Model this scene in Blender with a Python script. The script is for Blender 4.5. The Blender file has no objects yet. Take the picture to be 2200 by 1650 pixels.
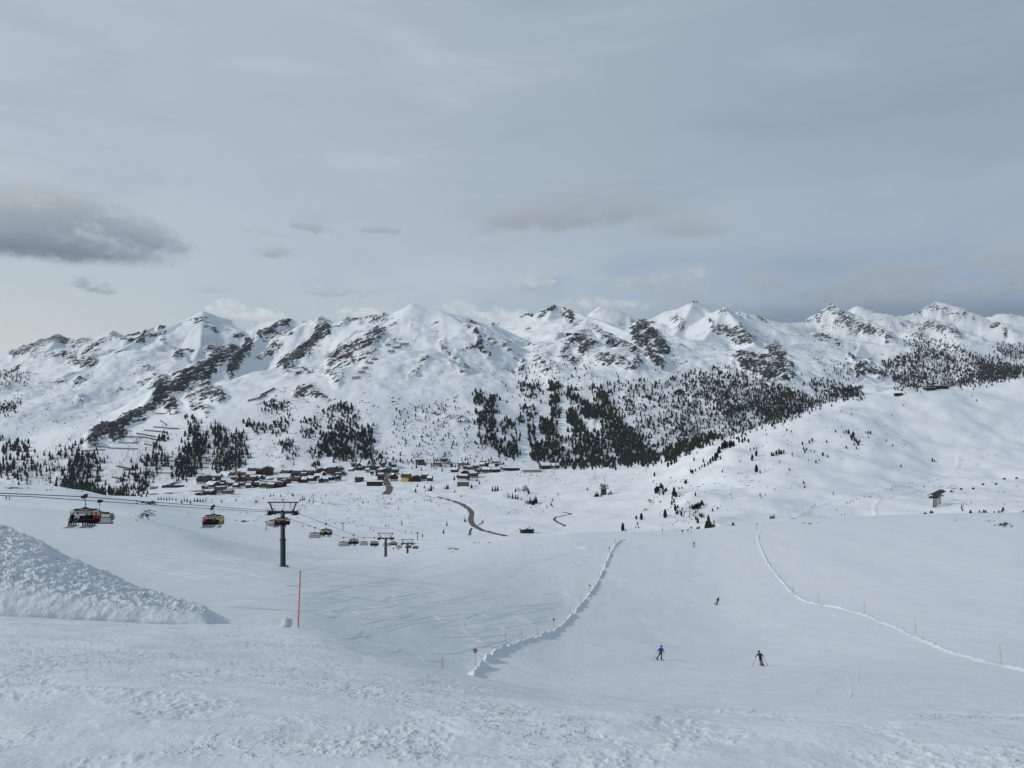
import bpy, bmesh, math, random
import numpy as np
from mathutils import Vector, Matrix

# ------------------------------------------------------------------ camera, sky, sun, exposure
sc = bpy.context.scene
C = sc.collection
FPX, CX, CY = 1662.0, 1100.0, 825.0        # the lens in photograph pixels (2200 x 1650)
cam_d = bpy.data.cameras.new("camera")
cam_d.sensor_width = 36.0
cam_d.lens = 36.0 * FPX / 2200.0
cam_d.clip_start = 0.1
cam_d.clip_end = 60000.0
cam = bpy.data.objects.new("camera", cam_d)
cam.rotation_euler = (math.radians(90), 0, 0)
C.objects.link(cam)
sc.camera = cam

SUN_AZ, SUN_EL = -98.0, 29.0               # degrees from the view direction (minus = left), height
sun_d = bpy.data.lights.new("sun", 'SUN')
sun_d.energy = 2.0
sun_d.angle = math.radians(6)
sun_d.color = (1.0, 0.95, 0.88)
sun = bpy.data.objects.new("sun", sun_d)
_a, _e = math.radians(SUN_AZ), math.radians(SUN_EL)
sun_dir = Vector((math.sin(_a) * math.cos(_e), math.cos(_a) * math.cos(_e), math.sin(_e)))
sun.rotation_euler = sun_dir.to_track_quat('Z', 'Y').to_euler()
sun.location = (-300, 100, 400)
C.objects.link(sun)

sc.view_settings.view_transform = 'Standard'
sc.view_settings.look = 'None'
sc.view_settings.exposure = 0.0
sc.view_settings.gamma = 1.0
sc.view_settings.use_curve_mapping = False
sc.cycles.use_denoising = True
sc.cycles.max_bounces = 5
sc.cycles.diffuse_bounces = 2
sc.cycles.volume_bounces = 0
sc.cycles.transparent_max_bounces = 8
sc.cycles.use_adaptive_sampling = True
sc.cycles.adaptive_threshold = 0.015


class NT:
    """small helper that writes shader nodes as expressions"""
    def __init__(self, tree):
        self.t = tree
        tree.nodes.clear()

    def n(self, kind, **kw):
        nd = self.t.nodes.new(kind)
        for k, v in kw.items():
            if hasattr(nd, k) and not k[0].isupper():
                setattr(nd, k, v)
        return nd

    def put(self, sock, v):
        if isinstance(v, bpy.types.NodeSocket):
            self.t.links.new(v, sock)
        elif isinstance(v, (tuple, list)) and len(v) == 3 and sock.type == 'RGBA':
            sock.default_value = (*v, 1.0)
        else:
            sock.default_value = v

    def m(self, op, a, b=0.0, c=0.0, clamp=False):
        nd = self.t.nodes.new('ShaderNodeMath')
        nd.operation = op
        nd.use_clamp = clamp
        for i, v in enumerate((a, b, c)):
            if i < len(nd.inputs):
                self.put(nd.inputs[i], v)
        return nd.outputs[0]

    def step(self, x, lo, hi):
        nd = self.t.nodes.new('ShaderNodeMapRange')
        nd.interpolation_type = 'SMOOTHSTEP'
        self.put(nd.inputs[0], x)
        nd.inputs[1].default_value, nd.inputs[2].default_value = lo, hi
        nd.inputs[3].default_value, nd.inputs[4].default_value = 0.0, 1.0
        return nd.outputs[0]

    def lin(self, x, lo, hi, a, b):
        nd = self.t.nodes.new('ShaderNodeMapRange')
        self.put(nd.inputs[0], x)
        for i, v in enumerate((lo, hi, a, b)):
            nd.inputs[1 + i].default_value = v
        return nd.outputs[0]

    def mix(self, f, a, b, kind='MIX'):
        nd = self.t.nodes.new('ShaderNodeMix')
        nd.data_type = 'RGBA'
        nd.blend_type = kind
        self.put(nd.inputs[0], f)
        self.put(nd.inputs[6], a)
        self.put(nd.inputs[7], b)
        return nd.outputs[2]

    def xyz(self, x, y, z):
        nd = self.t.nodes.new('ShaderNodeCombineXYZ')
        for i, v in enumerate((x, y, z)):
            self.put(nd.inputs[i], v)
        return nd.outputs[0]

    def sep(self, v):
        nd = self.t.nodes.new('ShaderNodeSeparateXYZ')
        self.put(nd.inputs[0], v)
        return nd.outputs

    def noise(self, vec, scale, detail=4.0, rough=0.5, dist=0.0):
        nd = self.t.nodes.new('ShaderNodeTexNoise')
        self.put(nd.inputs['Vector'], vec)
        nd.inputs['Scale'].default_value = scale
        nd.inputs['Detail'].default_value = detail
        nd.inputs['Roughness'].default_value = rough
        nd.inputs['Distortion'].default_value = dist
        return nd.outputs[0]


def s2l(r, g, b):
    f = lambda c: ((c / 255 + 0.055) / 1.055) ** 2.4 if c > 10 else c / 255 / 12.92
    return (f(r), f(g), f(b))


def az_el(px, py):
    """direction of a photograph pixel as azimuth and elevation in degrees"""
    x, z = (px - CX) / FPX, (CY - py) / FPX
    return math.degrees(math.atan(x)), math.degrees(math.atan2(z, math.hypot(1, x)))


def build_world():
    w = bpy.data.worlds.new("World")
    sc.world = w
    w.use_nodes = True
    w.cycles.sampling_method = 'MANUAL'
    w.cycles.sample_map_resolution = 256
    T = NT(w.node_tree)
    sky = T.n('ShaderNodeTexSky')
    sky.sky_type = 'NISHITA'
    sky.sun_disc = False
    sky.sun_elevation = math.radians(SUN_EL)
    sky.sun_rotation = math.radians(SUN_AZ)
    sky.altitude = 1900
    skyc = T.mix(1.0, sky.outputs[0], (0.10, 0.10, 0.10), 'MULTIPLY')
    co = T.n('ShaderNodeTexCoord').outputs['Generated']
    x, y, z = T.sep(co)
    az = T.m('MULTIPLY', T.m('ARCTAN2', x, y), 180 / math.pi)
    el = T.m('MULTIPLY', T.m('ARCSINE', T.m('MAXIMUM', T.m('MINIMUM', z, 1.0), -1.0)), 180 / math.pi)
    # three noise fields shared by the whole sky: cloud masses, cloud edges, long thin streaks
    NA = T.noise(T.xyz(az, T.m('MULTIPLY', el, 1.5), 0.0), 0.26, 6, 0.55, 0.2)
    NB = T.noise(T.xyz(az, T.m('MULTIPLY', el, 1.7), 7.0), 1.15, 5, 0.6, 0.25)
    NS = T.noise(T.xyz(T.m('MULTIPLY', az, 0.045), T.m('MULTIPLY', el, 0.20), 3.0), 1.0, 5, 0.55, 0.35)
    NA0, NB0 = T.m('SUBTRACT', NA, 0.5), T.m('SUBTRACT', NB, 0.5)
    # high overcast, thinner and brighter towards the sun's side
    nearsun = T.step(az, 58.0, -48.0)
    up = T.step(el, 1.0, 20.0)
    hi = T.mix(nearsun, s2l(146, 162, 180), s2l(185, 197, 206))
    lo = T.mix(nearsun, s2l(163, 180, 198), s2l(200, 211, 217))
    base = T.mix(up, lo, hi)
    base = T.mix(T.step(el, 24.0, 70.0), base, s2l(132, 147, 163))
    base = T.mix(T.m('MULTIPLY', T.step(NS, 0.52, 0.74), 0.55), base, T.mix(nearsun, s2l(166, 180, 196), s2l(207, 216, 221)))
    base = T.mix(T.m('MULTIPLY', T.step(NS, 0.47, 0.28), 0.55), base, T.mix(nearsun, s2l(138, 154, 174), s2l(165, 179, 190)))
    # thin blue gaps low over the middle and right, warm pale light low on the left
    gap = T.m('MULTIPLY', T.step(T.m('ADD', NS, T.m('MULTIPLY', NA0, 0.5)), 0.57, 0.42), T.m('MULTIPLY', T.step(el, 11.5, 7.5), T.step(az, -26.0, 2.0)))
    base = T.mix(T.m('MULTIPLY', gap, 0.38), base, s2l(143, 164, 195))
    warm = T.m('MULTIPLY', T.step(el, 7.5, 1.0), T.step(az, -17.0, -34.0))
    base = T.mix(T.m('MULTIPLY', warm, 0.8), base, s2l(224, 225, 219))
    col = T.mix(0.94, skyc, base)
    # flat cloud bank low over the right horizon
    bf = T.m('ADD', T.m('ADD', NS, T.m('MULTIPLY', NA0, 0.9)), T.m('MULTIPLY', T.step(az, 8.0, 30.0), 0.16))
    bank = T.m('MULTIPLY', T.step(bf, 0.40, 0.62), T.m('MULTIPLY', T.m('MULTIPLY', T.step(el, 3.0, 4.6), T.step(el, 9.8, 7.2)), T.step(az, 3.0, 20.0)))
    bc = T.mix(T.step(T.m('ADD', el, T.m('MULTIPLY', NB0, 5.0)), 3.5, 8.5), s2l(137, 151, 168), s2l(166, 176, 186))
    col = T.mix(T.m('MULTIPLY', bank, 0.8), col, bc)
    eb = T.m('ADD', el, T.m('MULTIPLY', NA0, 1.6))
    dk = T.m('MULTIPLY', T.m('MULTIPLY', T.step(eb, 2.4, 3.6), T.step(eb, 6.0, 4.3)), T.step(az, 3.0, 26.0))
    col = T.mix(T.m('MULTIPLY', dk, 0.72), col, s2l(108, 128, 154))

    # single clouds: pixel centre, half sizes, colours at the foot and the top
    def cloud(px, py, hw, hh, foot, top, skew=0.0, soft=0.35, amount=1.0, rag=2.6, flat=2.2, big=False, puff=0.28):
        nonlocal col
        a0, e0 = az_el(px, py)
        wa, we = hw / FPX * 57.3 * math.cos(math.radians(a0)) ** 2, hh / FPX * 57.3 * math.cos(math.radians(a0))
        da = T.m('DIVIDE', T.m('SUBTRACT', az, a0), wa)
        de = T.m('SUBTRACT', T.m('DIVIDE', T.m('SUBTRACT', el, e0), we), T.m('MULTIPLY', da, skew))
        below = T.m('MULTIPLY', T.m('MINIMUM', de, 0.0), flat)      # a flat foot: depth below the centre counts more
        above = T.m('MAXIMUM', de, 0.0)
        d2 = T.m('ADD', T.m('ADD', T.m('MULTIPLY', da, da), T.m('MULTIPLY', above, above)), T.m('MULTIPLY', below, below))
        nn = T.m('ADD', T.m('MULTIPLY', NA0, 1.0 if big else 0.5), T.m('MULTIPLY', NB0, puff if big else 1.0))
        f = T.m('ADD', T.m('SUBTRACT', 1.0, d2), T.m('MULTIPLY', nn, rag))
        mask = T.m('MULTIPLY', T.step(f, 0.2, 0.2 + soft * 2.2), amount)
        sh = T.step(T.m('ADD', de, T.m('MULTIPLY', T.m('ADD', T.m('MULTIPLY', NB0, 0.45), NA0) if big else NB0, 1.5 if big else 2.2)), -0.55, 1.0)
        edge = T.step(f, 1.2, 0.25)
        cc = T.mix(T.m('MAXIMUM', sh, T.m('MULTIPLY', edge, 0.5)), s2l(*foot), s2l(*top))
        col = T.mix(mask, col, cc)

    cloud(485, 668, 62, 36, (194, 204, 211), (222, 228, 231), soft=0.3)
    cloud(560, 684, 60, 30, (196, 206, 212), (224, 229, 231), soft=0.3)
    cloud(785, 682, 80, 28, (194, 204, 210), (220, 226, 229), soft=0.35)
    cloud(985, 666, 66, 26, (184, 195, 203), (211, 218, 222), soft=0.45)
    cloud(1080, 694, 150, 38, (188, 198, 206), (221, 227, 229), soft=0.35)
    cloud(1150, 622, 70, 42, (163, 174, 184), (198, 206, 212), soft=0.45)
    cloud(1420, 618, 150, 56, (161, 171, 182), (194, 202, 208), soft=0.5, big=True)
    cloud(1300, 662, 140, 26, (168, 178, 188), (205, 212, 216), soft=0.4)
    cloud(720, 630, 125, 28, (164, 176, 185), (196, 205, 211), soft=0.5)
    cloud(1215, 470, 310, 74, (150, 160, 168), (172, 181, 188), skew=0.34, soft=0.45, amount=0.95, big=True)
    cloud(1470, 494, 150, 46, (155, 164, 172), (168, 177, 185), soft=0.55, amount=0.85, big=True)
    cloud(1060, 534, 70, 18, (164, 172, 179), (178, 186, 193), soft=0.6, amount=0.5)
    cloud(672, 492, 72, 24, (146, 158, 168), (168, 180, 188), skew=-0.5, soft=0.5, amount=0.8)
    cloud(815, 496, 60, 22, (144, 156, 166), (168, 180, 188), soft=0.5, amount=0.8)
    cloud(588, 547, 56, 25, (150, 162, 171), (172, 183, 190), soft=0.5, amount=0.75)
    cloud(570, 502, 80, 16, (162, 174, 183), (178, 188, 196), skew=-0.4, soft=0.6, amount=0.6)
    cloud(200, 620, 66, 30, (136, 150, 161), (166, 178, 187), skew=-0.4, soft=0.5, amount=0.85)
    cloud(470, 626, 75, 18, (158, 171, 180), (174, 185, 192), soft=0.6, amount=0.5)
    cloud(2000, 580, 260, 26, (150, 160, 171), (164, 174, 184), skew=0.3, soft=0.6, amount=0.6, big=True)
    # the large dark cloud on the left
    cloud(130, 464, 215, 88, (146, 158, 169), (182, 191, 198), skew=-0.12, soft=0.3, rag=1.7, flat=1.2, big=True, puff=0.7)
    cloud(315, 512, 150, 52, (138, 151, 163), (168, 179, 188), skew=-0.6, soft=0.4, rag=1.4, flat=1.2, big=True, puff=0.7)
    cloud(80, 532, 425, 84, (100, 115, 131), (154, 166, 177), skew=-0.12, soft=0.42, rag=0.9, flat=2.2, big=True, puff=0.7)
    # below the horizon: pale snow light
    col = T.mix(T.step(el, 0.5, -2.0), col, s2l(176, 190, 200))
    bg = T.n('ShaderNodeBackground')
    T.put(bg.inputs[0], col)
    bg.inputs[1].default_value = 1.0
    out = T.n('ShaderNodeOutputWorld')
    T.t.links.new(bg.outputs[0], out.inputs[0])


build_world()

# ------------------------------------------------------------------ numpy noise
def _hash(ix, iy, seed):
    h = (ix.astype(np.int64) * 374761393 + iy.astype(np.int64) * 668265263 + seed * 1442695041) & 0xFFFFFFFF
    h = ((h ^ (h >> 13)) * 1274126177) & 0xFFFFFFFF
    return (h ^ (h >> 16)) & 0xFFFFFFFF


_ang = np.arange(256) * (2 * np.pi / 256)
_GX, _GY = np.cos(_ang).astype(np.float32), np.sin(_ang).astype(np.float32)


def perlin(x, y, seed=0):
    xf, yf = np.floor(x), np.floor(y)
    ix, iy = xf.astype(np.int64), yf.astype(np.int64)
    fx, fy = (x - xf).astype(np.float32), (y - yf).astype(np.float32)
    u = fx * fx * fx * (fx * (fx * 6 - 15) + 10)
    v = fy * fy * fy * (fy * (fy * 6 - 15) + 10)

    def g(dx, dy):
        h = _hash(ix + dx, iy + dy, seed) & 255
        return _GX[h] * (fx - dx) + _GY[h] * (fy - dy)
    a = g(0, 0)
    a = a + u * (g(1, 0) - a)
    b = g(0, 1)
    b = b + u * (g(1, 1) - b)
    return (a + v * (b - a)) * 1.5


def fbm(x, y, oct=4, seed=0, rough=0.5):
    s, a = 0.0, 1.0
    for i in range(oct):
        s = s + a * perlin(x * (2.03 ** i) + i * 17.3, y * (2.03 ** i) - i * 9.1, seed + i)
        a *= rough
    return s


def ridged(x, y, oct=4, seed=0, rough=0.5):
    s, a = 0.0, 1.0
    for i in range(oct):
        s = s + a * (1 - 2 * np.abs(perlin(x * (2.03 ** i) + i * 7.7, y * (2.03 ** i) + i * 3.1, seed + i)))
        a *= rough
    return s


def sstep(x, a, b):
    t = np.clip((x - a) / (b - a), 0, 1)
    return t * t * (3 - 2 * t)


# ------------------------------------------------------------------ terrain grid: columns by azimuth, rows by distance
NCF, PX0, PX1 = 850, -120.0, 2320.0
px_in = np.linspace(PX0, PX1, NCF)
th_in = np.arctan((px_in - CX) / FPX)
th_out_r = th_in[-1] + (2 * np.pi - (th_in[-1] - th_in[0])) * (np.linspace(0, 1, 50)[1:-1])
THETA = np.concatenate([th_in, th_out_r])            # closes round the back
NC = len(THETA)
PXC = np.concatenate([px_in, np.where(th_out_r - th_in[-1] < np.pi - th_in[-1], PX1, PX0)])
COSC = np.cos(np.concatenate([th_in, np.full(NC - NCF, th_in[-1])]))
R = np.concatenate([np.geomspace(0.4, 4, 12)[:-1], np.geomspace(4, 12, 270)[:-1], np.geomspace(12, 60, 165)[:-1], np.geomspace(60, 420, 170)[:-1],
                    np.geomspace(420, 2150, 210)[:-1], np.linspace(2150, 5300, 330)[:-1], np.geomspace(5300, 16500, 120)])
NR = len(R)

# feature lines of the near ground: (pixel x, pixel y, depth in metres), front to back
CURVES = [
    [(0, 1650, 5.2), (2200, 1650, 5.2)],
    [(0, 1392, 14), (400, 1405, 14), (800, 1440, 14), (1200, 1505, 14), (1600, 1532, 14), (2200, 1530, 14)],
    [(0, 1318, 30), (300, 1336, 29), (540, 1342, 28), (640, 1343, 28), (700, 1357, 26), (850, 1408, 26), (1000, 1451, 26),
     (1200, 1490, 27), (1400, 1508, 28), (1700, 1508, 28), (2200, 1500, 29)],
    [(0, 1345, 45), (300, 1360, 45), (640, 1370, 45), (850, 1425, 42), (1000, 1462, 40), (1200, 1478, 42), (1400, 1482, 42),
     (1700, 1480, 42), (2200, 1472, 45)],
    [(0, 1262, 85), (300, 1285, 85), (640, 1312, 80), (850, 1376, 76), (1000, 1424, 72), (1200, 1440, 72), (1420, 1443, 75),
     (1700, 1444, 72), (2000, 1446, 70), (2200, 1448, 68)],
    [(0, 1185, 140), (300, 1232, 128), (640, 1262, 119), (850, 1302, 116), (1000, 1347, 109), (1200, 1392, 105),
     (1420, 1419, 97), (1640, 1428, 95), (1900, 1400, 98), (2200, 1380, 98)],
    [(0, 1138, 200), (300, 1180, 172), (605, 1216, 164), (850, 1238, 180), (1000, 1258, 170), (1200, 1300, 165),
     (1420, 1312, 170), (1541, 1298, 180), (1800, 1270, 180), (2200, 1240, 175)],
    [(0, 1102, 270), (200, 1118, 260), (400, 1150, 240), (500, 1190, 210), (605, 1211, 195), (700, 1208, 240), (800, 1200, 290),
     (880, 1187, 320), (970, 1176, 320), (1100, 1160, 320), (1250, 1147, 320), (1400, 1144, 310), (1500, 1143, 300),
     (1640, 1132, 290), (1800, 1122, 280), (2000, 1117, 270), (2200, 1113, 260)],
    [(0, 1085, 330), (300, 1112, 330), (450, 1150, 330), (600, 1186, 320), (700, 1196, 340), (800, 1202, 365), (970, 1188, 410),
     (1200, 1168, 430), (1400, 1164, 420), (1600, 1152, 420), (1800, 1144, 420), (2200, 1136, 420)],
    [(0, 1041, 430), (150, 1054, 450), (300, 1086, 480), (450, 1120, 500), (600, 1142, 520), (800, 1152, 560), (1000, 1153, 600),
     (1200, 1142, 620), (1400, 1128, 640), (1500, 1130, 620), (1700, 1121, 600), (2000, 1112, 600), (2200, 1106, 580)],
    [(0, 1056, 650), (150, 1064, 700), (300, 1076, 800), (450, 1092, 850), (600, 1100, 880), (800, 1106, 900), (1000, 1106, 900),
     (1200, 1096, 950), (1350, 1086, 900), (1450, 1088, 800), (1600, 1075, 780), (1850, 1066, 780), (2000, 1060, 830),
     (2200, 1052, 850)],
    [(0, 1066, 1200), (300, 1066, 1300), (600, 1066, 1300), (800, 1066, 1300), (1000, 1060, 1300), (1200, 1046, 1300),
     (1350, 1034, 1250), (1450, 1036, 1050), (1550, 1010, 980), (1700, 990, 980), (1850, 985, 1000), (2000, 980, 1050),
     (2200, 968, 1100)],
    [(0, 1060, 1900), (300, 1057, 1850), (430, 1047, 1800), (600, 1035, 1800), (800, 1033, 1700), (1000, 1021, 1800),
     (1200, 1013, 1800), (1300, 1001, 1800), (1400, 985, 1700), (1480, 966, 1400), (1560, 950, 1250), (1640, 918, 1270),
     (1760, 873, 1350), (1900, 849, 1400), (2000, 838, 1450), (2130, 826, 1500), (2200, 803, 1550)],
    [(0, 1046, 2400), (300, 1032, 2350), (600, 1012, 2300), (800, 1002, 2300), (1000, 1001, 2350), (1200, 1002, 2350),
     (1400, 1000, 2350), (1480, 1000, 2100), (1560, 985, 2000), (1640, 975, 2000), (1760, 940, 2100), (2200, 880, 2350)],
    [(0, 980, 3200), (1100, 945, 3200), (1500, 930, 3200), (2200, 880, 3300)],
    [(0, 880, 6000), (1100, 862, 6000), (2200, 850, 6000)],
    [(0, 835, 17500), (1100, 832, 17500), (2200, 830, 17500)],
]


def gsm(a, w):
    k = np.exp(-0.5 * (np.arange(-3 * w, 3 * w + 1) / w) ** 2)
    k /= k.sum()
    return np.convolve(np.pad(a, 3 * w, mode='edge'), k, mode='valid')


rK, zK = [np.full(NC, 0.3)], [np.full(NC, -1.7)]
for cv in CURVES:
    cv = np.array(cv, float)
    yy = np.interp(PXC, cv[:, 0], cv[:, 1])
    dd = np.exp(np.interp(PXC, cv[:, 0], np.log(cv[:, 2])))
    yy = np.concatenate([gsm(yy[:NCF], 9), yy[NCF:]])
    dd = np.concatenate([gsm(dd[:NCF], 9), dd[NCF:]])
    # behind the viewer the ground goes on level with the edges of the view
    rK.append(dd / COSC)
    zK.append(-(yy - CY) / FPX * dd)
rK, zK = np.array(rK), np.array(zK)
h = np.diff(rK, axis=0)
dl = np.diff(zK, axis=0) / h
sl = np.zeros_like(zK)
w1, w2 = 2 * h[1:] + h[:-1], h[1:] + 2 * h[:-1]
same = dl[1:] * dl[:-1] > 0
with np.errstate(divide='ignore', invalid='ignore'):
    sl[1:-1] = np.where(same, (w1 + w2) / (w1 / dl[:-1] + w2 / dl[1:]), 0)
sl[0], sl[-1] = dl[0], dl[-1]
Z = np.zeros((NR, NC))
RR = np.repeat(R[:, None], NC, axis=1)
for k in range(len(rK) - 1):
    t = (RR - rK[k]) / h[k]
    msk = (t >= 0) & (t < 1) if k < len(rK) - 2 else (t >= 0)
    t = np.clip(t, 0, 1)
    hz = ((2 * t ** 3 - 3 * t ** 2 + 1) * zK[k] + (t ** 3 - 2 * t ** 2 + t) * h[k] * sl[k]
          + (-2 * t ** 3 + 3 * t ** 2) * zK[k + 1] + (t ** 3 - t ** 2) * h[k] * sl[k + 1])
    Z = np.where(msk, hz, Z)
X = RR * np.sin(THETA)
Y = RR * np.cos(THETA)
# behind the view the slope climbs gently
back = sstep(np.abs(np.where(THETA > np.pi, THETA - 2 * np.pi, THETA)), 0.75, 2.2)
Z = Z * (1 - back) + back * (-1.7 + 0.06 * np.minimum(RR, 1500))

# gentle unevenness of the lower ground
lowamp = sstep(RR, 5, 60) * 0.25 + sstep(RR, 300, 700) * 2.2 + sstep(RR, 700, 1400) * 2.0
Z += lowamp * fbm(X / 70, Y / 70, 3, 5) * 0.8
hillm = sstep(RR, 480, 700) * sstep(PXC, 1330, 1550) * (1 - sstep(RR, 1900, 2200))
Z += hillm * (9 * fbm(X / 210 + 3, Y / 210, 3, 9) + 1.2 * fbm(X / 40, Y / 40, 2, 12))
# ribs that stand out of the hill's left flank
Z += hillm * 7 * np.exp(-((PXC - 1440) / 120) ** 2) * ridged(X / 95, Y / 160, 2, 31)

mid_ = sstep(RR, 45, 90) * (1 - sstep(RR, 330, 420))
Z += mid_ * (0.16 * fbm(X / 16, Y / 34, 3, 13) + 0.05 * fbm(X / 4.5, Y / 12, 2, 14))
# chopped-up snow in patches on the groomed slope near the viewer
_n = R < 75
xn, yn = X[_n], Y[_n]
patch = 0.2 + 0.8 * sstep(fbm(xn / 1.7 + 4, yn / 2.2, 5, 15, 0.6), 0.0, 0.5)
lump = np.maximum(fbm(xn / 0.10, yn / 0.14, 4, 17, 0.68), -0.12) * 0.017 + np.maximum(fbm(xn / 0.30, yn / 0.4, 2, 19) - 0.3, 0) * 0.02
Z[_n] += patch * lump * sstep(RR[_n], 2.5, 5) * (1 - 0.5 * sstep(RR[_n], 18, 50))
Z[_n] += 0.05 * fbm(xn / 2.2, yn / 1.1, 3, 21) * sstep(RR[_n], 3, 6)
# scraped, slightly stepped runs across the slope
Z[_n] += 0.02 * ridged(xn / 7.0, yn / 0.9 + xn * 0.12, 2, 23) * (1 - patch) * sstep(RR[_n], 3, 8)

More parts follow.
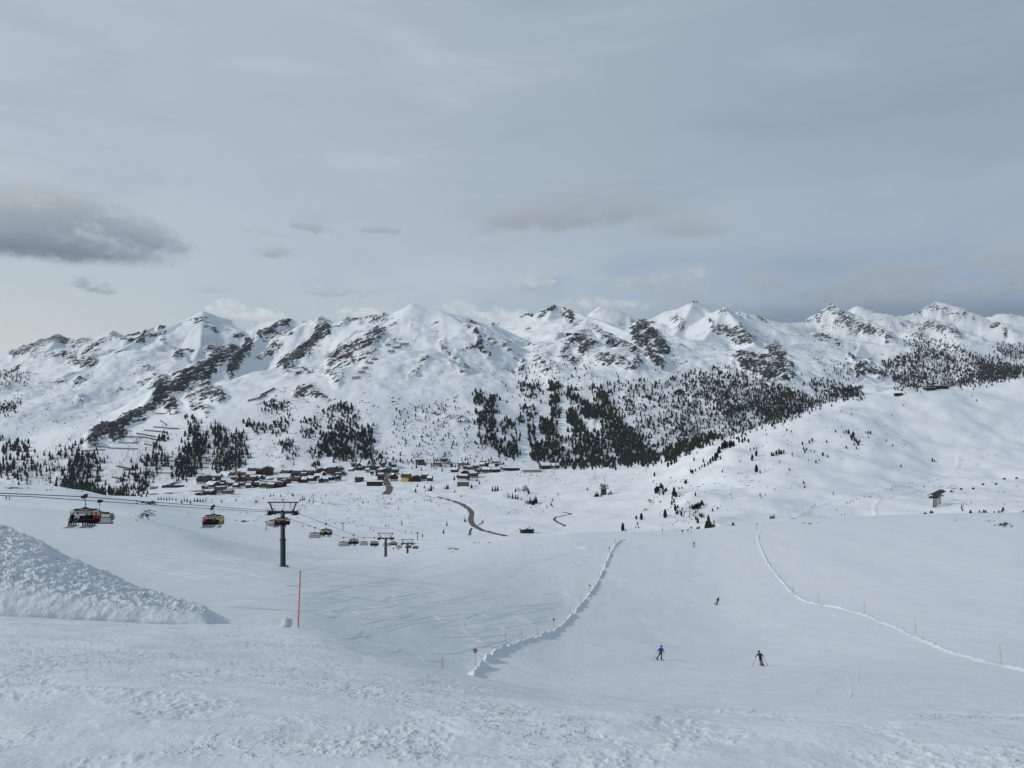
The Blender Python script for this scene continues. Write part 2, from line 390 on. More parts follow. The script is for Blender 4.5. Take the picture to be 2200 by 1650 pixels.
# ------------------------------------------------------------------ mountains: ridges with falling flanks, joined by the higher one
# each: [(pixel x, pixel y, depth)...], slope at the crest, slope far out, reach of the steep part
RIDGES = [
    # main peak and its arms
    ([(700, 800, 3050), (726, 748, 3350), (775, 716, 3550), (830, 686, 3720), (885, 655, 3800), (940, 664, 3780), (985, 685, 3720),
      (1020, 710, 3620), (1040, 738, 3500), (1056, 775, 3330), (1072, 815, 3100)], .62, .27, 420),
    ([(885, 655, 3800), (880, 730, 3450), (868, 800, 3150), (850, 860, 2850)], .34, .25, 300),
    # crest towards the left peak
    ([(885, 655, 3800), (850, 700, 4000), (770, 718, 4250), (715, 700, 4150), (690, 678, 4100), (655, 690, 4150), (620, 686, 4200), (560, 694, 4300),
      (500, 690, 4300), (465, 680, 4250), (436, 671, 4200), (400, 686, 4150), (350, 705, 4000), (283, 735, 3800), (203, 786, 3500),
      (140, 812, 3350), (0, 842, 3200), (-250, 900, 3000)], .66, .27, 400),
    ([(436, 671, 4200), (430, 740, 3800), (410, 790, 3500)], .5, .3, 250),
    ([(690, 678, 4100), (672, 712, 3850), (640, 752, 3600), (608, 788, 3400), (560, 830, 3050)], .75, .30, 300),
    ([(620, 684, 4150), (590, 700, 3980), (545, 735, 3620), (462, 766, 3300), (415, 797, 3130), (345, 823, 2980), (310, 868, 2780),
      (262, 905, 2640), (215, 925, 2560), (178, 957, 2480)], .78, .28, 330),
    ([(760, 870, 2700), (700, 852, 2760), (650, 848, 2720), (600, 872, 2640), (560, 900, 2560)], .42, .24, 250),
    ([(1000, 820, 3000), (960, 860, 2800), (900, 905, 2600), (860, 950, 2450)], .3, .22, 250),
    # far crags left
    ([(-250, 790, 6200), (-60, 760, 6400), (10, 752, 6500), (60, 742, 6500), (90, 727, 6500), (126, 720, 6500), (146, 728, 6450),
      (184, 727, 6400), (200, 742, 6400), (222, 724, 6400), (240, 710, 6400), (262, 726, 6300), (282, 729, 6200), (330, 730, 6100)],
     .8, .30, 420),
    ([(240, 710, 6400), (215, 760, 5700), (150, 800, 5200)], .6, .3, 350),
    ([(126, 720, 6500), (90, 770, 5700), (30, 800, 5200)], .6, .3, 350),
    # crags behind the saddles of the left crest
    ([(730, 690, 5200), (765, 684, 5200), (800, 682, 5200), (824, 676, 5200), (850, 690, 5200)], .8, .35, 300),
    # behind the pass
    ([(1005, 722, 4900), (1024, 706, 5000), (1045, 697, 5000), (1075, 694, 5000), (1110, 684, 5000), (1150, 674, 5000), (1190, 655, 5000),
      (1210, 664, 5000), (1226, 668, 4950), (1246, 672, 4800)], .85, .30, 420),
    ([(1190, 655, 5000), (1170, 700, 4700), (1130, 735, 4400)], .5, .3, 260),
    # knoll with the top station
    ([(1246, 674, 4800), (1262, 684, 4500), (1256, 700, 4200), (1240, 722, 3800), (1215, 735, 3650)], .30, .25, 300),
    ([(1256, 684, 4500), (1302, 693, 4250), (1352, 715, 3950), (1400, 754, 3700), (1424, 790, 3480), (1436, 830, 3250)], .62, .28, 330),
    ([(1240, 722, 3800), (1235, 770, 3450), (1245, 815, 3150), (1292, 855, 2880), (1335, 905, 2650), (1378, 950, 2480), (1412, 982, 2380)], .55, .34, 260),
    ([(1215, 735, 3650), (1150, 770, 3400), (1110, 820, 3050), (1080, 880, 2700)], .42, .28, 300),
    # white dome and crag behind it
    ([(1258, 690, 6500), (1288, 658, 6500), (1322, 664, 6500), (1352, 680, 6400), (1385, 697, 6300), (1420, 690, 6200)], .7, .3, 450),
    ([(1330, 705, 5400), (1365, 690, 5200), (1400, 706, 5000), (1418, 735, 4800), (1432, 762, 4600)], .95, .35, 260),
    # central right peaks
    ([(1370, 704, 6500), (1400, 682, 6600), (1445, 664, 6600), (1470, 660, 6600), (1490, 646, 6600), (1512, 662, 6500), (1530, 672, 6300),
      (1557, 660, 5800), (1575, 682, 5500), (1598, 706, 5200), (1620, 738, 4900)], .8, .30, 420),
    ([(1490, 646, 6600), (1470, 690, 6000), (1440, 730, 5400)], .6, .3, 300),
    ([(1557, 660, 5800), (1535, 700, 5400), (1500, 745, 4800)], .6, .3, 300),
    ([(1575, 684, 7200), (1588, 667, 7200), (1628, 678, 7200), (1668, 692, 7200), (1730, 693, 7600)], .6, .3, 450),
    # right peaks
    ([(1715, 700, 7600), (1745, 678, 7600), (1770, 662, 7600), (1785, 652, 7600), (1800, 664, 7500), (1825, 672, 7400), (1863, 686, 7200),
      (1897, 703, 7000), (1914, 724, 6800)], .95, .30, 420),
    ([(1815, 672, 8600), (1840, 657, 8600), (1863, 664, 8600), (1890, 677, 8600), (1924, 679, 8700), (1957, 676, 8800)], .6, .3, 500),
    ([(1950, 680, 9600), (1975, 668, 9600), (1998, 652, 9600), (2030, 646, 9600), (2058, 656, 9500), (2085, 673, 9400), (2120, 690, 9300),
      (2200, 700, 9300)], .85, .3, 600),
    ([(2100, 700, 14000), (2132, 684, 14000), (2153, 669, 14000), (2176, 666, 14000), (2200, 674, 14000), (2300, 660, 14000), (2500, 700, 14000)], .7, .3, 800),
    ([(2110, 715, 7600), (2140, 700, 7500), (2160, 694, 7500), (2180, 715, 7300)], 1.0, .4, 260),
    ([(1965, 705, 7600), (2000, 690, 7700), (2030, 700, 7500), (2060, 722, 7100)], .7, .32, 300),
    # high plateau and its rims on the right
    ([(1430, 800, 3700), (1500, 784, 3850), (1560, 764, 4050), (1612, 746, 4300), (1655, 752, 4250), (1690, 776, 4050), (1706, 810, 3800)], .5, .3, 220),
    ([(1655, 752, 4300), (1730, 735, 5200), (1800, 722, 5800), (1850, 735, 5500), (1900, 742, 5300), (1990, 745, 5400), (2060, 752, 5200),
      (2100, 768, 4800), (2150, 795, 4300), (2200, 822, 4000), (2350, 860, 3700)], .36, .26, 260),
    ([(1850, 736, 5500), (1838, 765, 4900), (1850, 790, 4500)], .6, .3, 180),
    ([(2060, 752, 5300), (2150, 735, 6200), (2250, 742, 6600)], .4, .25, 260),
    ([(1430, 800, 3700), (1480, 830, 3400), (1560, 860, 3150), (1640, 885, 2950)], .42, .3, 220),
]


def world_pt(px, py, d):
    return ((px - CX) / FPX * d, d, -(py - CY) / FPX * d)


far = R > 1750
i0 = int(np.argmax(far))
xs, ys = X[i0:], Y[i0:]
best = np.full(xs.shape, -1e9)
second = np.full(xs.shape, -1e9)
hs = best.copy()
bs, bd, bid = np.zeros_like(xs), np.zeros_like(xs), np.zeros_like(xs)
wx = xs + 45 * fbm(xs / 330, ys / 330, 3, 41)
wy = ys + 45 * fbm(xs / 330 + 50, ys / 330, 3, 47)
infr = slice(0, NC)
for ri, (pts, s1, s2, L) in enumerate(RIDGES):
    P = np.array([world_pt(*p) for p in pts])
    hv = np.full(xs.shape, -1e9)
    dv, sv = np.zeros_like(xs), np.zeros_like(xs)
    s0 = 0.0
    for a, b in zip(P[:-1], P[1:]):
        e = b - a
        l2 = e[0] ** 2 + e[1] ** 2
        # the warp fades at the crest so the skyline stays where it is
        t = np.clip(((xs - a[0]) * e[0] + (ys - a[1]) * e[1]) / l2, 0, 1)
        d0 = np.hypot(xs - a[0] - t * e[0], ys - a[1] - t * e[1])
        f = np.clip(d0 / 250, 0, 1)
        ux, uy = xs + (wx - xs) * f, ys + (wy - ys) * f
        t = np.clip(((ux - a[0]) * e[0] + (uy - a[1]) * e[1]) / l2, 0, 1)
        d = np.hypot(ux - a[0] - t * e[0], uy - a[1] - t * e[1])
        v = a[2] + t * e[2] - (s2 * d + (s1 - s2) * L * (1 - np.exp(-d / L)))
        up = v > hv
        hv = np.where(up, v, hv)
        dv = np.where(up, d, dv)
        sv = np.where(up, s0 + t * math.sqrt(l2), sv)
        s0 += math.sqrt(l2)
    kk = 26.0
    hs = np.where(hs < -1e8, hv, np.maximum(hs, hv) + np.maximum(kk - np.abs(hs - hv), 0) ** 2 / (4 * kk))
    up = hv > best
    second = np.where(up, best, np.maximum(second, hv))
    bs, bd, bid = np.where(up, sv, bs), np.where(up, dv, bd), np.where(up, ri, bid)
    best = np.where(up, hv, best)
sep_ = sstep(best - second, 0, 45)
crest = sstep(bd, 15, 220)
flute = ridged(bs / 120 + bid * 13.7, bd / 700 + bid * 3.3, 3, 61, 0.55)
rough = fbm(xs / 420, ys / 420, 5, 71, 0.52)
mz = hs + sep_ * crest * 15 * flute + (0.25 + 0.75 * crest) * 32 * rough * sstep(ys, 2200, 3200)
mz += 2.2 * ridged(xs / 75, ys / 75, 3, 77) * (0.2 + 0.8 * crest) * (0.5 + 0.5 * sstep(fbm(xs / 500, ys / 500, 2, 83), -0.3, 0.4))
mz += sstep(ys, 5500, 8000) * 22 * ridged(xs / 260, ys / 260, 3, 87) * (0.3 + 0.7 * crest)
lowz = Z[i0:]
lowz = lowz + sstep(ys, 2300, 3000) * 8 * fbm(xs / 260, ys / 260, 4, 90)
kk = 40.0
bl = sstep(RR[i0:], 1800, 2300)
mz = mz - (1 - sstep(RR[i0:], 1900, 2950)) * 190 - (1 - bl) * 300
# mountains stop at the hill in front of them
mixz = np.maximum(lowz, mz) + np.maximum(kk - np.abs(lowz - mz), 0) ** 2 / (4 * kk) * bl
hill_front = hillm[i0:]
Z[i0:] = np.where(hill_front > 0.3, lowz, mixz)
frame_cols = np.ones(NC, bool)
frame_cols[NCF:] = False
# away from the view the mountains fade to a level snow plain's rim
Z[:, NCF:] = np.where(R[:, None] > 2000, np.clip(Z[:, NCF:], -200, 250), Z[:, NCF:])

with np.errstate(divide='ignore', invalid='ignore'):
    PYV = CY - Z / Y * FPX                     # photograph row of every vertex in front of the lens
PYV[:, NCF:] = 9999

# ------------------------------------------------------------------ bare rock: strokes along the cliffs of the photograph
ROCKS = [  # (points, half width in pixels, strength)
    ([(622, 686), (598, 700), (575, 712), (555, 720)], 7, 1.0), ([(612, 690), (585, 710)], 9, .9),
    ([(700, 712), (680, 726), (660, 745), (636, 765), (612, 786)], 15, 1.15), ([(640, 770), (665, 752)], 9, .9),
    ([(655, 690), (690, 690), (705, 700)], 7, .45), ([(535, 738), (520, 760), (492, 800)], 13, 1.1), ([(505, 755), (475, 765)], 11, .9),
    ([(461, 766), (455, 790), (430, 800)], 17, .95), ([(430, 800), (400, 815), (375, 835), (350, 830)], 19, 1.05),
    ([(440, 810), (435, 845), (470, 850)], 14, .8), ([(350, 830), (345, 860), (370, 875)], 16, 1.0), ([(400, 840), (420, 870), (440, 880)], 13, .55),
    ([(335, 860), (315, 885), (290, 900)], 11, 1.0), ([(300, 890), (270, 910), (240, 925), (215, 932), (190, 950)], 11, 1.15),
    ([(270, 925), (235, 938)], 8, .9), ([(375, 768), (390, 762), (412, 758)], 6, .75), ([(445, 750), (470, 752), (490, 748)], 6, .6),
    ([(555, 770), (575, 755), (600, 745)], 9, .7), ([(570, 730), (600, 722), (625, 715)], 6, .6),
    ([(806, 715), (795, 738), (765, 750), (735, 765), (715, 775)], 14, .85), ([(800, 760), (770, 775), (740, 790), (715, 800)], 9, .5),
    ([(730, 745), (760, 735), (790, 725)], 10, .7), ([(760, 765), (735, 800), (720, 825)], 8, .4), ([(830, 738), (850, 728)], 6, .5),
    ([(640, 800), (660, 792), (680, 800)], 8, .5), ([(690, 800), (720, 812)], 6, .5),
    ([(1020, 712), (1030, 735), (1045, 765)], 7, .85), ([(985, 755), (1005, 748), (1030, 745)], 5, .7), ([(950, 740), (970, 765), (1000, 800)], 9, .42),
    ([(920, 770), (900, 790), (880, 805)], 7, .4), ([(1000, 700), (1020, 712)], 4, .5), ([(960, 760), (975, 785)], 7, .4),
    ([(1110, 683), (1130, 678), (1145, 676)], 5, .9), ([(1165, 672), (1180, 668), (1195, 658)], 6, 1.1), ([(1155, 680), (1168, 672)], 5, .8),
    ([(1222, 668), (1228, 680), (1220, 690)], 6, 1.0), ([(1060, 694), (1075, 692)], 4, .8), ([(1050, 735), (1085, 742), (1100, 755)], 9, .45),
    ([(1225, 735), (1240, 728), (1265, 740), (1255, 752)], 14, .85), ([(1240, 715), (1270, 705), (1285, 712)], 7, .6), ([(1215, 745), (1210, 765), (1235, 775)], 12, .55),
    ([(1298, 722), (1310, 727)], 6, .9), ([(1310, 735), (1345, 745), (1360, 752)], 11, .7), ([(1285, 770), (1320, 775), (1345, 780)], 9, .75),
    ([(1360, 760), (1375, 772), (1365, 785)], 10, .65), ([(1375, 735), (1400, 760), (1415, 785)], 13, .85), ([(1170, 760), (1150, 765), (1190, 790)], 9, .45),
    ([(1120, 780), (1118, 795)], 8, .6), ([(1165, 795), (1185, 800)], 8, .4), ([(1370, 700), (1390, 705), (1405, 730), (1425, 755)], 13, 1.1), ([(1362, 715), (1385, 735)], 10, 1.0),
    ([(1450, 685), (1470, 690), (1460, 705)], 7, .7), ([(1484, 650), (1496, 652)], 4, .8), ([(1548, 665), (1560, 672)], 5, .7),
    ([(1525, 690), (1545, 700), (1530, 710)], 6, .75), ([(1548, 705), (1575, 715), (1600, 725), (1612, 730)], 11, .9), ([(1560, 725), (1585, 730)], 9, .8),
    ([(1585, 700), (1605, 715)], 7, .6), ([(1665, 745), (1680, 750)], 6, .6), ([(1590, 678), (1625, 680), (1660, 692)], 4, .6),
    ([(1580, 770), (1620, 768), (1660, 765), (1690, 775)], 9, .95), ([(1600, 785), (1640, 795), (1680, 800), (1700, 810)], 13, .9), ([(1655, 752), (1680, 765), (1698, 790)], 11, .95),
    ([(1640, 810), (1670, 815), (1695, 818)], 8, 1.0), ([(1755, 722), (1785, 728), (1800, 735)], 6, .85), ([(1775, 665), (1745, 685), (1730, 692)], 6, .7),
    ([(1800, 675), (1830, 690), (1855, 705), (1890, 715)], 12, .75), ([(1840, 700), (1870, 715), (1905, 722)], 9, 1.05), ([(1785, 655), (1795, 662)], 4, .8),
    ([(1815, 690), (1790, 700)], 8, .6), ([(1830, 765), (1850, 785), (1870, 780)], 5, .9), ([(1840, 808), (1870, 800), (1900, 808)], 6, 1.1), ([(1835, 790), (1860, 785)], 5, .9),
    ([(1990, 668), (2000, 655), (2015, 662)], 7, .7), ([(2025, 660), (2045, 672), (2060, 680)], 8, .6), ([(2075, 675), (2100, 685)], 5, .8), ([(1960, 674), (1985, 668)], 4, .9),
    ([(1975, 705), (2000, 700), (2040, 708), (2060, 722)], 8, .8), ([(1960, 712), (1990, 725)], 8, .5), ([(2130, 702), (2150, 702), (2165, 715)], 7, 1.0), ([(1935, 697), (1950, 699)], 4, 1.0),
    ([(1480, 840), (1500, 850), (1540, 860), (1560, 880)], 12, .5), ([(1560, 880), (1600, 870)], 10, .5), ([(1790, 840), (1840, 842)], 6, .8),
    ([(30, 760), (60, 745), (90, 735), (125, 722), (150, 735)], 10, .9), ([(130, 735), (170, 735), (185, 728)], 8, .85), ([(60, 765), (110, 760), (150, 765)], 11, .42),
    ([(240, 714), (250, 725), (265, 735)], 7, .6), ([(225, 728), (210, 745), (180, 765)], 9, .5), ([(150, 775), (180, 785), (200, 775)], 9, .7), ([(270, 735), (310, 722), (345, 706)], 4, 1.0),
    ([(740, 692), (770, 686), (800, 683), (825, 678)], 6, .7), ([(400, 690), (430, 680), (450, 690)], 5, .35), ([(340, 715), (355, 735)], 6, .4),
    ([(290, 800), (310, 795), (335, 800)], 7, .4), ([(160, 820), (175, 812)], 5, .6), ([(170, 860), (185, 852)], 6, .5), ([(640, 845), (665, 840), (690, 850)], 10, .6),
    ([(1000, 905), (960, 900), (910, 890)], 8, .3), ([(1360, 985), (1345, 975)], 4, .3),
]
ROCK = np.zeros_like(Z)
colpx = np.arange(NCF)
rockwarp_x = 9 * fbm(X[i0:, :NCF] / 130, Y[i0:, :NCF] / 130, 3, 101)
rockwarp_y = 9 * fbm(X[i0:, :NCF] / 130, Y[i0:, :NCF] / 130 + 30, 3, 107)
pyf = PYV[i0:, :NCF] + rockwarp_y
pxf = np.repeat(px_in[None, :], NR - i0, axis=0) + rockwarp_x
RK = np.zeros_like(pyf)
for pts, hw, st in ROCKS:
    P = np.array(pts, float)
    x0, x1 = P[:, 0].min() - 3 * hw - 15, P[:, 0].max() + 3 * hw + 15
    c0, c1 = max(0, int((x0 - PX0) / (PX1 - PX0) * (NCF - 1))), min(NCF, int((x1 - PX0) / (PX1 - PX0) * (NCF - 1)) + 2)
    sx, sy = pxf[:, c0:c1], pyf[:, c0:c1]
    dmin = np.full(sx.shape, 1e9)
    for a, b in zip(P[:-1], P[1:]):
        e = b - a
        t = np.clip(((sx - a[0]) * e[0] + (sy - a[1]) * e[1]) / (e @ e + 1e-9), 0, 1)
        dmin = np.minimum(dmin, np.hypot(sx - a[0] - t * e[0], sy - a[1] - t * e[1]))
    RK[:, c0:c1] = np.maximum(RK[:, c0:c1], (st * 0.85 + 0.22) * sstep(dmin, hw * 1.6, hw * 0.4))
ROCK[i0:, :NCF] = RK
# crags: the rock itself is broken and steps out of the snow
bro = ridged(X[i0:] / 42, Y[i0:] / 42, 3, 111, 0.6) * 8 + ridged(X[i0:] / 120 + .3 * Z[i0:] / 40, Y[i0:] / 120, 2, 115) * 9
Z[i0:] += ROCK[i0:] * bro * (0.35 + 0.65 * np.clip(np.concatenate([bd[:, :NCF], bd[:, NCF:]], axis=1) / 120, 0, 1))
# a scatter of stones wherever the flanks are steep
gr_r = np.gradient(Z, R, axis=0)
SCAT = np.zeros_like(Z)
SCAT[i0:] = np.clip(0.74 * sstep(fbm(X[i0:] / 160, Y[i0:] / 160, 4, 121, 0.6), 0.15, 0.75) * sstep(np.abs(gr_r[i0:]), 0.28, 0.6), 0, 1)
SCAT *= sstep(RR, 2300, 2700)
ROCK = np.maximum(ROCK, SCAT)
with np.errstate(divide='ignore', invalid='ignore'):
    PYV = CY - Z / Y * FPX
PYV[:, NCF:] = 9999
ENV = np.minimum.accumulate(PYV, axis=0)        # what the lens can see, column by column


def hit(px, py, rmin=0.0):
    """first ground point behind a photograph pixel (beyond rmin metres)"""
    ci = (px - PX0) / (PX1 - PX0) * (NCF - 1)
    c = int(np.clip(round(ci), 0, NCF - 1))
    i = int(np.searchsorted(R, rmin)) if rmin else 0
    colv = PYV[i:, c]
    k = np.argmax(colv <= py)
    if colv[k] > py:
        k = int(np.argmin(colv))
    k = k + i
    r = R[k]
    if k > i and PYV[k - 1, c] > py > PYV[k, c]:
        f = (PYV[k - 1, c] - py) / (PYV[k - 1, c] - PYV[k, c])
        r = R[k - 1] + f * (R[k] - R[k - 1])
    th = math.atan((px - CX) / FPX)
    x, y = r * math.sin(th), r * math.cos(th)
    return Vector((x, y, ground(x, y)))


def ground(x, y):
    r = math.hypot(x, y)
    px = CX + FPX * x / max(y, 1e-6)
    ci = min(max((px - PX0) / (PX1 - PX0) * (NCF - 1), 0), NCF - 1.001)
    k = min(max(int(np.searchsorted(R, r)) - 1, 0), NR - 2)
    fr = (r - R[k]) / (R[k + 1] - R[k])
    c = int(ci)
    fc = ci - c
    return float((Z[k, c] * (1 - fc) + Z[k, c + 1] * fc) * (1 - fr) + (Z[k + 1, c] * (1 - fc) + Z[k + 1, c + 1] * fc) * fr)

# ------------------------------------------------------------------ materials
MATS = {}


def simple(name, col, rough=0.7, metal=0.0, var=0.15, scale=3.0, bump=0.0, spec=0.3):
    """plain painted / wooden / metal surface with a little uneven wear"""
    if name in MATS:
        return MATS[name]
    m = bpy.data.materials.new(name)
    m.use_nodes = True
    T = NT(m.node_tree)
    b = T.n('ShaderNodeBsdfPrincipled')
    co = T.n('ShaderNodeTexCoord').outputs['Object']
    n = T.noise(co, scale, 4, 0.6)
    c = T.mix(T.step(n, 0.3, 0.7), tuple(v * (1 - var) for v in col), tuple(min(1, v * (1 + var)) for v in col))
    T.put(b.inputs['Base Color'], c)
    b.inputs['Roughness'].default_value = rough
    b.inputs['Metallic'].default_value = metal
    b.inputs['Specular IOR Level'].default_value = spec
    if bump:
        bp = T.n('ShaderNodeBump')
        bp.inputs['Strength'].default_value = bump
        T.put(bp.inputs['Height'], n)
        T.t.links.new(bp.outputs[0], b.inputs['Normal'])
    o = T.n('ShaderNodeOutputMaterial')
    T.t.links.new(b.outputs[0], o.inputs[0])
    MATS[name] = m
    return m


SNOW = (0.815, 0.855, 0.89)
SHADED_SNOW = (0.725, 0.77, 0.81)              # coarse skied-on near snow, colour darkened to stand in for cloud shadow


def snow_mat(name, layers, tint=0.03, clods=0.0, streak=0.0, base=None):
    """layers: (noise size in metres, bump height in metres)"""
    m = bpy.data.materials.new(name)
    m.use_nodes = True
    T = NT(m.node_tree)
    b = T.n('ShaderNodeBsdfPrincipled')
    co = T.n('ShaderNodeTexCoord').outputs['Object']
    base = base or SNOW
    v = T.noise(co, 1 / 9.0, 3, 0.6)
    T.put(b.inputs['Base Color'], T.mix(v, tuple(c * (1 - tint) for c in base), tuple(min(.93, c * (1 + tint)) for c in base)))
    b.inputs['Roughness'].default_value = 0.62
    b.inputs['Specular IOR Level'].default_value = 0.25
    h = None
    for size, hgt in layers:
        t = T.m('MULTIPLY', T.noise(co, 1 / size, 4, 0.6), hgt)
        h = t if h is None else T.m('ADD', h, t)
    if clods:
        patch = T.step(T.noise(co, 0.33, 3, 0.55, 0.6), 0.5, 0.66)
        cl = T.m('MULTIPLY', T.step(T.noise(co, 9.0, 3, 0.65), 0.50, 0.72), T.m('MULTIPLY', patch, clods))
        h = T.m('ADD', h, cl)
    if streak:
        x, y, z = T.sep(co)
        wob = T.noise(co, 0.05, 3, 0.6)
        u = T.m('ADD', T.m('MULTIPLY', x, 1.6), T.m('MULTIPLY', wob, 14.0))
        st = T.noise(T.xyz(u, T.m('MULTIPLY', y, 0.09), 0.0), 1.0, 5, 0.62)
        h = T.m('ADD', h, T.m('MULTIPLY', st, T.m('MULTIPLY', T.step(y, 30.0, 75.0), streak)))
    bp = T.n('ShaderNodeBump')
    bp.inputs['Strength'].default_value = 1.0
    bp.inputs['Distance'].default_value = 1.0
    T.put(bp.inputs['Height'], h)
    T.t.links.new(bp.outputs[0], b.inputs['Normal'])
    o = T.n('ShaderNodeOutputMaterial')
    T.t.links.new(b.outputs[0], o.inputs[0])
    return m


def mountain_mat(name):
    m = bpy.data.materials.new(name)
    m.use_nodes = True
    T = NT(m.node_tree)
    b = T.n('ShaderNodeBsdfPrincipled')
    geo = T.n('ShaderNodeNewGeometry')
    pos = geo.outputs['Position']
    nx, ny, nz = T.sep(geo.outputs['Normal'])
    at = T.n('ShaderNodeAttribute')
    at.attribute_name = 'rock'
    rk = at.outputs['Fac']
    x, y, z = T.sep(pos)
    # snow lies in the dipping cracks of the beds: noise squeezed along a slanting direction
    tilt = T.xyz(T.m('MULTIPLY', T.m('ADD', x, T.m('MULTIPLY', z, -0.9)), 1.0), T.m('MULTIPLY', y, 0.35),
                 T.m('MULTIPLY', T.m('ADD', z, T.m('MULTIPLY', x, -0.35)), 1.6))
    n1 = T.noise(tilt, 1 / 28.0, 6, 0.68, 0.5)
    n2 = T.noise(pos, 1 / 14.0, 5, 0.72)
    f = T.m('ADD', rk, T.m('ADD', T.m('MULTIPLY', T.m('SUBTRACT', n1, 0.5), 3.4), T.m('MULTIPLY', T.m('SUBTRACT', n2, 0.5), 2.6)))
    f = T.m('ADD', f, T.m('MULTIPLY', T.m('SUBTRACT', 0.86, nz), 0.5))
    gate = T.step(rk, 0.08, 0.3)
    fac = T.m('MULTIPLY', T.step(f, 0.70, 0.90), gate)
    n3 = T.noise(pos, 1 / 60.0, 4, 0.6)
    rc = T.mix(T.step(n3, 0.3, 0.7), (0.036, 0.041, 0.048), (0.080, 0.084, 0.090))
    rc = T.mix(T.step(n2, 0.35, 0.75), rc, (0.045, 0.045, 0.048))
    v = T.noise(pos, 1 / 160.0, 4, 0.6)
    snow = T.mix(v, tuple(c * 0.96 for c in SNOW), tuple(min(.93, c * 1.02) for c in SNOW))
    T.put(b.inputs['Base Color'], T.mix(fac, snow, rc))
    b.inputs['Roughness'].default_value = 0.75
    b.inputs['Specular IOR Level'].default_value = 0.15
    h = T.m('ADD', T.m('MULTIPLY', T.noise(pos, 1 / 38.0, 4, 0.6), 2.5), T.m('MULTIPLY', T.m('MULTIPLY', n1, fac), 9.0))
    bp = T.n('ShaderNodeBump')
    bp.inputs['Strength'].default_value = 1.0
    bp.inputs['Distance'].default_value = 1.0
    T.put(bp.inputs['Height'], h)
    T.t.links.new(bp.outputs[0], b.inputs['Normal'])
    o = T.n('ShaderNodeOutputMaterial')
    T.t.links.new(b.outputs[0], o.inputs[0])
    return m


M_SLOPE = snow_mat('groomed_snow', [(0.10, 0.012), (0.6, 0.035), (3.0, 0.10), (14.0, 0.3)], clods=0.03, streak=0.05, base=SHADED_SNOW)
M_VALLEY = snow_mat('valley_snow', [(4.0, 0.25), (22.0, 1.2)])
M_HILL = snow_mat('hill_snow', [(5.0, 0.3), (30.0, 1.6)])
M_BANK = snow_mat('ploughed_snow', [(0.05, 0.012), (0.22, 0.05)], base=SHADED_SNOW)
M_MOUNT = mountain_mat('mountain_snow_and_rock')


# ------------------------------------------------------------------ object helpers
def link(o, parent=None):
    C.objects.link(o)
    if parent is not None:
        o.parent = parent
    return o


def tag(o, label=None, cat=None, group=None, kind=None):
    if label:
        o["label"] = label
    if cat:
        o["category"] = cat
    if group:
        o["group"] = group
    if kind:
        o["kind"] = kind
    return o


def mesh_np(name, verts, quads, mat, smooth=True):
    me = bpy.data.meshes.new(name)
    me.vertices.add(len(verts))
    me.vertices.foreach_set('co', np.asarray(verts, np.float32).ravel())
    quads = np.asarray(quads, np.int32)
    n, k = quads.shape
    me.loops.add(n * k)
    me.loops.foreach_set('vertex_index', quads.ravel())
    me.polygons.add(n)
    me.polygons.foreach_set('loop_start', np.arange(0, n * k, k, dtype=np.int32))
    me.polygons.foreach_set('loop_total', np.full(n, k, np.int32))
    me.polygons.foreach_set('use_smooth', np.full(n, smooth, bool))
    me.update(calc_edges=True)
    if mat is not None:
        me.materials.append(mat)
    return me


# ------------------------------------------------------------------ ground objects cut from the one grid
rr_i, cc_i = np.meshgrid(np.arange(NR - 1), np.arange(NC), indexing='ij')
c2 = (cc_i + 1) % NC
Q = np.stack([rr_i * NC + cc_i, rr_i * NC + c2, (rr_i + 1) * NC + c2, (rr_i + 1) * NC + cc_i], axis=-1).reshape(-1, 4)
rmid = np.repeat(R[:-1, None], NC, axis=1).ravel()
pmid = np.repeat(PXC[None, :], NR - 1, axis=0).ravel()
dip = np.repeat((rK[9])[None, :], NR - 1, axis=0).ravel()           # the fold behind the near crest
hill_b = np.interp(pmid, [1380, 1400, 1480, 2200], [0, 1750, 1800, 2000])
region = np.where(rmid < dip, 0, np.where((rmid < hill_b) & (pmid > 1385), 2, np.where(rmid < 2080, 1, 3)))
VV = np.stack([X, Y, Z], axis=-1).reshape(-1, 3)
RKV = ROCK.reshape(-1)
for rid, nm, mt in ((0, 'ski_slope', M_SLOPE), (1, 'valley_floor', M_VALLEY), (2, 'snowy_hill', M_HILL), (3, 'mountain_range', M_MOUNT)):
    q = Q[region == rid]
    used = np.unique(q)
    remap = np.zeros(len(VV), np.int64)
    remap[used] = np.arange(len(used))
    me = mesh_np(nm, VV[used], remap[q], mt)
    if rid == 3:
        a = me.attributes.new('rock', 'FLOAT', 'POINT')
        a.data.foreach_set('value', RKV[used].astype(np.float32))
    o = link(bpy.data.objects.new(nm, me))
    tag(o, kind='structure')

